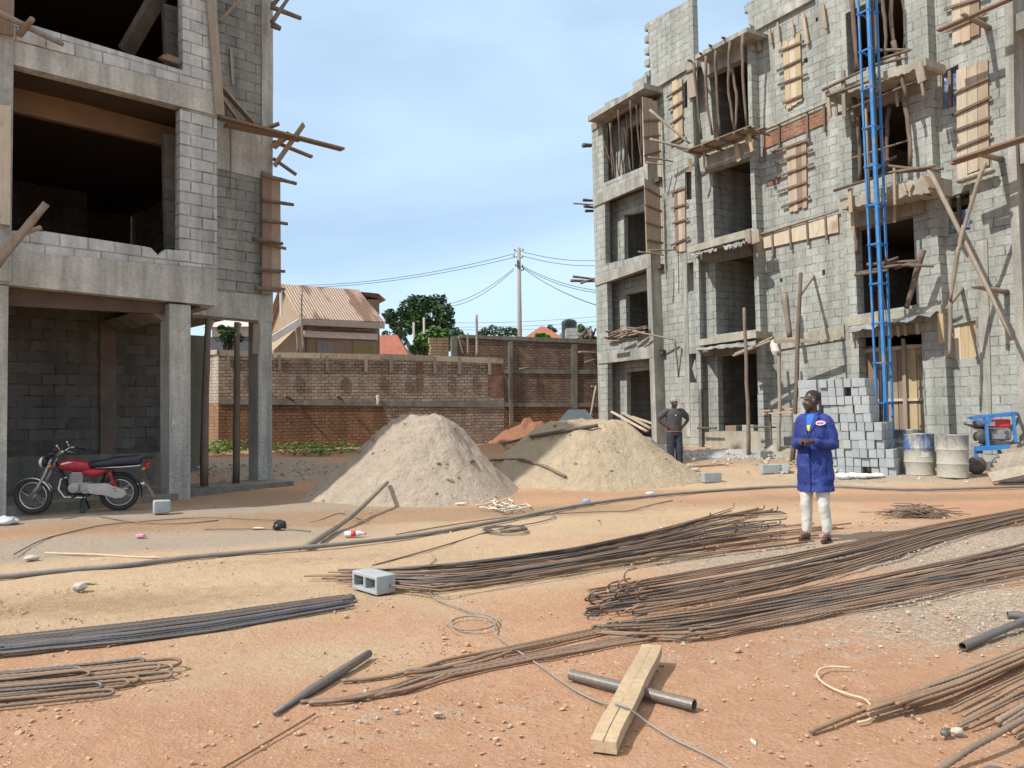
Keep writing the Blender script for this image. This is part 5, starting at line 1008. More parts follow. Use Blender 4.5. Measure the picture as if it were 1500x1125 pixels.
gblk(1127, 693, .2, 'grey block lying in the gravel just left of the man in the blue coat', 0)
gblk(1150, 692, 1.2, 'broken grey block touching the man in blue, right of another lying block', .2, sc=.9)
gblk(1120, 671, .4, 'grey block lying by the poles before the loggias', 0)
gblk(1138, 690, -.5, 'half block lying between two lying blocks left of the man in blue', .5, sc=.8)
gblk(1440, 688, .1, 'dusty block lying under the blue framed engine', 0); gblk(1420, 690, .5, 'dusty block lying right behind the grey drum', 0)
p = G(237, 752); m = MB(); m.loft([(0, 0, 0, .13, .1), (0, 0, .05, .135, .1), (.0, 0, .2, .13, .1), (-.01, 0, .22, .09, .07)], 8); m.v = [v + p for v in m.v]
m = MB(); m.box(-.13, .12, -.1, .1, 0, .21, .012); m.v = [Matrix.Rotation(.5, 3, 'Z') @ v + p for v in m.v]; thing('concrete_block', m, blockm, 'rough pale solid block on the ground behind the motorcycle', 'concrete block', bevel=.02)
# foreground hollow block lying on its side, hollows to the left
p = G(547, 874); o = blk(Matrix.Translation(p + Vector((.0, .06, .085))) @ Matrix.Rotation(-.62, 4, 'Z') @ Matrix.Rotation(-math.pi / 2, 4, 'Y') @ Matrix.Translation((0, 0, -.1)) , 'grey hollow block lying on its side at the left end of the rebar', None)
o.matrix_world = Matrix.Translation(G(547, 868) + Vector((0, .1, .08))) @ Matrix.Rotation(-.45, 4, 'Z') @ Matrix.Rotation(math.pi / 2, 4, 'X') @ Matrix.Rotation(-math.pi / 2, 4, 'Y') @ Matrix.Translation((0, 0, -.1))
o.matrix_world = Matrix.Translation(G(543, 870) + Vector((0, .14, .078))) @ Matrix.Rotation(math.radians(-48), 4, 'Z') @ Matrix.Rotation(math.radians(90), 4, 'X') @ Matrix.Translation((0, 0, -.095))

# ------------------------------------------------------------------ drums
def drum_mat(name, top, bare, lim):
    s = N(name); tc = s.n('ShaderNodeTexCoord'); sp = s.n('ShaderNodeSeparateXYZ'); s.l(tc.outputs['Object'], sp.inputs[0]); n = s.noise(5, 5, .65); n2 = s.noise(3.0, 4, .6, st=(1, 1, .3))
    f = s.ramp(s.math('ADD', sp.outputs[2], s.math('MULTIPLY', s.math('SUBTRACT', n, .5), .5)), lim - .05, lim + .05); f = s.math('MULTIPLY', f, s.ramp(n2, .38, .5))
    col = s.mix(f, bare, top); col = s.scale(col, s.ramp(s.noise(30, 4), .3, .7, .8, 1.12)); s.bump(n, .01); return s.fin(col, .8)
def drum(px, py, mat, label, rz, tilt=0, lab=None):
    p = G(px, py); p.y += .27; m = MB(); pr = [(.02, .01), (.29, .0), (.302, .015), (.298, .03)]
    for z in (.29, .585): pr += [(.295, z - .03), (.303, z - .012), (.308, z), (.303, z + .012), (.295, z + .03)]
    pr += [(.296, .85), (.304, .865), (.304, .885), (.288, .888), (.284, .80), (.02, .79)]
    m.lathe(pr, 36)
    for v in m.v:
        k = .016 * noise.noise((v.x * 4 + px, v.y * 4, v.z * 3)); v.x *= 1 + k * 2; v.y *= 1 + k * 2
    o = thing('drum', m, mat, label, 'drum', 'old oil drums', smooth=True); o.matrix_world = Matrix.Translation(p) @ Matrix.Rotation(rz, 4, 'Z') @ Matrix.Rotation(tilt, 4, 'Y'); o.modifiers.new('e', 'EDGE_SPLIT').split_angle = R(50)
    m = MB(); m.ell((0, 0, .78), .27, .27, .12, 16, 8); part('contents', m, st_p, o); return o
drum_g = (.40, .37, .31)
o = drum(1357, 697, drum_mat('drum_blue', (.05, .12, .28), drum_g, .52), 'dented drum with flaking blue paint and a pale label, left of two', 1.1)
lbm = MB(); vs = []
for k in range(7):
    an = -1.9 + k * .09
    for z in (.40, .50): vs.append((.301 * math.cos(an), .301 * math.sin(an), z + rnd(-.004, .004)))
lbm.add(vs, [(2 * k, 2 * k + 2, 2 * k + 3, 2 * k + 1) for k in range(6)]); lo = part('label', lbm, m_noise('label_white', (.66, .64, .58), (.45, .42, .37), 14, .8, 0, 40, var=0), o); lo.matrix_parent_inverse = Matrix.Rotation(-1.1, 4, 'Z')
drum(1407, 701, drum_mat('drum_grey', (.20, .21, .215), drum_g, .66), 'dented cement grey drum, right of two, before the blue framed engine', .4, .02)
drum(1340, 686, drum_mat('drum_back', (.14, .17, .21), drum_g, .7), 'drum mostly hidden between the block stack and the blue drum', 2.0)

# ------------------------------------------------------------------ engine in blue frame
p = Y(1456, 640, 17.0); GE = Frame((p.x, p.y), (.97, -.24)); zg = gz(p.x, p.y)
ge = empty('engine', label='small diesel engine with a red tank in a blue tube frame behind the grey drum', cat='engine', m=GE.m @ Matrix.Translation((0, 0, zg)))
g = lambda x, y, d: GE.at(x, y, d) - Vector((0, 0, zg))
def gp(nm, segs, mat, r=.03, sq=True, par=ge):
    m = MB()
    for a, b in segs:
        if sq: m.beam(a, b, r * 2, r * 2)
        else: m.tube([a, b], r, 8)
    return part(nm, m, mat, par)
f1, f2, f3, f4 = g(1418, 612, -.3), g(1484, 605, -.3), g(1494, 607, .3), g(1436, 611, .3)
gp('frame', [(f1, f2), (f2, f3), (f3, f4), (f4, f1), (g(1444, 611, -.3), g(1447, 654, -.3)), (f2, g(1488, 648, -.3)), (f3, g(1497, 650, .3)), (g(1442, 612, .3), g(1446, 652, .3)), (g(1420, 612, -.3), g(1444, 620, -.3)), (g(1456, 609, -.3), g(1446, 619, -.3)), (g(1446, 653, .3), g(1497, 650, .3))], blue, .028)
gp('base_rail', [(g(1428, 657, -.3), g(1478, 655, -.3)), (g(1436, 655, .3), g(1484, 653, .3))], blue, .05)
gp('foot', [(g(1474, 657, -.2), g(1474, 665, -.2)), (g(1434, 657, -.2), g(1434, 664, -.2))], blue, .06)
def gbox(nm, x0, x1, y0, y1, d0, d1, mat, bv=.02):
    a, b = g(x0, y1, d0), g(x1, y0, d0); m = MB(); m.box(a.x, b.x, d0, d1, a.z, b.z); return part(nm, m, mat, ge, bevel=bv)
gbox('fuel_tank', 1447, 1481, 614, 627, -.22, .2, m_flat('engine_red', (.55, .03, .05), .4), .03)
m = MB(); c = g(1453, 620.5, -.225); m.box(c.x - .07, c.x + .06, -.228, -.221, c.z - .05, c.z + .04); part('sticker', m, m_flat('sticker', (.72, .7, .68), .5), ge)
o = gbox('engine_block', 1451, 1482, 628, 645, -.2, .2, m_flat('engine_grey', (.34, .34, .33), .5, .4), .03)
m = MB()
for (x, y) in ((1474, 633), (1475, 640), (1456, 631)): c = g(x, y, -.2); m.lathe([(.035, -.03), (.035, .0)], 10, (c.x, -.2, c.z), 'y')
part('cap', m, steel_d, ge); gbox('crankcase', 1448, 1481, 646, 654, -.2, .2, steel_d)
m = MB(); c = g(1437, 622, 0); m.tube([g(1412, 620, 0), g(1428, 622, 0), g(1446, 624, 0)], [.03, .08, .1], 10); part('exhaust', m, steel_d, ge, True)
m = MB(); c = g(1436, 640, 0); m.lathe([(.03, -.22), (.13, -.215), (.15, -.19), (.15, -.13), (.11, -.1), (.12, .1), (.05, .12)], 18, (c.x, 0, c.z), 'y'); part('flywheel', m, m_flat('flywheel', (.09, .08, .07), .6, .3), ge, True)
gp('hand_crank', [(g(1425, 627, -.15), g(1446, 634, -.2)), (g(1426, 650, -.2), g(1445, 640, -.2))], tin, .015, False)
for (x, y) in ((1466, 673), (1430, 672)):
    m = MB(); c = g(x, y, -.25); m.lathe([(.03, -.04), (.09, -.05), (.17, -.05), (.19, -.02), (.19, .02), (.17, .05), (.09, .05), (.03, .04)], 20, (c.x, -.25, zg * 0 + .19), 'y'); part('wheel', m, steel_d, ge, True)
    gp('axle', [((c.x, -.25, .19), (c.x, -.25, g(x, 657, -.25).z))], blue, .03)
# grey boards lying in a sloping heap at the right edge
for k in range(7):
    a = Y(1450 + k * 4, 700 - k * 7, 15.2 + .25 * k); b = Y(1560, 652 - k * 4 + 24, 14.8 + .3 * k); a.z = max(a.z, gz(a.x, a.y) + .03); m = MB(); m.beam(a, b, .26, .035, up=(.1, -.6, .8)); thing('board', m, plank_g, 'wide grey board in the sloping heap right of the drums', 'board', 'boards in the sloping heap')
m = MB()
for k in range(5): m.ell(Vector((k * .12, rnd(-.05, .05), .05)), .14, .12, .07, 9, 6)
q = G(1412 + 60, 706); m.v = [v * 1.0 + q for v in m.v]; thing('cement_bag', m, m_flat('bag_white', (.72, .71, .67), .85), 'crumpled white bag before the heap of boards at the right edge', 'bag', smooth=True)
m = MB(); q = G(1262, 700)
for k in range(7): m.ell(q + Vector((-.4 + k * .13, rnd(-.08, .08), .04)), .15, .16, rnd(.03, .08), 9, 6, Matrix.Rotation(rnd(-.3, .3), 3, 'Y'))
thing('cement_bag', m, bpy.data.materials['bag_white'], 'flattened white sacks lying at the foot of the tall block stack', 'bag', smooth=True)
m = MB(); q = G(1010, 690); m.box(-.22, .22, -.12, .12, 0, .07, .02, Matrix.Translation(q) @ Matrix.Rotation(-.3, 4, 'Z')); thing('stone_slab', m, st_p, 'flat pale stone by the feet of the man in the cap', 'stone', bevel=.015)
m = MB(); q = G(1082, 637 + 26); a = RB.at(1083, 629, .6); m.box(a.x - .45, a.x - .0, .45, .75, a.z - .06, a.z + .12, .01); thing('brick_stack', m, plank_r, 'reddish box lying on the floor of the lowest loggia', 'box', frame=RB, bevel=.01)
m = MB(); m.box(a.x + .25, a.x + .7, .45, .7, a.z - .06, a.z + .14, .01); thing('concrete_block', m, blockm, 'pale block standing on the floor of the lowest loggia', 'concrete block', frame=RB, bevel=.01)
# grey metal hopper behind the yellow sand
q = Y(843, 616, 19.6); t = empty('hopper', (q.x, q.y, .3), 'grey metal hopper upside down behind the yellow sand pile', 'hopper'); hz = Y(843, 600, 19.6).z - .3; m = MB()
m.add([(-.45, -.35, hz - .33), (.5, -.35, hz - .33), (.5, .35, hz - .33), (-.45, .35, hz - .33), (-.17, -.18, hz), (.24, -.18, hz), (.24, .18, hz), (-.17, .18, hz)], [(3, 2, 1, 0), (4, 5, 6, 7), (0, 1, 5, 4), (1, 2, 6, 5), (2, 3, 7, 6), (3, 0, 4, 7)]); m.box(-.5, .55, -.4, .4, hz - .36, hz - .335); part('bowl', m, m_flat('hopper_grey', (.25, .28, .29), .5, .3), t)
m = MB(); m.lathe([(.05, hz), (.05, hz + .05), (.02, hz + .07)], 8); part('spout', m, steel_d, t)
m = MB()
for x in (-.4, .45):
    for y in (-.3, .3): m.beam((x, y, -.3), (x, y, hz - .34), .05, .05)
part('stand', m, steel_d, t)
# sticks on the piles
def pilestick(pts, zf, r, mat, label):
    out = []
    for (px, py) in pts:
        d = ray(px, py); t = 5.0
        while t < 40:
            p = CPOS + d * t
            if p.z < zf(p.x, p.y) + r: break
            t += .02
        out.append(CPOS + d * t + Vector((0, 0, r)))
    full = []
    for a, b in zip(out, out[1:]):
        for i in range(4): full.append(a.lerp(b, i / 4))
    full.append(out[-1])
    m = MB(); m.tube(full, r, 6); thing('pole', m, mat, label, 'pole', smooth=True)
both = lambda x, y: max(pile_l(x, y), pile_r(x, y))
pilestick([(690, 678), (725, 676), (765, 675), (800, 686), (829, 701)], both, .032, bark, 'dark bent stick lying across the joint of the two sand piles')
pilestick([(737, 652), (780, 642), (830, 633), (876, 626)], pile_r, .04, bark, 'long brown pole lying near the crest of the yellow sand pile')
# ------------------------------------------------------------------ reinforcing bars
def interp(st, x):
    for a, b in zip(st, st[1:]):
        if x <= b[0]:
            t = (x - a[0]) / (b[0] - a[0]); return a[1] + (b[1] - a[1]) * t, a[2] + (b[2] - a[2]) * t
    a, b = st[-2], st[-1]; t = (x - a[0]) / (b[0] - a[0]); return a[1] + (b[1] - a[1]) * t, a[2] + (b[2] - a[2]) * t
def bar(pts, r, mat, label, group, n=6):
    m = MB()
    if min(p.y for p in pts) < 6.5:          # ribs, where they are near enough to show
        out = []; 
        for a, b in zip(pts, pts[1:]):
            L = (b - a).length; k = max(1, int(L / .022)) if a.y < 9 else 1
            for i in range(k): out.append(a.lerp(b, i / k) + Vector((0, 0, .002 * noise.noise((a.x + i * .11, a.y * 5, L)))))
        out.append(pts[-1]); m.tube(out, [r * (1.12 if i % 2 else .9) for i in range(len(out))], n)
    else: m.tube(pts, r, n)
    return thing('reinforcing_bar', m, mat, label, 'steel bar', group, smooth=True)
def bundle(st, nb, xs, xe, label, group, mats, r=.008, layers=.05, wob=.1, hookL=None, hookR=None, thin=None):
    for i in range(nb):
        f = (i + .5) / nb + rnd(-.5, .5) / nb; s0, s1 = rnd(*xs), rnd(*xe); hgt = rnd(0, layers); sd = rnd(0, 99); pts = []; K = 6
        f1 = min(1, max(0, f + rnd(-wob, wob)))
        for k in range(K + 1):
            t = k / K; x = s0 + (s1 - s0) * t; a, b = interp(st, x); ff = f + (f1 - f) * t + .015 * noise.noise((t * 3, sd, 0)); ff = min(1.04, max(-.04, ff)); h = r + hgt * (.75 + .5 * noise.noise((t * 2, sd, 5)))
            pts.append(G(x, a + (b - a) * ff, h))
        if hookL:
            d = (pts[0] - pts[1]).normalized(); L = hookL * rnd(.7, 1.25); an0 = rnd(-.5, 1.3); u = Vector((0, -math.cos(an0), math.sin(an0))); u.z = max(.05, u.z); u.normalize(); rr_ = L * .5
            pts = [pts[0] + d * rr_ * math.sin(a_) + u * rr_ * (1 - math.cos(a_)) - (d * L * .5 if a_ > 3.1 else d * 0) for a_ in (3.1416, 2.7, 2.1, 1.5, .9, .4)] + pts
        if hookR:
            d = (pts[-1] - pts[-2]).normalized(); an0 = rnd(-.3, 1.2); u = Vector((0, -math.cos(an0), math.sin(an0))); u.z = max(.05, u.z); u.normalize(); rr_ = hookR * rnd(.35, .6); e_ = pts[-1]
            pts = pts + [e_ + d * rr_ * math.sin(a_) + u * rr_ * (1 - math.cos(a_)) for a_ in (.4, .9, 1.5, 2.1, 2.7)]
        bar(pts, r * rnd(.85, 1.1), mats[i % len(mats)], label, group)
bundle([(-120, 950, 985), (0, 932, 958), (260, 904, 934), (520, 869, 887)], 22, (-110, -90), (500, 524), 'straight blue black bar in the neat bundle at the left edge', 'bars of the neat blue black bundle', [rust_b, rust_b, steel_d, rust], .009, .03, .05)
# hairpins at bottom left
ends = [(258, 968, 980), (255, 984, 994), (232, 972, 985), (215, 968, 978), (205, 990, 1001), (172, 1010, 1018), (130, 985, 996), (120, 978, 990), (85, 982, 990), (240, 975, 990), (190, 996, 1006), (150, 1000, 1012)]
for i, (x, ya, yb) in enumerate(ends):
    sl = -.092; off = rnd(0, .03); a0 = ya + (x + 90) * -sl * .9; b0 = yb + (x + 90) * -sl * .9 + 4
    P1, P2 = G(-90, a0, .012 + off), G(-90, b0, .012); E1, E2 = G(x - 12, ya + 1, .012 + off), G(x - 12, yb, .012); tip = G(x, (ya + yb) / 2 - 1, .02 + off); d = (E1 - P1).normalized()
    up = Vector((0, 0, .015)) if i % 3 == 0 else Vector((0, 0, .004))
    w2_ = (E1 - E2) * .5; md = (E1 + E2) * .5
    bar([P1, P1.lerp(E1, .5)] + [md + w2_ * math.cos(a_) + d * w2_.length * 1.3 * math.sin(a_) + up for a_ in [k * .3927 for k in range(9)]] + [P2.lerp(E2, .5), P2], .0095, (rust, rust_g, rust_o, steel_d)[i % 4], 'bar bent into a long hairpin in the bundle at the bottom left', 'hairpin bars at the bottom left')
bundle([(480, 838, 850), (560, 833, 856), (640, 828, 866), (760, 814, 850), (840, 803, 834), (1000, 769, 809), (1080, 742, 798), (1130, 748, 789), (1180, 756, 786)], 60, (490, 620), (1010, 1150), 'rusty bar in the thick bundle running past the feet of the man in blue', 'bars of the thick middle bundle', [rust, steel_d, rust, steel_d, rust_o], .0085, .09, .4, hookR=.08)
bundle([(480, 834, 852), (640, 832, 852), (840, 812, 832)], 8, (440, 515), (760, 900), 'bar sticking out left beyond the grey hollow block', 'bars sticking out past the hollow block', [rust, rust_o], .010, .06, .4)
bundle([(900, 800, 830), (1100, 775, 805), (1250, 762, 785)], 9, (880, 960), (1170, 1255), 'loose bar on the near side of the thick middle bundle by the man', 'loose bars near the man in blue', [rust_g, rust_o], .010, .03, .4)
bundle([(860, 862, 902), (950, 848, 898), (1200, 804, 852), (1350, 771, 800), (1500, 745, 760), (1620, 722, 738)], 34, (862, 945), (1590, 1615), 'rusty bar with a hooked left end in the bundle crossing to the right edge', 'hooked bars of the upper right bundle', [rust, rust_o, steel_d], .008, .05, .4, hookL=.12)
bundle([(860, 916, 926), (1000, 896, 938), (1250, 846, 894), (1500, 794, 848), (1620, 770, 825)], 36, (862, 1010), (1590, 1615), 'long rusty bar in the broad bundle crossing the right foreground', 'bars of the broad foreground bundle', [rust, rust_o, rust, steel_d, rust_g], .0082, .05, .45)
for i, (xs, ys) in enumerate(((500, 997), (592, 987), (594, 982), (645, 978), (440, 1028), (452, 1029), (498, 1024), (520, 1018))):
    pts = []
    for k in range(13):
        x = xs + (960 - xs) * k / 12; a, b = interp([(440, 1000, 1029), (500, 996, 1022), (592, 978, 1003), (780, 941, 966), (950, 903, 936)], x); f = (.02, .12, .2, .28, .72, .82, .92, 1.0)[i]; y0 = ys; y = a + (b - a) * f; t = min(1, k / 4); pts.append(G(x, y0 + (y - interp([(440, 1000, 1029), (500, 996, 1022), (592, 978, 1003), (780, 941, 966), (950, 903, 936)], xs)[0] - (interp([(440, 1000, 1029), (500, 996, 1022), (592, 978, 1003), (780, 941, 966), (950, 903, 936)], xs)[1] - interp([(440, 1000, 1029), (500, 996, 1022), (592, 978, 1003), (780, 941, 966), (950, 903, 936)], xs)[0]) * f) if False else (y0 * (1 - t) + y * t), .01 + .004 * (i % 3)))
    bar(pts, .0105, (rust_o, rust, rust_g)[i % 3], 'long bar reaching far left of the broad foreground bundle', 'bars reaching left from the foreground bundle')
bundle([(1185, 1069, 1074), (1277, 1031, 1048), (1400, 985, 1015), (1500, 946, 972), (1600, 905, 935)], 9, (1270, 1330), (1580, 1600), 'thick brown bar in the slanting bundle at the bottom right', 'bars of the bottom right bundle', [rust_o, rust_g, rust_o], .011, .05, .25)
bar([G(1187, 1071, .012), G(1277, 1035, .02), G(1400, 988, .03), G(1510, 944, .04), G(1600, 905, .04)], .012, rust_o, 'longest brown bar of the slanting bundle, its tip on the bare earth', 'bars of the bottom right bundle')
for i, (x, y, ex, ey, r) in enumerate(((1390, 1039, 1590, 950, .006), (1404, 1042, 1600, 945, .007), (1411, 1049, 1600, 955, .008), (1406, 1060, 1610, 962, .011), (1405, 1064, 1605, 975, .008), (1420, 1066, 1610, 985, .007), (1460, 1057, 1620, 975, .016), (1484, 1074, 1620, 1000, .011), (1491, 1082, 1620, 1010, .010), (1478, 1070, 1615, 990, .009), (1470, 1062, 1612, 980, .01), (1496, 1060, 1620, 995, .012))):
    a, b = G(x, y, r), G(ex, ey, .05 + .012 * (i % 4)); bar([a, a.lerp(b, .33) + Vector((0, 0, .012)), a.lerp(b, .66) + Vector((0, 0, .01)), b], r, (rust_g, rust_o)[i % 2], 'dusty bar in the splayed fan of bars at the bottom right corner', 'splayed bars at the bottom right corner')
a, b = G(1362, 1136, .012), G(1510, 1047, .10); bar([a, a.lerp(b, .4) + Vector((0, 0, .01)), b], .014, rust_g, 'single bar lying apart below the splayed fan of bars', 'single bars on the earth')
a, b = G(300, 1140, .004), G(462, 1045, .006); bar([a, a.lerp(b, .5), b], .005, rust_o, 'thin short rod on the bare earth at the bottom left of centre', 'single bars on the earth')
# ------------------------------------------------------------------ pipes, beam, sticks, hose, wires
def gtube(pts, r, mat, label, name, cat, n=8, h=None, hollow=False):
    V = [G(p[0], p[1], (p[2] if len(p) > 2 else r)) for p in pts]; out = []
    for a, b in zip(V, V[1:]):
        for i in range(3): out.append(a.lerp(b, i / 3))
    out.append(V[-1])
    for k in range(2): out = [out[0]] + [(out[i - 1] + out[i] * 2 + out[i + 1]) / 4 for i in range(1, len(out) - 1)] + [out[-1]]
    m = MB(); m.tube(out, r, n); return thing(name, m, mat, label, cat, smooth=True)
pipe_m = m_noise('pipe_grey', (.15, .145, .145), (.20, .16, .13), 4, .5, .002, 40, var=0, metal=.4)
def openpipe(a, b, r, label):
    t = (b - a).normalized(); m = MB(); x = t.cross(Vector((0, 0, 1))).normalized(); y = x.cross(t); n = 16; vs = []; fs = []
    for p, q in ((a, r), (b, r), (b, r * .82), (b - t * .2, r * .82), (a + t * .2, r * .82), (a, r * .82)):
        for k in range(n): an = 2 * math.pi * k / n; vs.append(p + (x * math.cos(an) + y * math.sin(an)) * q)
    for i in (0, 1, 2, 4): 
        for k in range(n): k2 = (k + 1) % n; fs.append((i * n + k, i * n + k2, (i + 1) * n + k2, (i + 1) * n + k))
    for k in range(n): k2 = (k + 1) % n; fs.append((5 * n + k, 5 * n + k2, k2, k))
    fs.append(tuple(3 * n + k for k in range(n))); fs.append(tuple(4 * n + k for k in reversed(range(n))))
    m.add(vs, fs); return thing('pipe', m, pipe_m, label, 'pipe', smooth=False)
openpipe(G(836, 988, .03), G(1017, 1033, .03), .03, 'dark steel pipe lying under the thick wooden beam in the foreground')
openpipe(G(1410, 947, .028), G(1560, 884, .05), .026, 'dark pipe at the right edge below the broad bundle of bars'); openpipe(G(1476, 901, .06), G(1560, 906, .06), .028, 'short pipe stub crossing the dark pipe at the right edge')
a, b = G(884, 1094, .035), G(955, 951, .09); m = MB(); w_ = .118; h_ = .055
d = (b - a).normalized(); sx = d.cross(Vector((0, 0, 1))).normalized(); uy = sx.cross(d).normalized(); N_ = 10
prof = [(-.5, -.5), (-.06, -.5), (.06, -.5), (.5, -.5), (.5, .5), (.03, .5), (.0, .35), (-.025, .5), (-.5, .5)]
vs = []; fs = []
for k in range(N_ + 1):
    t = k / N_; p = a.lerp(b, t); dp = max(0, 1 - t * 1.6)
    for j, (u, v) in enumerate(prof):
        vv = v if j != 6 else .5 - .22 * dp; wv = .006 * noise.noise((t * 4, j, 1)); vs.append(p + sx * (u * w_ + wv + .01 * noise.noise((t * 3, 0, 7))) + uy * (vv * h_ + wv * .6))
n = len(prof)
for k in range(N_):
    for j in range(n): j2 = (j + 1) % n; fs.append((k * n + j, k * n + j2, (k + 1) * n + j2, (k + 1) * n + j))
fs.append(tuple(reversed(range(n)))); fs.append(tuple(N_ * n + j for j in range(n))); m.add(vs, fs)
wood_b = m_noise('weathered_beam', (.47, .345, .215), (.36, .26, .16), 2.5, .85, .006, 26, st=(1.2, 1.2, 1.2), var=0, c3=(.33, .25, .16))
thing('wooden_beam', m, wood_b, 'short thick weathered beam with a split end lying on a steel pipe', 'beam', bevel=.006)
a, b = G(402, 1045, .012), G(541, 957, .03); m = MB(); m.tube([a, a.lerp(b, .3), a.lerp(b, .32), a.lerp(b, .7), b], [.012, .022, .026, .027, .024], 8); thing('stick', m, pipe_m, 'dark stick with a split pale end left of the foreground bars', 'stick', smooth=True)
hose_m = m_noise('hose_grey', (.17, .155, .14), (.235, .21, .185), 4, .75, .002, 40, var=0)
gtube([(-60, 852), (0, 845), (120, 833), (180, 829), (262, 818), (300, 814), (432, 803), (500, 797), (600, 786), (660, 776), (740, 762), (800, 749), (860, 738), (935, 728), (1000, 722), (1080, 716), (1130, 713), (1166, 712), (1230, 712), (1330, 718), (1420, 715), (1520, 712)], .026, hose_m, 'long grey hose snaking across the yard from the left edge', 'hose', 'hose')
m = MB(); q = G(859, 739); m.ell(q + Vector((0, 0, .05)), .07, .05, .05, 10, 6); thing('rag', m, m_flat('rag_blue', (.28, .36, .5), .9), 'small blue rag tied round the grey hose', 'rag')
m = MB(); q = G(952, 727); m.ell(q + Vector((0, 0, .05)), .08, .05, .035, 8, 5); thing('rag', m, m_flat('rag_pale', (.6, .58, .52), .9), 'small pale rag by the hose before the yellow sand', 'rag')
V = [G(449, 800, .03), G(492, 772, .06), G(530, 742, .16)]; V.append(Y(567, 707, V[2].y + 1.9)); m = MB(); m.tube([V[0], V[0].lerp(V[1], .5), V[1], V[1].lerp(V[2], .5) + Vector((.02, 0, 0)), V[2], V[2].lerp(V[3], .5), V[3]], [.045, .043, .042, .04, .04, .036, .033], 8); thing('pole', m, bark_p, 'pale crooked pole leaning from the hose onto the grey sand pile', 'pole', smooth=True)
gtube([(455, 765, .04), (470, 762, .1), (497, 750, .1), (512, 756, .05), (540, 765, .03)], .008, rust_g, 'thin bent wire crossing the leaning pole', 'wire', 'wire', 5)
wire_s = m_flat('binding_wire', (.20, .165, .13), .6)
cw = [(632, 812), (640, 820), (625, 828), (636, 838), (652, 830), (632, 850), (628, 868), (640, 880), (668, 888), (696, 898), (722, 902), (730, 910), (722, 918), (700, 923), (672, 922), (657, 914), (664, 906), (690, 901), (720, 906), (727, 916), (722, 926), (735, 938), (756, 952), (790, 974), (830, 1004), (862, 1022), (890, 1033), (905, 1030, .11), (925, 1040, .08), (950, 1060), (985, 1082), (1020, 1098), (1060, 1118), (1090, 1140)]
gtube(cw, .006, m_flat('cord_grey', (.27, .25, .22), .7), 'grey cord with a loop running from the bars over the wooden beam', 'cord', 'cord', 6)
gtube([(1249, 978), (1215, 976), (1200, 980), (1195, 988), (1204, 1000), (1222, 1010), (1248, 1019), (1268, 1023), (1276, 1034, .06), (1281, 1048), (1272, 1056), (1256, 1058)], .006, m_flat('string_yellow', (.62, .50, .30), .8), 'pale yellow string curling over the brown bars at the bottom right', 'string', 'string', 6)
rope_m = m_flat('rope_white', (.66, .60, .48), .85)
m = MB()
for L in ([(700, 716), (706, 724), (712, 728), (708, 714), (720, 712), (732, 718), (724, 728), (716, 733), (730, 736), (745, 731), (752, 736), (738, 741)], [(696, 742), (720, 738), (745, 744), (770, 739), (778, 743), (750, 748), (720, 746), (698, 744)], [(705, 736), (722, 730), (730, 744), (748, 739), (765, 745), (740, 750), (712, 741)], [(715, 742), (735, 735), (752, 744), (730, 748), (772, 741)]):
    V = [G(x, y, .015 + rnd(0, .06)) for x, y in L]; out = []
    for a, b in zip(V, V[1:]):
        for i in range(4): out.append(a.lerp(b, i / 4) + Vector((rnd(-.02, .02), rnd(-.03, .03), rnd(0, .02))))
    m.tube(out, .013, 5)
thing('rope', m, rope_m, 'loose heap of whitish rope before the two sand piles', 'rope', smooth=True)
m = MB()
for k in range(7):
    c = G(740, 775, .012 + .006 * k); rr = rnd(.20, .30); m.tube([c + Vector((math.cos(a / 14 * 6.283) * rr, math.sin(a / 14 * 6.283) * rr * .9, rnd(-.01, .02))) for a in range(14)], .007, 5, True)
thing('wire_coil', m, steel_d, 'flat dark coil of wire beside the hose', 'wire coil')
for (L, lb_) in (([(545, 828), (620, 808), (680, 790), (715, 778), (790, 765), (815, 758), (810, 752), (790, 752)], 'thin dark wire running from the coil toward the bars'), ([(580, 783), (640, 772), (700, 763), (760, 755), (900, 748), (918, 750), (950, 740), (985, 733)], 'thin dark wire lying beyond the hose'), ([(20, 812), (60, 790), (100, 780), (150, 768), (230, 762), (300, 757), (360, 760), (410, 762)], 'thin dark cable lying on the mud before the motorcycle'), ([(90, 760), (140, 754), (190, 765), (260, 768), (320, 762)], 'thin cable loop beside the motorcycle'), ([(300, 775), (370, 774), (440, 776), (455, 778)], 'thin brown stick line left of the leaning pole')):
    gtube(L, .009, wire_s, lb_, 'wire', 'wire', 5)
gtube([(66, 810), (90, 811), (140, 812), (190, 816), (245, 817)], .013, m_flat('stick_yellow', (.58, .44, .28), .8), 'thin pale yellow stick lying above the hose on the left', 'stick', 'stick', 6)
# tangle of short wires
m = MB(); c = G(1345, 756)
for k in range(70):
    an = rnd(-.5, .35); p = c + Vector((random.gauss(0, .2), random.gauss(0, .1), 0)); p.z += rnd(.0, .14) * max(0, 1 - abs(p.x - c.x) * 2); d = Vector((math.cos(an) * rnd(.1, .35), rnd(-.14, .14), rnd(-.06, .06))); m.tube([p - d, p + Vector((0, 0, rnd(0, .05))), p + d], .006, 4)
thing('wire_tangle', m, rust_g, 'dark tangle of short wire offcuts on the gravel right of the man in blue', 'wire')
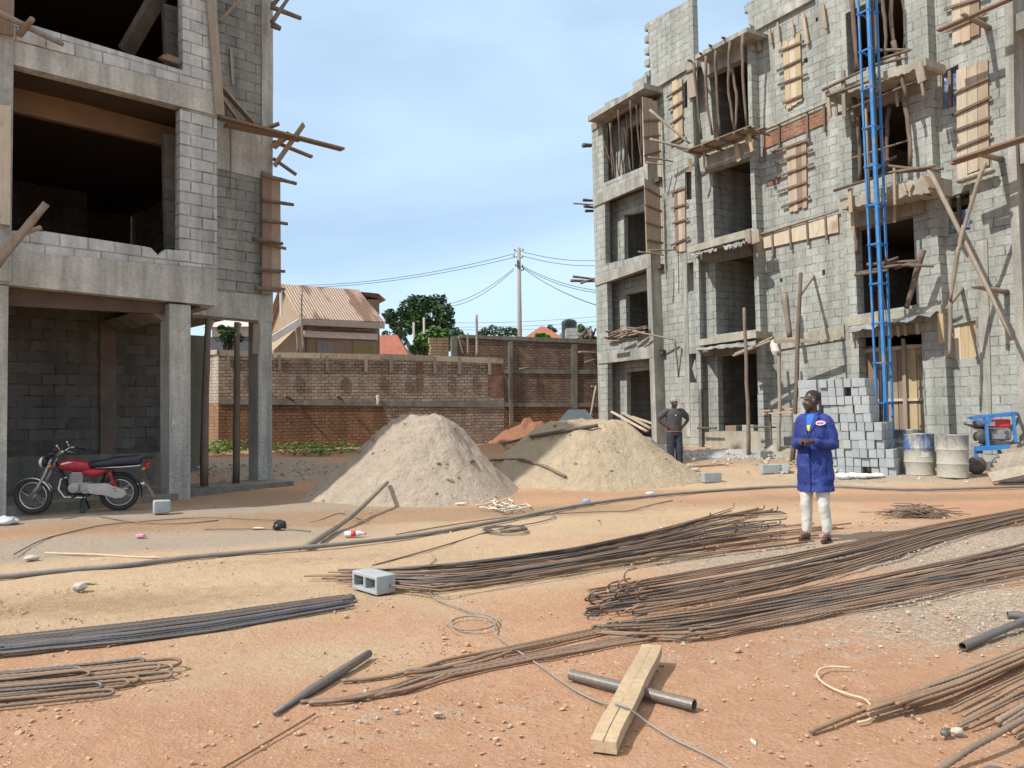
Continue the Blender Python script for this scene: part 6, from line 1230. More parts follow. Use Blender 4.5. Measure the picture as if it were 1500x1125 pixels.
# litter
def lump(px, py, sx, sy, sz, mat, label, name, cat, sd=1.0):
    q = G(px, py); bm = bmesh.new(); bmesh.ops.create_icosphere(bm, subdivisions=3, radius=1); m = MB()
    m.add([q + Vector((p.co.x * sx * (1 + .5 * noise.noise(p.co * 1.7 + Vector((sd, 0, 0)))), p.co.y * sy * (1 + .4 * noise.noise(p.co * 1.5 + Vector((0, sd, 0)))), sz * .7 + p.co.z * sz * (1 + .6 * noise.noise(p.co * 2.2 + Vector((0, 0, sd)))))) for p in bm.verts], [[v.index for v in f.verts] for f in bm.faces]); bm.free(); thing(name, m, mat, label, cat, smooth=True)
lump(409, 775, .10, .09, .07, m_flat('bag_black', (.02, .02, .022), .35), 'crumpled black plastic bag on the ground left of the leaning pole', 'plastic_bag', 'plastic bag', 3); lump(8, 768, .17, .12, .07, m_flat('bag_grey', (.55, .55, .56), .6), 'crumpled whitish bag on the ground below the front wheel', 'plastic_bag', 'plastic bag', 5)
lump(117, 864, .06, .05, .04, st_p, 'pale grey stone lying left of the neat bundle', 'stone', 'stone', 2); lump(206, 787, .07, .04, .025, m_flat('wrapper_pink', (.65, .3, .4), .5), 'crumpled pink wrapper on the mud', 'wrapper', 'wrapper', 6); lump(46, 820, .08, .05, .03, st_p, 'flat grey stone on the pale earth at the left', 'stone', 'stone', 9)
lump(378, 775, .09, .03, .015, rope_m, 'white scrap beside the black plastic bag', 'scrap', 'scrap', 4); lump(676, 739, .10, .03, .02, rope_m, 'white scrap lying left of the rope heap', 'scrap', 'scrap', 14); lump(126, 855, .09, .02, .012, plank_y, 'small pale wood chip near the grey stone', 'scrap', 'wood chip', 8); lump(142, 822, .09, .02, .014, plank_y, 'small pale wood chip below the yellow stick', 'scrap', 'wood chip', 18)
lump(1385, 1077, .022, .02, .018, steel_d, 'dark pebble before the splayed fan of bars, left one', 'stone', 'stone', 11); lump(1403, 1075, .03, .02, .018, st_p, 'pebble before the splayed fan of bars, right one', 'stone', 'stone', 12); lump(674, 727, .07, .05, .04, m_flat('wrapper_mauve', (.5, .4, .42), .6), 'small mauve scrap at the foot of the grey sand pile', 'scrap', 'scrap', 21)
q = G(520, 786); b_ = empty('bottle', q, 'clear plastic drink bottle with a red label lying above the hose', 'bottle', rz=.15); gl = m_flat('bottle_clear', (.65, .66, .66), .15)
m = MB(); m.lathe([(.01, -.13), (.036, -.125), (.036, .02), (.036, .05), (.014, .1), (.014, .125), (.005, .126)], 12, (0, 0, .036), 'x'); part('body', m, gl, b_, True); m = MB(); m.lathe([(.0375, -.05), (.0375, .01)], 12, (0, 0, .036), 'x'); part('label', m, m_flat('label_red', (.7, .03, .04), .5), b_, True); m = MB(); m.lathe([(.016, .12), (.016, .14)], 10, (0, 0, .036), 'x'); part('cap', m, m_flat('cap', (.7, .1, .1), .5), b_, True)
m = MB(); q = G(1458, 1143); m.v = []; m.lathe([(.01, .05), (.05, .045), (.075, .03), (.085, 0)], 18, (q.x, q.y, q.z)); m.v = [Vector((q.x + (v.x - q.x) * .9, q.y + (v.y - q.y) * .6, v.z)) for v in m.v]; m.beam(q + Vector((.08, 0, .02)), q + Vector((.17, -.02, .05)), .05, .03); thing('plastic_scrap', m, m_flat('scrap_slate', (.11, .12, .14), .6), 'dark slate grey scrap cut off by the bottom edge at the right', 'scrap', smooth=True)
# ------------------------------------------------------------------ motorcycle
Fp, Rp = G(49, 753), G(175, 747.5); MS = (Rp - Fp).length / 1.27; mu = (Rp - Fp); mu.z = 0; mid = (Fp + Rp) / 2
MF = Frame((mid.x, mid.y), (mu.x, mu.y)); mlean = Matrix.Rotation(R(4), 4, 'X')
mc = empty('motorcycle', label='red motorcycle with a long black seat parked before the left building', cat='motorcycle', m=MF.m @ Matrix.Translation((0, 0, gz(mid.x, mid.y))) @ Matrix.Scale(MS, 4) @ mlean)
red = m_noise('bike_red', (.40, .016, .03), (.33, .015, .028), 5, .32, 0, 40, var=0, c3=(.30, .075, .06)); blackp = m_flat('bike_black', (.015, .016, .018), .4); rubber = m_flat('rubber', (.045, .042, .04), .8); chrome = m_flat('chrome', (.62, .62, .62), .22, .9); alu = m_flat('engine_alu', (.42, .42, .42), .42, .6); amber = m_flat('amber', (.75, .22, .02), .3); seatm = m_flat('seat_vinyl', (.022, .026, .04), .45)
def circ(c, r, n=32, ax='y', m=None):
    o = []
    for k in range(n):
        a = 6.2832 * k / n; p = Vector((r * math.cos(a), 0, r * math.sin(a))); o.append((m @ p if m else p) + Vector(c))
    return o
steer = Matrix.Rotation(R(-14), 3, 'Z')
for (x, sm) in ((-.635, steer), (.635, None)):
    c = (x, 0, .30); m = MB(); m.tube(circ(c, .265, 36, m=sm), .042, 9, True); wh = part('wheel', m, rubber, mc, True)
    m = MB(); m.tube(circ(c, .215, 36, m=sm), .016, 7, True); part('rim', m, chrome, wh, True)
    m = MB()
    for k in range(18):
        a = 6.2832 * k / 18; s_ = .03 if k % 2 else -.03; p1 = Vector((.04 * math.cos(a + .5), s_, .04 * math.sin(a + .5))); p2 = Vector((.21 * math.cos(a), 0, .21 * math.sin(a)))
        if sm: p1, p2 = sm @ p1, sm @ p2
        m.tube([p1 + Vector(c), p2 + Vector(c)], .003, 4)
    part('spokes', m, chrome, wh)
    m = MB(); m.lathe([(.02, -.06), (.085 if x > 0 else .06, -.045), (.085 if x > 0 else .06, .045), (.02, .06)], 18, c, 'y'); part('hub', m, alu, wh, True)
for y in (-.085, .085):
    m = MB(); d = steer @ Vector((0, y, 0)); m.tube([Vector((-.635, 0, .30)) + d, Vector((-.53, 0, .44)) + d, Vector((-.44, 0, .62)) + d, Vector((-.33, 0, .90)) + d], [.026, .03, .02, .02], 9); part('fork', m, alu, mc, True)
m = MB(); pts = [Vector((-.635 + .315 * math.cos(a), 0, .30 + .315 * math.sin(a))) for a in [R(x) for x in range(15, 150, 12)]]; vs = []; fs = []
for i, p in enumerate(pts):
    for j in range(5): yv = (j - 2) * .03; q = steer @ Vector((p.x + .635, yv, 0)); rr = -.012 * abs(j - 2); vs.append((q.x - .635, q.y, p.z + rr))
for i in range(len(pts) - 1):
    for j in range(4): a = i * 5 + j; fs.append((a, a + 1, a + 6, a + 5))
m.add(vs, fs); o = part('front_fender', m, chrome, mc, True); so_ = o.modifiers.new('s', 'SOLIDIFY'); so_.thickness = .006
m = MB(); m.ell((-.45, -.01, .845), .07, .085, .085, 18, 12, Matrix.Rotation(R(-14), 3, 'Z')); part('headlight_shell', m, blackp, mc, True)
m = MB(); rm = Matrix.Rotation(R(-20), 3, 'Z'); n = 20
m.lathe([(.0005, -.035), (.05, -.028), (.082, 0), (.088, .01), (.088, .03)], n, (0, 0, 0), 'x'); m.v = [rm @ v + Vector((-.5, -.02, .845)) for v in m.v]; part('headlight', m, m_flat('lens', (.75, .77, .78), .1, .5), mc, True)
m = MB(); m.ell((-.37, 0, .97), .07, .12, .055, 12, 8); m.ell((-.33, .03, 1.02), .05, .05, .05, 10, 8); part('instrument_cluster', m, blackp, mc, True)
m = MB(); m.tube([(-.06, -.34, 1.03), (-.17, -.31, 1.04), (-.28, -.14, .95), (-.30, 0, .93), (-.28, .14, .95), (-.17, .31, 1.04), (-.06, .34, 1.03)], .013, 8); part('handlebar', m, chrome, mc, True)
for y in (-1, 1):
    m = MB(); m.tube([(.05, .35 * y, 1.015), (-.10, .33 * y, 1.04)], .02, 8); part('grip', m, blackp, mc, True)
    m = MB(); m.tube([(.03, .37 * y, 1.03), (-.10, .33 * y, 1.055), (-.16, .30 * y, 1.05)], .007, 5); part('brake_lever', m, alu, mc)
    m = MB(); m.tube([(-.17, .28 * y, 1.04), (-.20, .30 * y, 1.12)], .007, 5); m.ell((-.21, .31 * y, 1.13), .02, .03, .025, 8, 6); part('mirror', m, chrome, mc, True)
    m = MB(); m.ell((-.36, .15 * y, .79), .03, .035, .03, 10, 8); part('indicator', m, amber, mc, True)
    m = MB(); m.ell((1.03, .14 * y, .70), .03, .03, .025, 10, 8); part('indicator', m, amber, mc, True)
def loftx(secs, n=14):
    m = MB(); vs = []; fs = []
    for x, z, ry, rz_ in secs:
        for k in range(n):
            a = 6.2832 * k / n; ca, sa = math.cos(a), math.sin(a); e = .75; vs.append((x, ry * math.copysign(abs(ca) ** e, ca), z + rz_ * math.copysign(abs(sa) ** e, sa)))
    for i in range(len(secs) - 1):
        for k in range(n): k2 = (k + 1) % n; fs.append((i * n + k, (i + 1) * n + k, (i + 1) * n + k2, i * n + k2))
    fs.append(tuple(range(n))); fs.append(tuple((len(secs) - 1) * n + k for k in reversed(range(n)))); m.add(vs, fs); return m
o = part('fuel_tank', loftx([(-.26, .79, .03, .04), (-.24, .785, .10, .075), (-.14, .785, .135, .09), (0, .775, .14, .095), (.12, .755, .11, .085), (.21, .735, .075, .06), (.23, .73, .04, .03)]), red, mc, True)
m = MB(); m.add([(-.20, -.142, .80), (-.02, -.149, .84), (-.09, -.145, .855), (-.19, -.138, .83)], [(0, 1, 2, 3)]); m.add([(-.20, -.13, .80), (-.02, -.135, .84), (-.09, -.13, .855), (-.19, -.13, .83)], [(3, 2, 1, 0)]); part('stripe', m, m_flat('stripe', (.72, .68, .68), .4), o)
part('seat', loftx([(.19, .79, .05, .03), (.22, .785, .10, .055), (.45, .80, .125, .065), (.60, .83, .13, .075), (.92, .835, .125, .085), (.97, .83, .11, .075), (.98, .83, .06, .05)]), seatm, mc, True)
part('side_panel', loftx([(.08, .67, .05, .03), (.12, .665, .12, .06), (.28, .65, .13, .085), (.40, .67, .12, .055), (.50, .70, .06, .015)]), red, mc, True)
m = MB(); m.tube([(.30, -.12, .735), (.7, -.135, .74), (.96, -.13, .755), (1.0, 0, .78), (.96, .13, .755), (.7, .135, .74), (.30, .12, .735)], .012, 7); part('grab_rail', m, chrome, mc, True)
m = MB(); m.beam((1.0, 0, .86), (1.16, 0, .87), .2, .02); m.beam((.95, 0, .80), (1.02, 0, .86), .1, .03); part('rack', m, blackp, mc)
m = MB(); m.ell((1.07, 0, .77), .045, .07, .045, 10, 8); part('tail_light', m, m_flat('tail_red', (.6, .02, .02), .25), mc, True)
m = MB(); pts = [Vector((.635 + .35 * math.cos(a), 0, .30 + .35 * math.sin(a))) for a in [R(x) for x in range(-12, 110, 10)]]; vs = []; fs = []
for p in pts:
    for j in range(3): vs.append((p.x, (j - 1) * .07, p.z - .02 * abs(j - 1)))
for i in range(len(pts) - 1):
    for j in range(2): a = i * 3 + j; fs.append((a, a + 1, a + 4, a + 3))
m.add(vs, fs); o = part('rear_fender', m, blackp, mc, True); o.modifiers.new('s', 'SOLIDIFY').thickness = .008
m = MB(); m.add([(1.0, -.09, .52), (1.0, .09, .52), (1.17, .09, .20), (1.17, -.09, .20), (1.01, -.09, .52), (1.01, .09, .52), (1.18, .09, .2), (1.18, -.09, .2)], [(0, 1, 2, 3), (7, 6, 5, 4), (0, 3, 7, 4), (1, 5, 6, 2), (2, 6, 7, 3), (0, 4, 5, 1)]); part('mud_flap', m, m_flat('flap', (.24, .2, .15), .9), mc)
m = MB(); m.beam((1.04, 0, .70), (1.12, 0, .50), .16, .02); part('number_plate_holder', m, blackp, mc)
m = MB()
for y in (-.07, .07): m.tube([(-.30, 0, .84), (-.18, y, .58), (-.12, y, .32), (.2, y, .27), (.36, y, .45), (.45, y, .70), (.95, y * 1.4, .76)], .016, 7); m.tube([(-.28, 0, .80), (.25, y, .70)], .016, 6)
part('frame', m, blackp, mc, True)
m = MB(); m.box(-.06, .20, -.10, .10, .33, .50); m.lathe([(.02, -.15), (.085, -.145), (.09, -.10), (.09, .10), (.085, .14), (.02, .15)], 16, (-.02, 0, .42), 'y'); m.lathe([(.02, -.14), (.09, -.135), (.095, -.1), (.095, .1), (.02, .14)], 16, (.16, 0, .40), 'y'); eng = part('engine', m, alu, mc, bevel=.01)
m = MB()
for k in range(6): m.box(-.10 + k * .004, .10 + k * .004, -.085, .085, .50 + k * .026, .514 + k * .026)
m.box(-.06, .10, -.06, .06, .49, .67); part('cylinder', m, alu, eng)
m = MB(); m.tube([(-.1, -.03, .6), (-.22, -.05, .56), (-.25, -.08, .40), (-.16, -.10, .27), (.1, -.11, .25), (.4, .13, .27)], .02, 8); part('exhaust_pipe', m, chrome, mc, True)
m = MB(); m.tube([(.3, .14, .28), (.5, .15, .30), (1.0, .16, .40)], [.03, .045, .045], 10); part('muffler', m, chrome, mc, True)
m = MB(); m.add([(.18, -.13, .49), (.48, -.13, .485), (.62, -.13, .42), (.75, -.13, .36), (.77, -.13, .29), (.70, -.13, .235), (.60, -.13, .235), (.45, -.13, .29), (.22, -.13, .33)], [(0, 1, 2, 3, 4, 5, 6, 7, 8)]); o = part('chain_cover', m, m_flat('cover_alu', (.5, .5, .5), .4, .5), mc); sm_ = o.modifiers.new('s', 'SOLIDIFY'); sm_.thickness = .05
for y in (-.15, .15):
    m = MB(); m.tube([(.62, y, .32), (.52, y, .66)], .022, 8)
    for k in range(7): t = k / 8 + .1; m.tube(circ((.62 - .10 * t, y, .32 + .34 * t), .034, 10, m=Matrix.Rotation(R(90), 3, 'X')), .007, 5, True)
    part('shock_absorber', m, red, mc, True)
m = MB(); m.tube([(.02, -.13, .29), (-.02, -.27, .28)], .014, 6); m.tube([(.22, -.13, .30), (.2, -.28, .29)], .014, 6); part('foot_peg', m, blackp, mc)
m = MB(); m.tube([(.12, -.12, .27), (.16, -.26, -.0)], .014, 6); m.tube([(.08, -.05, .26), (.10, -.2, .02), (.14, .2, .02), (.10, .05, .26)], .014, 6); part('stand', m, blackp, mc)
m = MB(); m.tube([(-.33, -.12, .98), (-.42, -.16, .9), (-.35, -.1, .72), (-.2, -.03, .66)], .006, 5); m.tube([(-.2, .3, 1.03), (-.42, .1, .93), (-.36, .05, .7)], .006, 5); part('cable', m, blackp, mc)

# ------------------------------------------------------------------ people
skinm = m_noise('skin_dark', (.075, .042, .031), (.06, .034, .025), 8, .36, .001, 60, var=0)
hairm = m_flat('hair_black', (.012, .011, .011), .8)
def chain(m, pts, rs, n=12):
    """closed tapered limb with rounded ends"""
    pts = [Vector(p) for p in pts]; P_, Q_ = [], []
    for i in range(len(pts) - 1):
        for k in range(4): t = k / 4; P_.append(pts[i].lerp(pts[i + 1], t)); Q_.append(rs[i] + (rs[i + 1] - rs[i]) * t)
    P_.append(pts[-1]); Q_.append(rs[-1])
    for _ in range(2):
        P_ = [P_[0]] + [(P_[i - 1] + P_[i] * 2 + P_[i + 1]) / 4 for i in range(1, len(P_) - 1)] + [P_[-1]]
    m.tube(P_, Q_, n); m.ell(P_[0], Q_[0], Q_[0], Q_[0], 10, 7); m.ell(P_[-1], Q_[-1], Q_[-1], Q_[-1], 10, 7)
def hand(m, wrist, d, nrm, thumb, curl=.9, sc=1.):
    """palm, four unequal bent fingers and a thumb leaving the side of the palm"""
    w_, d, nrm = Vector(wrist), Vector(d).normalized(), Vector(nrm).normalized(); side = d.cross(nrm).normalized() * thumb; nrm = side.cross(d).normalized() * thumb
    if nrm.dot(Vector(nrm)) == 0: nrm = Vector((0, 0, 1))
    X = Matrix((side, nrm, d)).transposed(); m.ell(w_ + d * .045 * sc, .043 * sc, .017 * sc, .056 * sc, 12, 9, X)
    chain(m, [w_ - d * .03, w_ + d * .01], [.027 * sc, .027 * sc], 10)
    for i, (o_, L) in enumerate(((.030, .072), (.011, .080), (-.009, .074), (-.028, .058))):
        b0 = w_ + d * .085 * sc + side * o_ * sc; dirs = []; a = .25 * curl; p = b0; pts = [b0 - d * .02 * sc, b0]
        for k, f in enumerate((.45, .32, .25)):
            p = p + (d * math.cos(a) + nrm * math.sin(a)) * L * f * sc; pts.append(p); a += curl * (.85 + .1 * i * .3)
        chain(m, pts, [.0095 * sc, .0095 * sc, .009 * sc, .0082 * sc, .007 * sc], 8)
    b0 = w_ + d * .025 * sc + side * .032 * sc; chain(m, [b0, b0 + (side * .7 + d * .6 + nrm * .3) * .035 * sc, b0 + (side * .45 + d * 1.3 + nrm * .8) * .05 * sc], [.013 * sc, .011 * sc, .008 * sc], 8)
def head(m, c, yaw, sc=1.):
    X = Matrix.Rotation(yaw, 3, 'Z'); c = Vector(c)
    def e(x, y, z, a, b, d, tilt=0): m.ell(c + X @ Vector((x, y, z)) * sc, a * sc, b * sc, d * sc, 14, 10, X @ Matrix.Rotation(tilt, 3, 'X'))
    e(0, .012, .03, .075, .095, .092); e(0, -.02, -.035, .062, .07, .075); e(0, -.052, -.085, .036, .034, .03); e(0, -.088, -.018, .016, .022, .026, .3); e(0, -.1, -.03, .021, .014, .012); e(0, -.072, .022, .055, .022, .014)
    e(0, -.084, -.058, .026, .014, .010); e(0, -.08, -.072, .024, .014, .010); e(.035, -.062, -.03, .02, .022, .022); e(-.035, -.062, -.03, .02, .022, .022)
    for s_ in (1, -1): e(.077 * s_, .015, -.01, .011, .02, .032)
    return c, X
def addhair(par, c, X, full=1.0, sc=1.):
    m = MB(); bm = bmesh.new(); bmesh.ops.create_icosphere(bm, subdivisions=4, radius=1); vs = []; ids = {}
    for v in bm.verts:
        p = v.co
        if p.z > (-.35 if p.y > .25 else .28 if p.y > -.45 else .52): ids[v.index] = len(vs); q = Vector((p.x * .0795, p.y * .1 + .014, p.z * .096 + .03)) * sc * (1 + .012 * noise.noise(p * 14)); vs.append(c + X @ q)
    fs = [[ids[v.index] for v in f.verts] for f in bm.faces if all(v.index in ids for v in f.verts)]; bm.free(); m.add(vs, fs); return part('hair', m, hairm, par, True)
def eyes(par, c, X, sc=1.):
    for s_ in (1, -1):
        m = MB(); m.ell(c + X @ Vector((.03 * s_, -.079, .004)) * sc, .013 * sc, .008 * sc, .0075 * sc, 10, 7, X); o = part('eye', m, m_flat('eye_white', (.5, .48, .45), .3), par, True)
        m = MB(); m.ell(c + X @ Vector((.031 * s_, -.085, .004)) * sc, .006 * sc, .004 * sc, .006 * sc, 8, 6, X); part('pupil', m, hairm, o, True)

fa, fb = G(1178, 790), G(1210, 793); ctr = (fa + fb) / 2
Hs = 1.02
pm = empty('person', label='man in a long royal blue work coat and white trousers, hands joined, looking left', cat='person', m=Matrix.Translation(Vector((ctr.x + .02, ctr.y + .0, gz(ctr.x, ctr.y)))) @ Matrix.Rotation(R(-40), 4, 'Z') @ Matrix.Scale(Hs, 4) @ Matrix.Diagonal((.91, .95, 1, 1)))
b = MB()
hc, hX = head(b, (0, -.035, 1.575), R(-64), 1.02)
chain(b, [(0, .01, 1.36), (0, -.012, 1.53)], [.062, .054]); b.loft([(0, 0, .85, .15, .10), (0, 0, 1.1, .16, .10), (0, 0, 1.3, .17, .10), (0, 0, 1.42, .10, .07)])
for s_ in (1, -1):
    chain(b, [(.15 * s_, .01, 1.36), (.225 * s_, .03, 1.09), (.06 * s_ + .0, -.235, 1.125)], [.05, .04, .029])
    chain(b, [(.085 * s_, 0, .9), (.10 * s_, -.02, .48), (.125 * s_, .03, .09)], [.085, .055, .037]); chain(b, [(.125 * s_, .05, .045), (.13 * s_, -.02, .05), (.14 * s_, -.14, .032)], [.036, .036, .026])
hand(b, (.055, -.245, 1.128), (-.75, -.55, .1), (-.2, .3, -1), 1, 1.0); hand(b, (-.06, -.24, 1.13), (.65, -.7, .12), (0, .3, -1), -1, .8)
me = blend('body', b, skinm, .0065, 2); o = bpy.data.objects.new('body', me); C.objects.link(o); o.parent = pm
addhair(o, hc, hX); eyes(o, hc, hX)
coatm = m_noise('coat_blue', (.019, .040, .215), (.013, .029, .165), 3, .75, .01, 12, var=0)
b = MB(); b.loft([(0, .01, .555, .232, .165), (0, .01, .70, .222, .158), (0, 0, .88, .205, .146), (0, 0, 1.02, .188, .134), (0, 0, 1.2, .194, .136), (0, .005, 1.31, .188, .125), (0, .012, 1.385, .155, .10), (0, .015, 1.445, .075, .07)], 28)
for s_ in (1, -1): chain(b, [(.12 * s_, .01, 1.375), (.172 * s_, .012, 1.345), (.215 * s_, .03, 1.20), (.235 * s_, .035, 1.07), (.15 * s_, -.13, 1.085), (.10 * s_, -.195, 1.115)], [.06, .066, .062, .058, .053, .05], 14)
for k in range(46):      # folds in the cloth
    a = rnd(0, 6.28); z = rnd(.62, .98); rx, ry = .222, .155
bmx = bmesh.new(); mex = b.mesh('tmp', coatm); bmx.from_mesh(mex); bmesh.ops.subdivide_edges(bmx, edges=[e for e in bmx.edges if e.calc_length() > .035], cuts=3, use_grid_fill=True); bmesh.ops.triangulate(bmx, faces=bmx.faces); b = MB(); b.add([v.co.copy() for v in bmx.verts], [[v.index for v in f.verts] for f in bmx.faces]); bmx.free()
for v in b.v:
    k = .012 * noise.noise((v.x * 9, v.y * 9, v.z * 2.6)) + .010 * noise.noise((v.x * 13 + v.z * 9, v.y * 13, v.z * 12)) + .005 * noise.noise((v.x * 26, v.y * 26, v.z * 22)); d = Vector((v.x, v.y, 0)); 
    if d.length > 1e-4: v += d.normalized() * k * (2.0 if v.z < 1.05 else 1.2)
me = blend('coat', b, coatm, .008, 1); co = bpy.data.objects.new('coat', me); C.objects.link(co); co.parent = pm
def torso_y(x, z):        # front surface of the coat
    L = [(.555, .232, .165), (.70, .222, .158), (.88, .205, .146), (1.02, .188, .134), (1.2, .194, .136), (1.31, .188, .12), (1.385, .155, .09), (1.445, .075, .06)]
    for a, c in zip(L, L[1:]):
        if z <= c[0]: t = (z - a[0]) / (c[0] - a[0]); rx, ry = a[1] + (c[1] - a[1]) * t, a[2] + (c[2] - a[2]) * t; break
    return -ry * math.sqrt(max(0, 1 - (x / rx) ** 2)) + .004
def cloth(nm, pts, mat, par, off=.008, label=None, n=6):
    """thin patch lying on the coat: outline pts of (x,z)"""
    m = MB(); cx = sum(p[0] for p in pts) / len(pts); cz = sum(p[1] for p in pts) / len(pts); vs = []; fs = []; k = len(pts)
    for j in range(n + 1):
        for x, z in pts: xx, zz = cx + (x - cx) * j / n, cz + (z - cz) * j / n; vs.append((xx, torso_y(xx, zz) - off, zz))
    for j in range(n):
        for i in range(k): i2 = (i + 1) % k; fs.append((j * k + i, j * k + i2, (j + 1) * k + i2, (j + 1) * k + i))
    m.add(vs, fs); o = part(nm, m, mat, par); sd = o.modifiers.new('s', 'SOLIDIFY'); sd.thickness = .006; sd.offset = 0; return o
sh = cloth('shirt', [(-.075, 1.425), (.05, 1.425), (.03, 1.33), (-.01, 1.22), (-.05, 1.30)], m_flat('shirt_blue', (.02, .14, .55), .8), pm, .012)
cloth('emblem', [(-.035, 1.30), (.015, 1.305), (.0, 1.235), (-.022, 1.245)], m_flat('emblem_yellow', (.65, .55, .06), .8), sh, .019)
coat_d = m_flat('coat_blue_dark', (.022, .03, .17), .8)
for s_ in (1, -1): cloth('lapel', [(.06 * s_, 1.435), (.10 * s_, 1.40), (.075 * s_ - .01, 1.30), (-.01 + .012 * s_, 1.20), (.035 * s_ - .01, 1.34)], coatm, co, .02)
cloth('placket', [(-.012, 1.20), (-.002, 1.20), (.004, .57), (-.008, .57)], coat_d, co, .010)
cloth('pocket', [(.07, .97), (.165, .955), (.16, .80), (.075, .80)], coatm, co, .010); cloth('pocket', [(-.07, .95), (-.16, .935), (-.155, .79), (-.075, .79)], coatm, co, .010); cloth('pocket', [(.07, 1.265), (.15, 1.255), (.145, 1.16), (.075, 1.165)], coatm, co, .009)
m = MB(); oval = [(.118 + .052 * math.cos(6.2832 * k / 20), 1.325 + .026 * math.sin(6.2832 * k / 20)) for k in range(20)]; bd = cloth('badge', oval, m_flat('badge_white', (.72, .62, .68), .7), co, .016)
for k, (dx, w_) in enumerate(((-.026, .008), (-.010, .012), (.008, .007), (.024, .010))): cloth('badge_lettering', [(.118 + dx - w_, 1.317), (.118 + dx + w_ * .4, 1.316), (.118 + dx + w_, 1.334), (.118 + dx - w_ * .3, 1.335)], m_flat('badge_red', (.62, .06, .12), .7), bd, .022, n=2)
m = MB()
for s_ in (1, -1): m.tube([(.012 * s_, .085, 1.44), (.06 * s_, .06, 1.458), (.085 * s_, -.01, 1.445), (.06 * s_, -.075, 1.41)], .017, 8)
part('collar', m, coatm, co, True)
wt_m = m_noise('trousers_white', (.66, .63, .57), (.56, .53, .47), 4, .85, .008, 16, var=0)
b = MB(); b.loft([(0, 0, .72, .17, .115), (0, 0, .86, .175, .12), (0, 0, .95, .165, .11)], 20)
for s_ in (1, -1): chain(b, [(.082 * s_, 0, .84), (.095 * s_, -.012, .66), (.105 * s_, -.03, .46), (.115 * s_, .0, .26), (.125 * s_, .02, .115)], [.10, .09, .073, .064, .058], 16)
for v in b.v: v += Vector((1, 0, 0)) * (.007 * noise.noise((v.x * 6, v.y * 6, v.z * 8)) + .005 * noise.noise((v.x * 18, v.y * 18, v.z * 30))) + Vector((0, 1, 0)) * (.010 * noise.noise((v.x * 7 + 4, v.y * 7, v.z * 9)) + .005 * noise.noise((v.x * 17, v.y * 20, v.z * 32)))
skin_part('trousers', b, wt_m, pm, .007, 1)
sand_m = m_flat('sandal', (.30, .07, .06), .7)
for s_ in (1, -1):
    m = MB(); m.loft([(.135 * s_, -.045, .0, .052, .14), (.135 * s_, -.045, .018, .052, .14)], 18); sd_ = part('sandal', m, m_flat('sole_dark', (.06, .045, .04), .8), pm)
    m = MB(); m.tube([(.135 * s_ - .05, -.02, .02), (.137 * s_ - .02, -.08, .072), (.137 * s_, -.13, .06), (.137 * s_ + .025, -.08, .07), (.135 * s_ + .05, -.02, .02)], .008, 6); part('strap', m, sand_m, sd_, True)

# the man in the cap
q = G(989, 685); ht = .99
pm2 = empty('person', label='man in grey cap, dark shirt and navy trousers, hands on hips by the tower', cat='person', m=Matrix.Translation(q) @ Matrix.Rotation(R(8), 4, 'Z') @ Matrix.Scale(ht, 4))
b = MB(); hc, hX = head(b, (0, -.03, 1.575), R(22)); chain(b, [(0, .01, 1.36), (0, -.01, 1.53)], [.065, .058]); b.loft([(0, 0, .85, .16, .11), (0, 0, 1.1, .165, .11), (0, 0, 1.3, .18, .11), (0, 0, 1.42, .11, .07)])
for s_ in (1, -1):
    chain(b, [(.185 * s_, .01, 1.385), (.40 * s_, .07, 1.165), (.205 * s_, -.05, 1.0)], [.058, .046, .033]); hand(b, (.205 * s_, -.05, 1.0), (-.75 * s_, -.45, -.35), (-.3 * s_, .9, 0), s_, .5)
    chain(b, [(.085 * s_, 0, .9), (.10 * s_, -.02, .48), (.11 * s_, .02, .08)], [.085, .058, .04])
me = blend('body', b, skinm, .008, 2); o = bpy.data.objects.new('body', me); C.objects.link(o); o.parent = pm2; eyes(o, hc, hX); addhair(o, hc, hX)
shm = m_noise('shirt_charcoal', (.075, .068, .072), (.055, .05, .055), 3, .85, .008, 14, var=0)
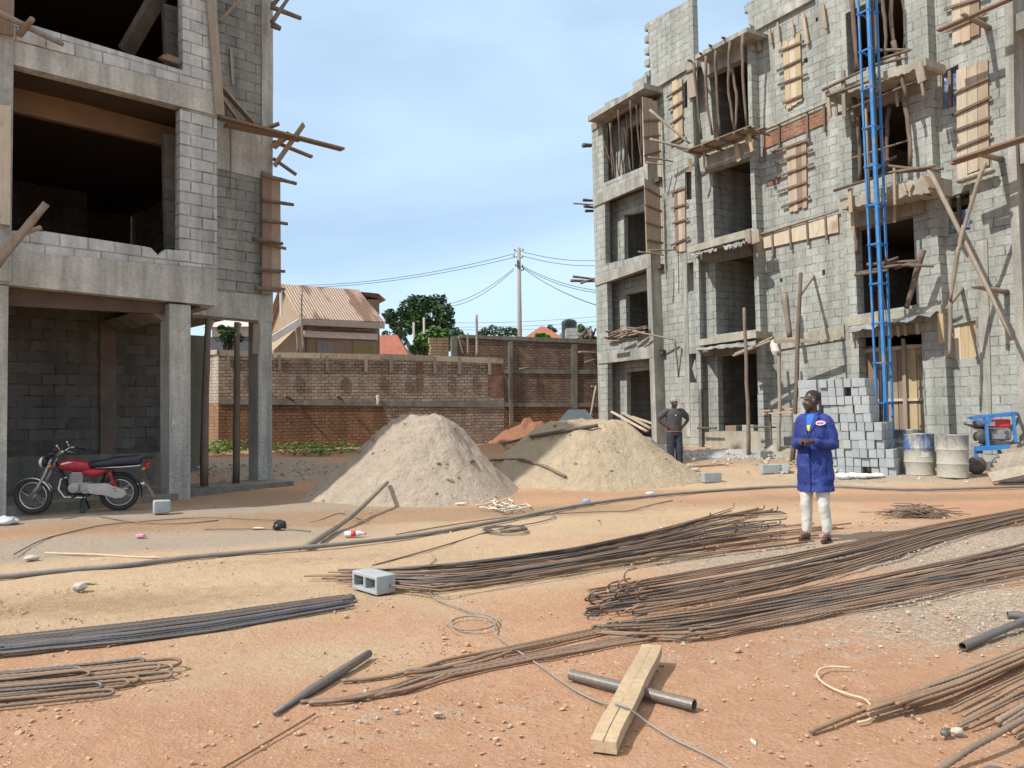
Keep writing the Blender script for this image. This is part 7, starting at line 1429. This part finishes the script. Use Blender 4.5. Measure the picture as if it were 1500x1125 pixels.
b = MB(); b.loft([(0, 0, .86, .19, .13), (0, 0, .98, .187, .135), (0, 0, 1.15, .195, .135), (0, 0, 1.3, .208, .13), (0, .01, 1.40, .15, .10), (0, .01, 1.435, .085, .07)], 24)
for s_ in (1, -1): chain(b, [(.15 * s_, .01, 1.375), (.20 * s_, .015, 1.365), (.33 * s_, .05, 1.24)], [.07, .08, .074], 14)
for v in b.v: v += Vector((v.x, v.y, 0)) * (.06 * noise.noise((v.x * 8, v.y * 8, v.z * 6)))
so2 = skin_part('shirt', b, shm, pm2, .011, 2)
m = MB(); m.loft([(0, 0, .862, .194, .134), (0, 0, .885, .193, .135)], 24); part('hem_band', m, m_flat('hem_orange', (.30, .10, .05), .8), so2, True)
m = MB(); m.ell((-.0, -.135, 1.27), .02, .006, .018, 8, 6); part('emblem', m, m_flat('emblem_white', (.6, .58, .56), .7), so2)
b = MB(); b.loft([(0, 0, .78, .175, .125), (0, 0, .9, .178, .125)], 20)
for s_ in (1, -1): chain(b, [(.088 * s_, 0, .84), (.098 * s_, -.01, .62), (.105 * s_, -.02, .40), (.11 * s_, .0, .09)], [.105, .098, .09, .085], 16)
for v in b.v: v += Vector((.01 * noise.noise((v.x * 6, v.y * 6, v.z * 9)), .012 * noise.noise((v.x * 6 + 3, v.y * 6, v.z * 9)), 0))
skin_part('trousers', b, m_noise('trousers_navy', (.035, .04, .06), (.028, .03, .045), 3, .85, .008, 14, var=0), pm2, .011, 2)
for s_ in (1, -1):
    m = MB(); m.ell((.112 * s_, -.05, .04), .045, .125, .042, 14, 8); part('shoe', m, m_flat('shoe_dark', (.05, .045, .04), .6), pm2, True)
m = MB(); capm = m_flat('cap_khaki', (.30, .27, .22), .85); m.ell(hc + Vector((0, .012, .055)), .088, .106, .078, 18, 10, hX); cap = part('cap', m, capm, pm2, True)
m = MB(); m.ell(hc + hX @ Vector((0, -.125, .052)), .07, .07, .010, 14, 6, hX @ Matrix.Rotation(.15, 3, 'X')); part('brim', m, capm, cap, True)
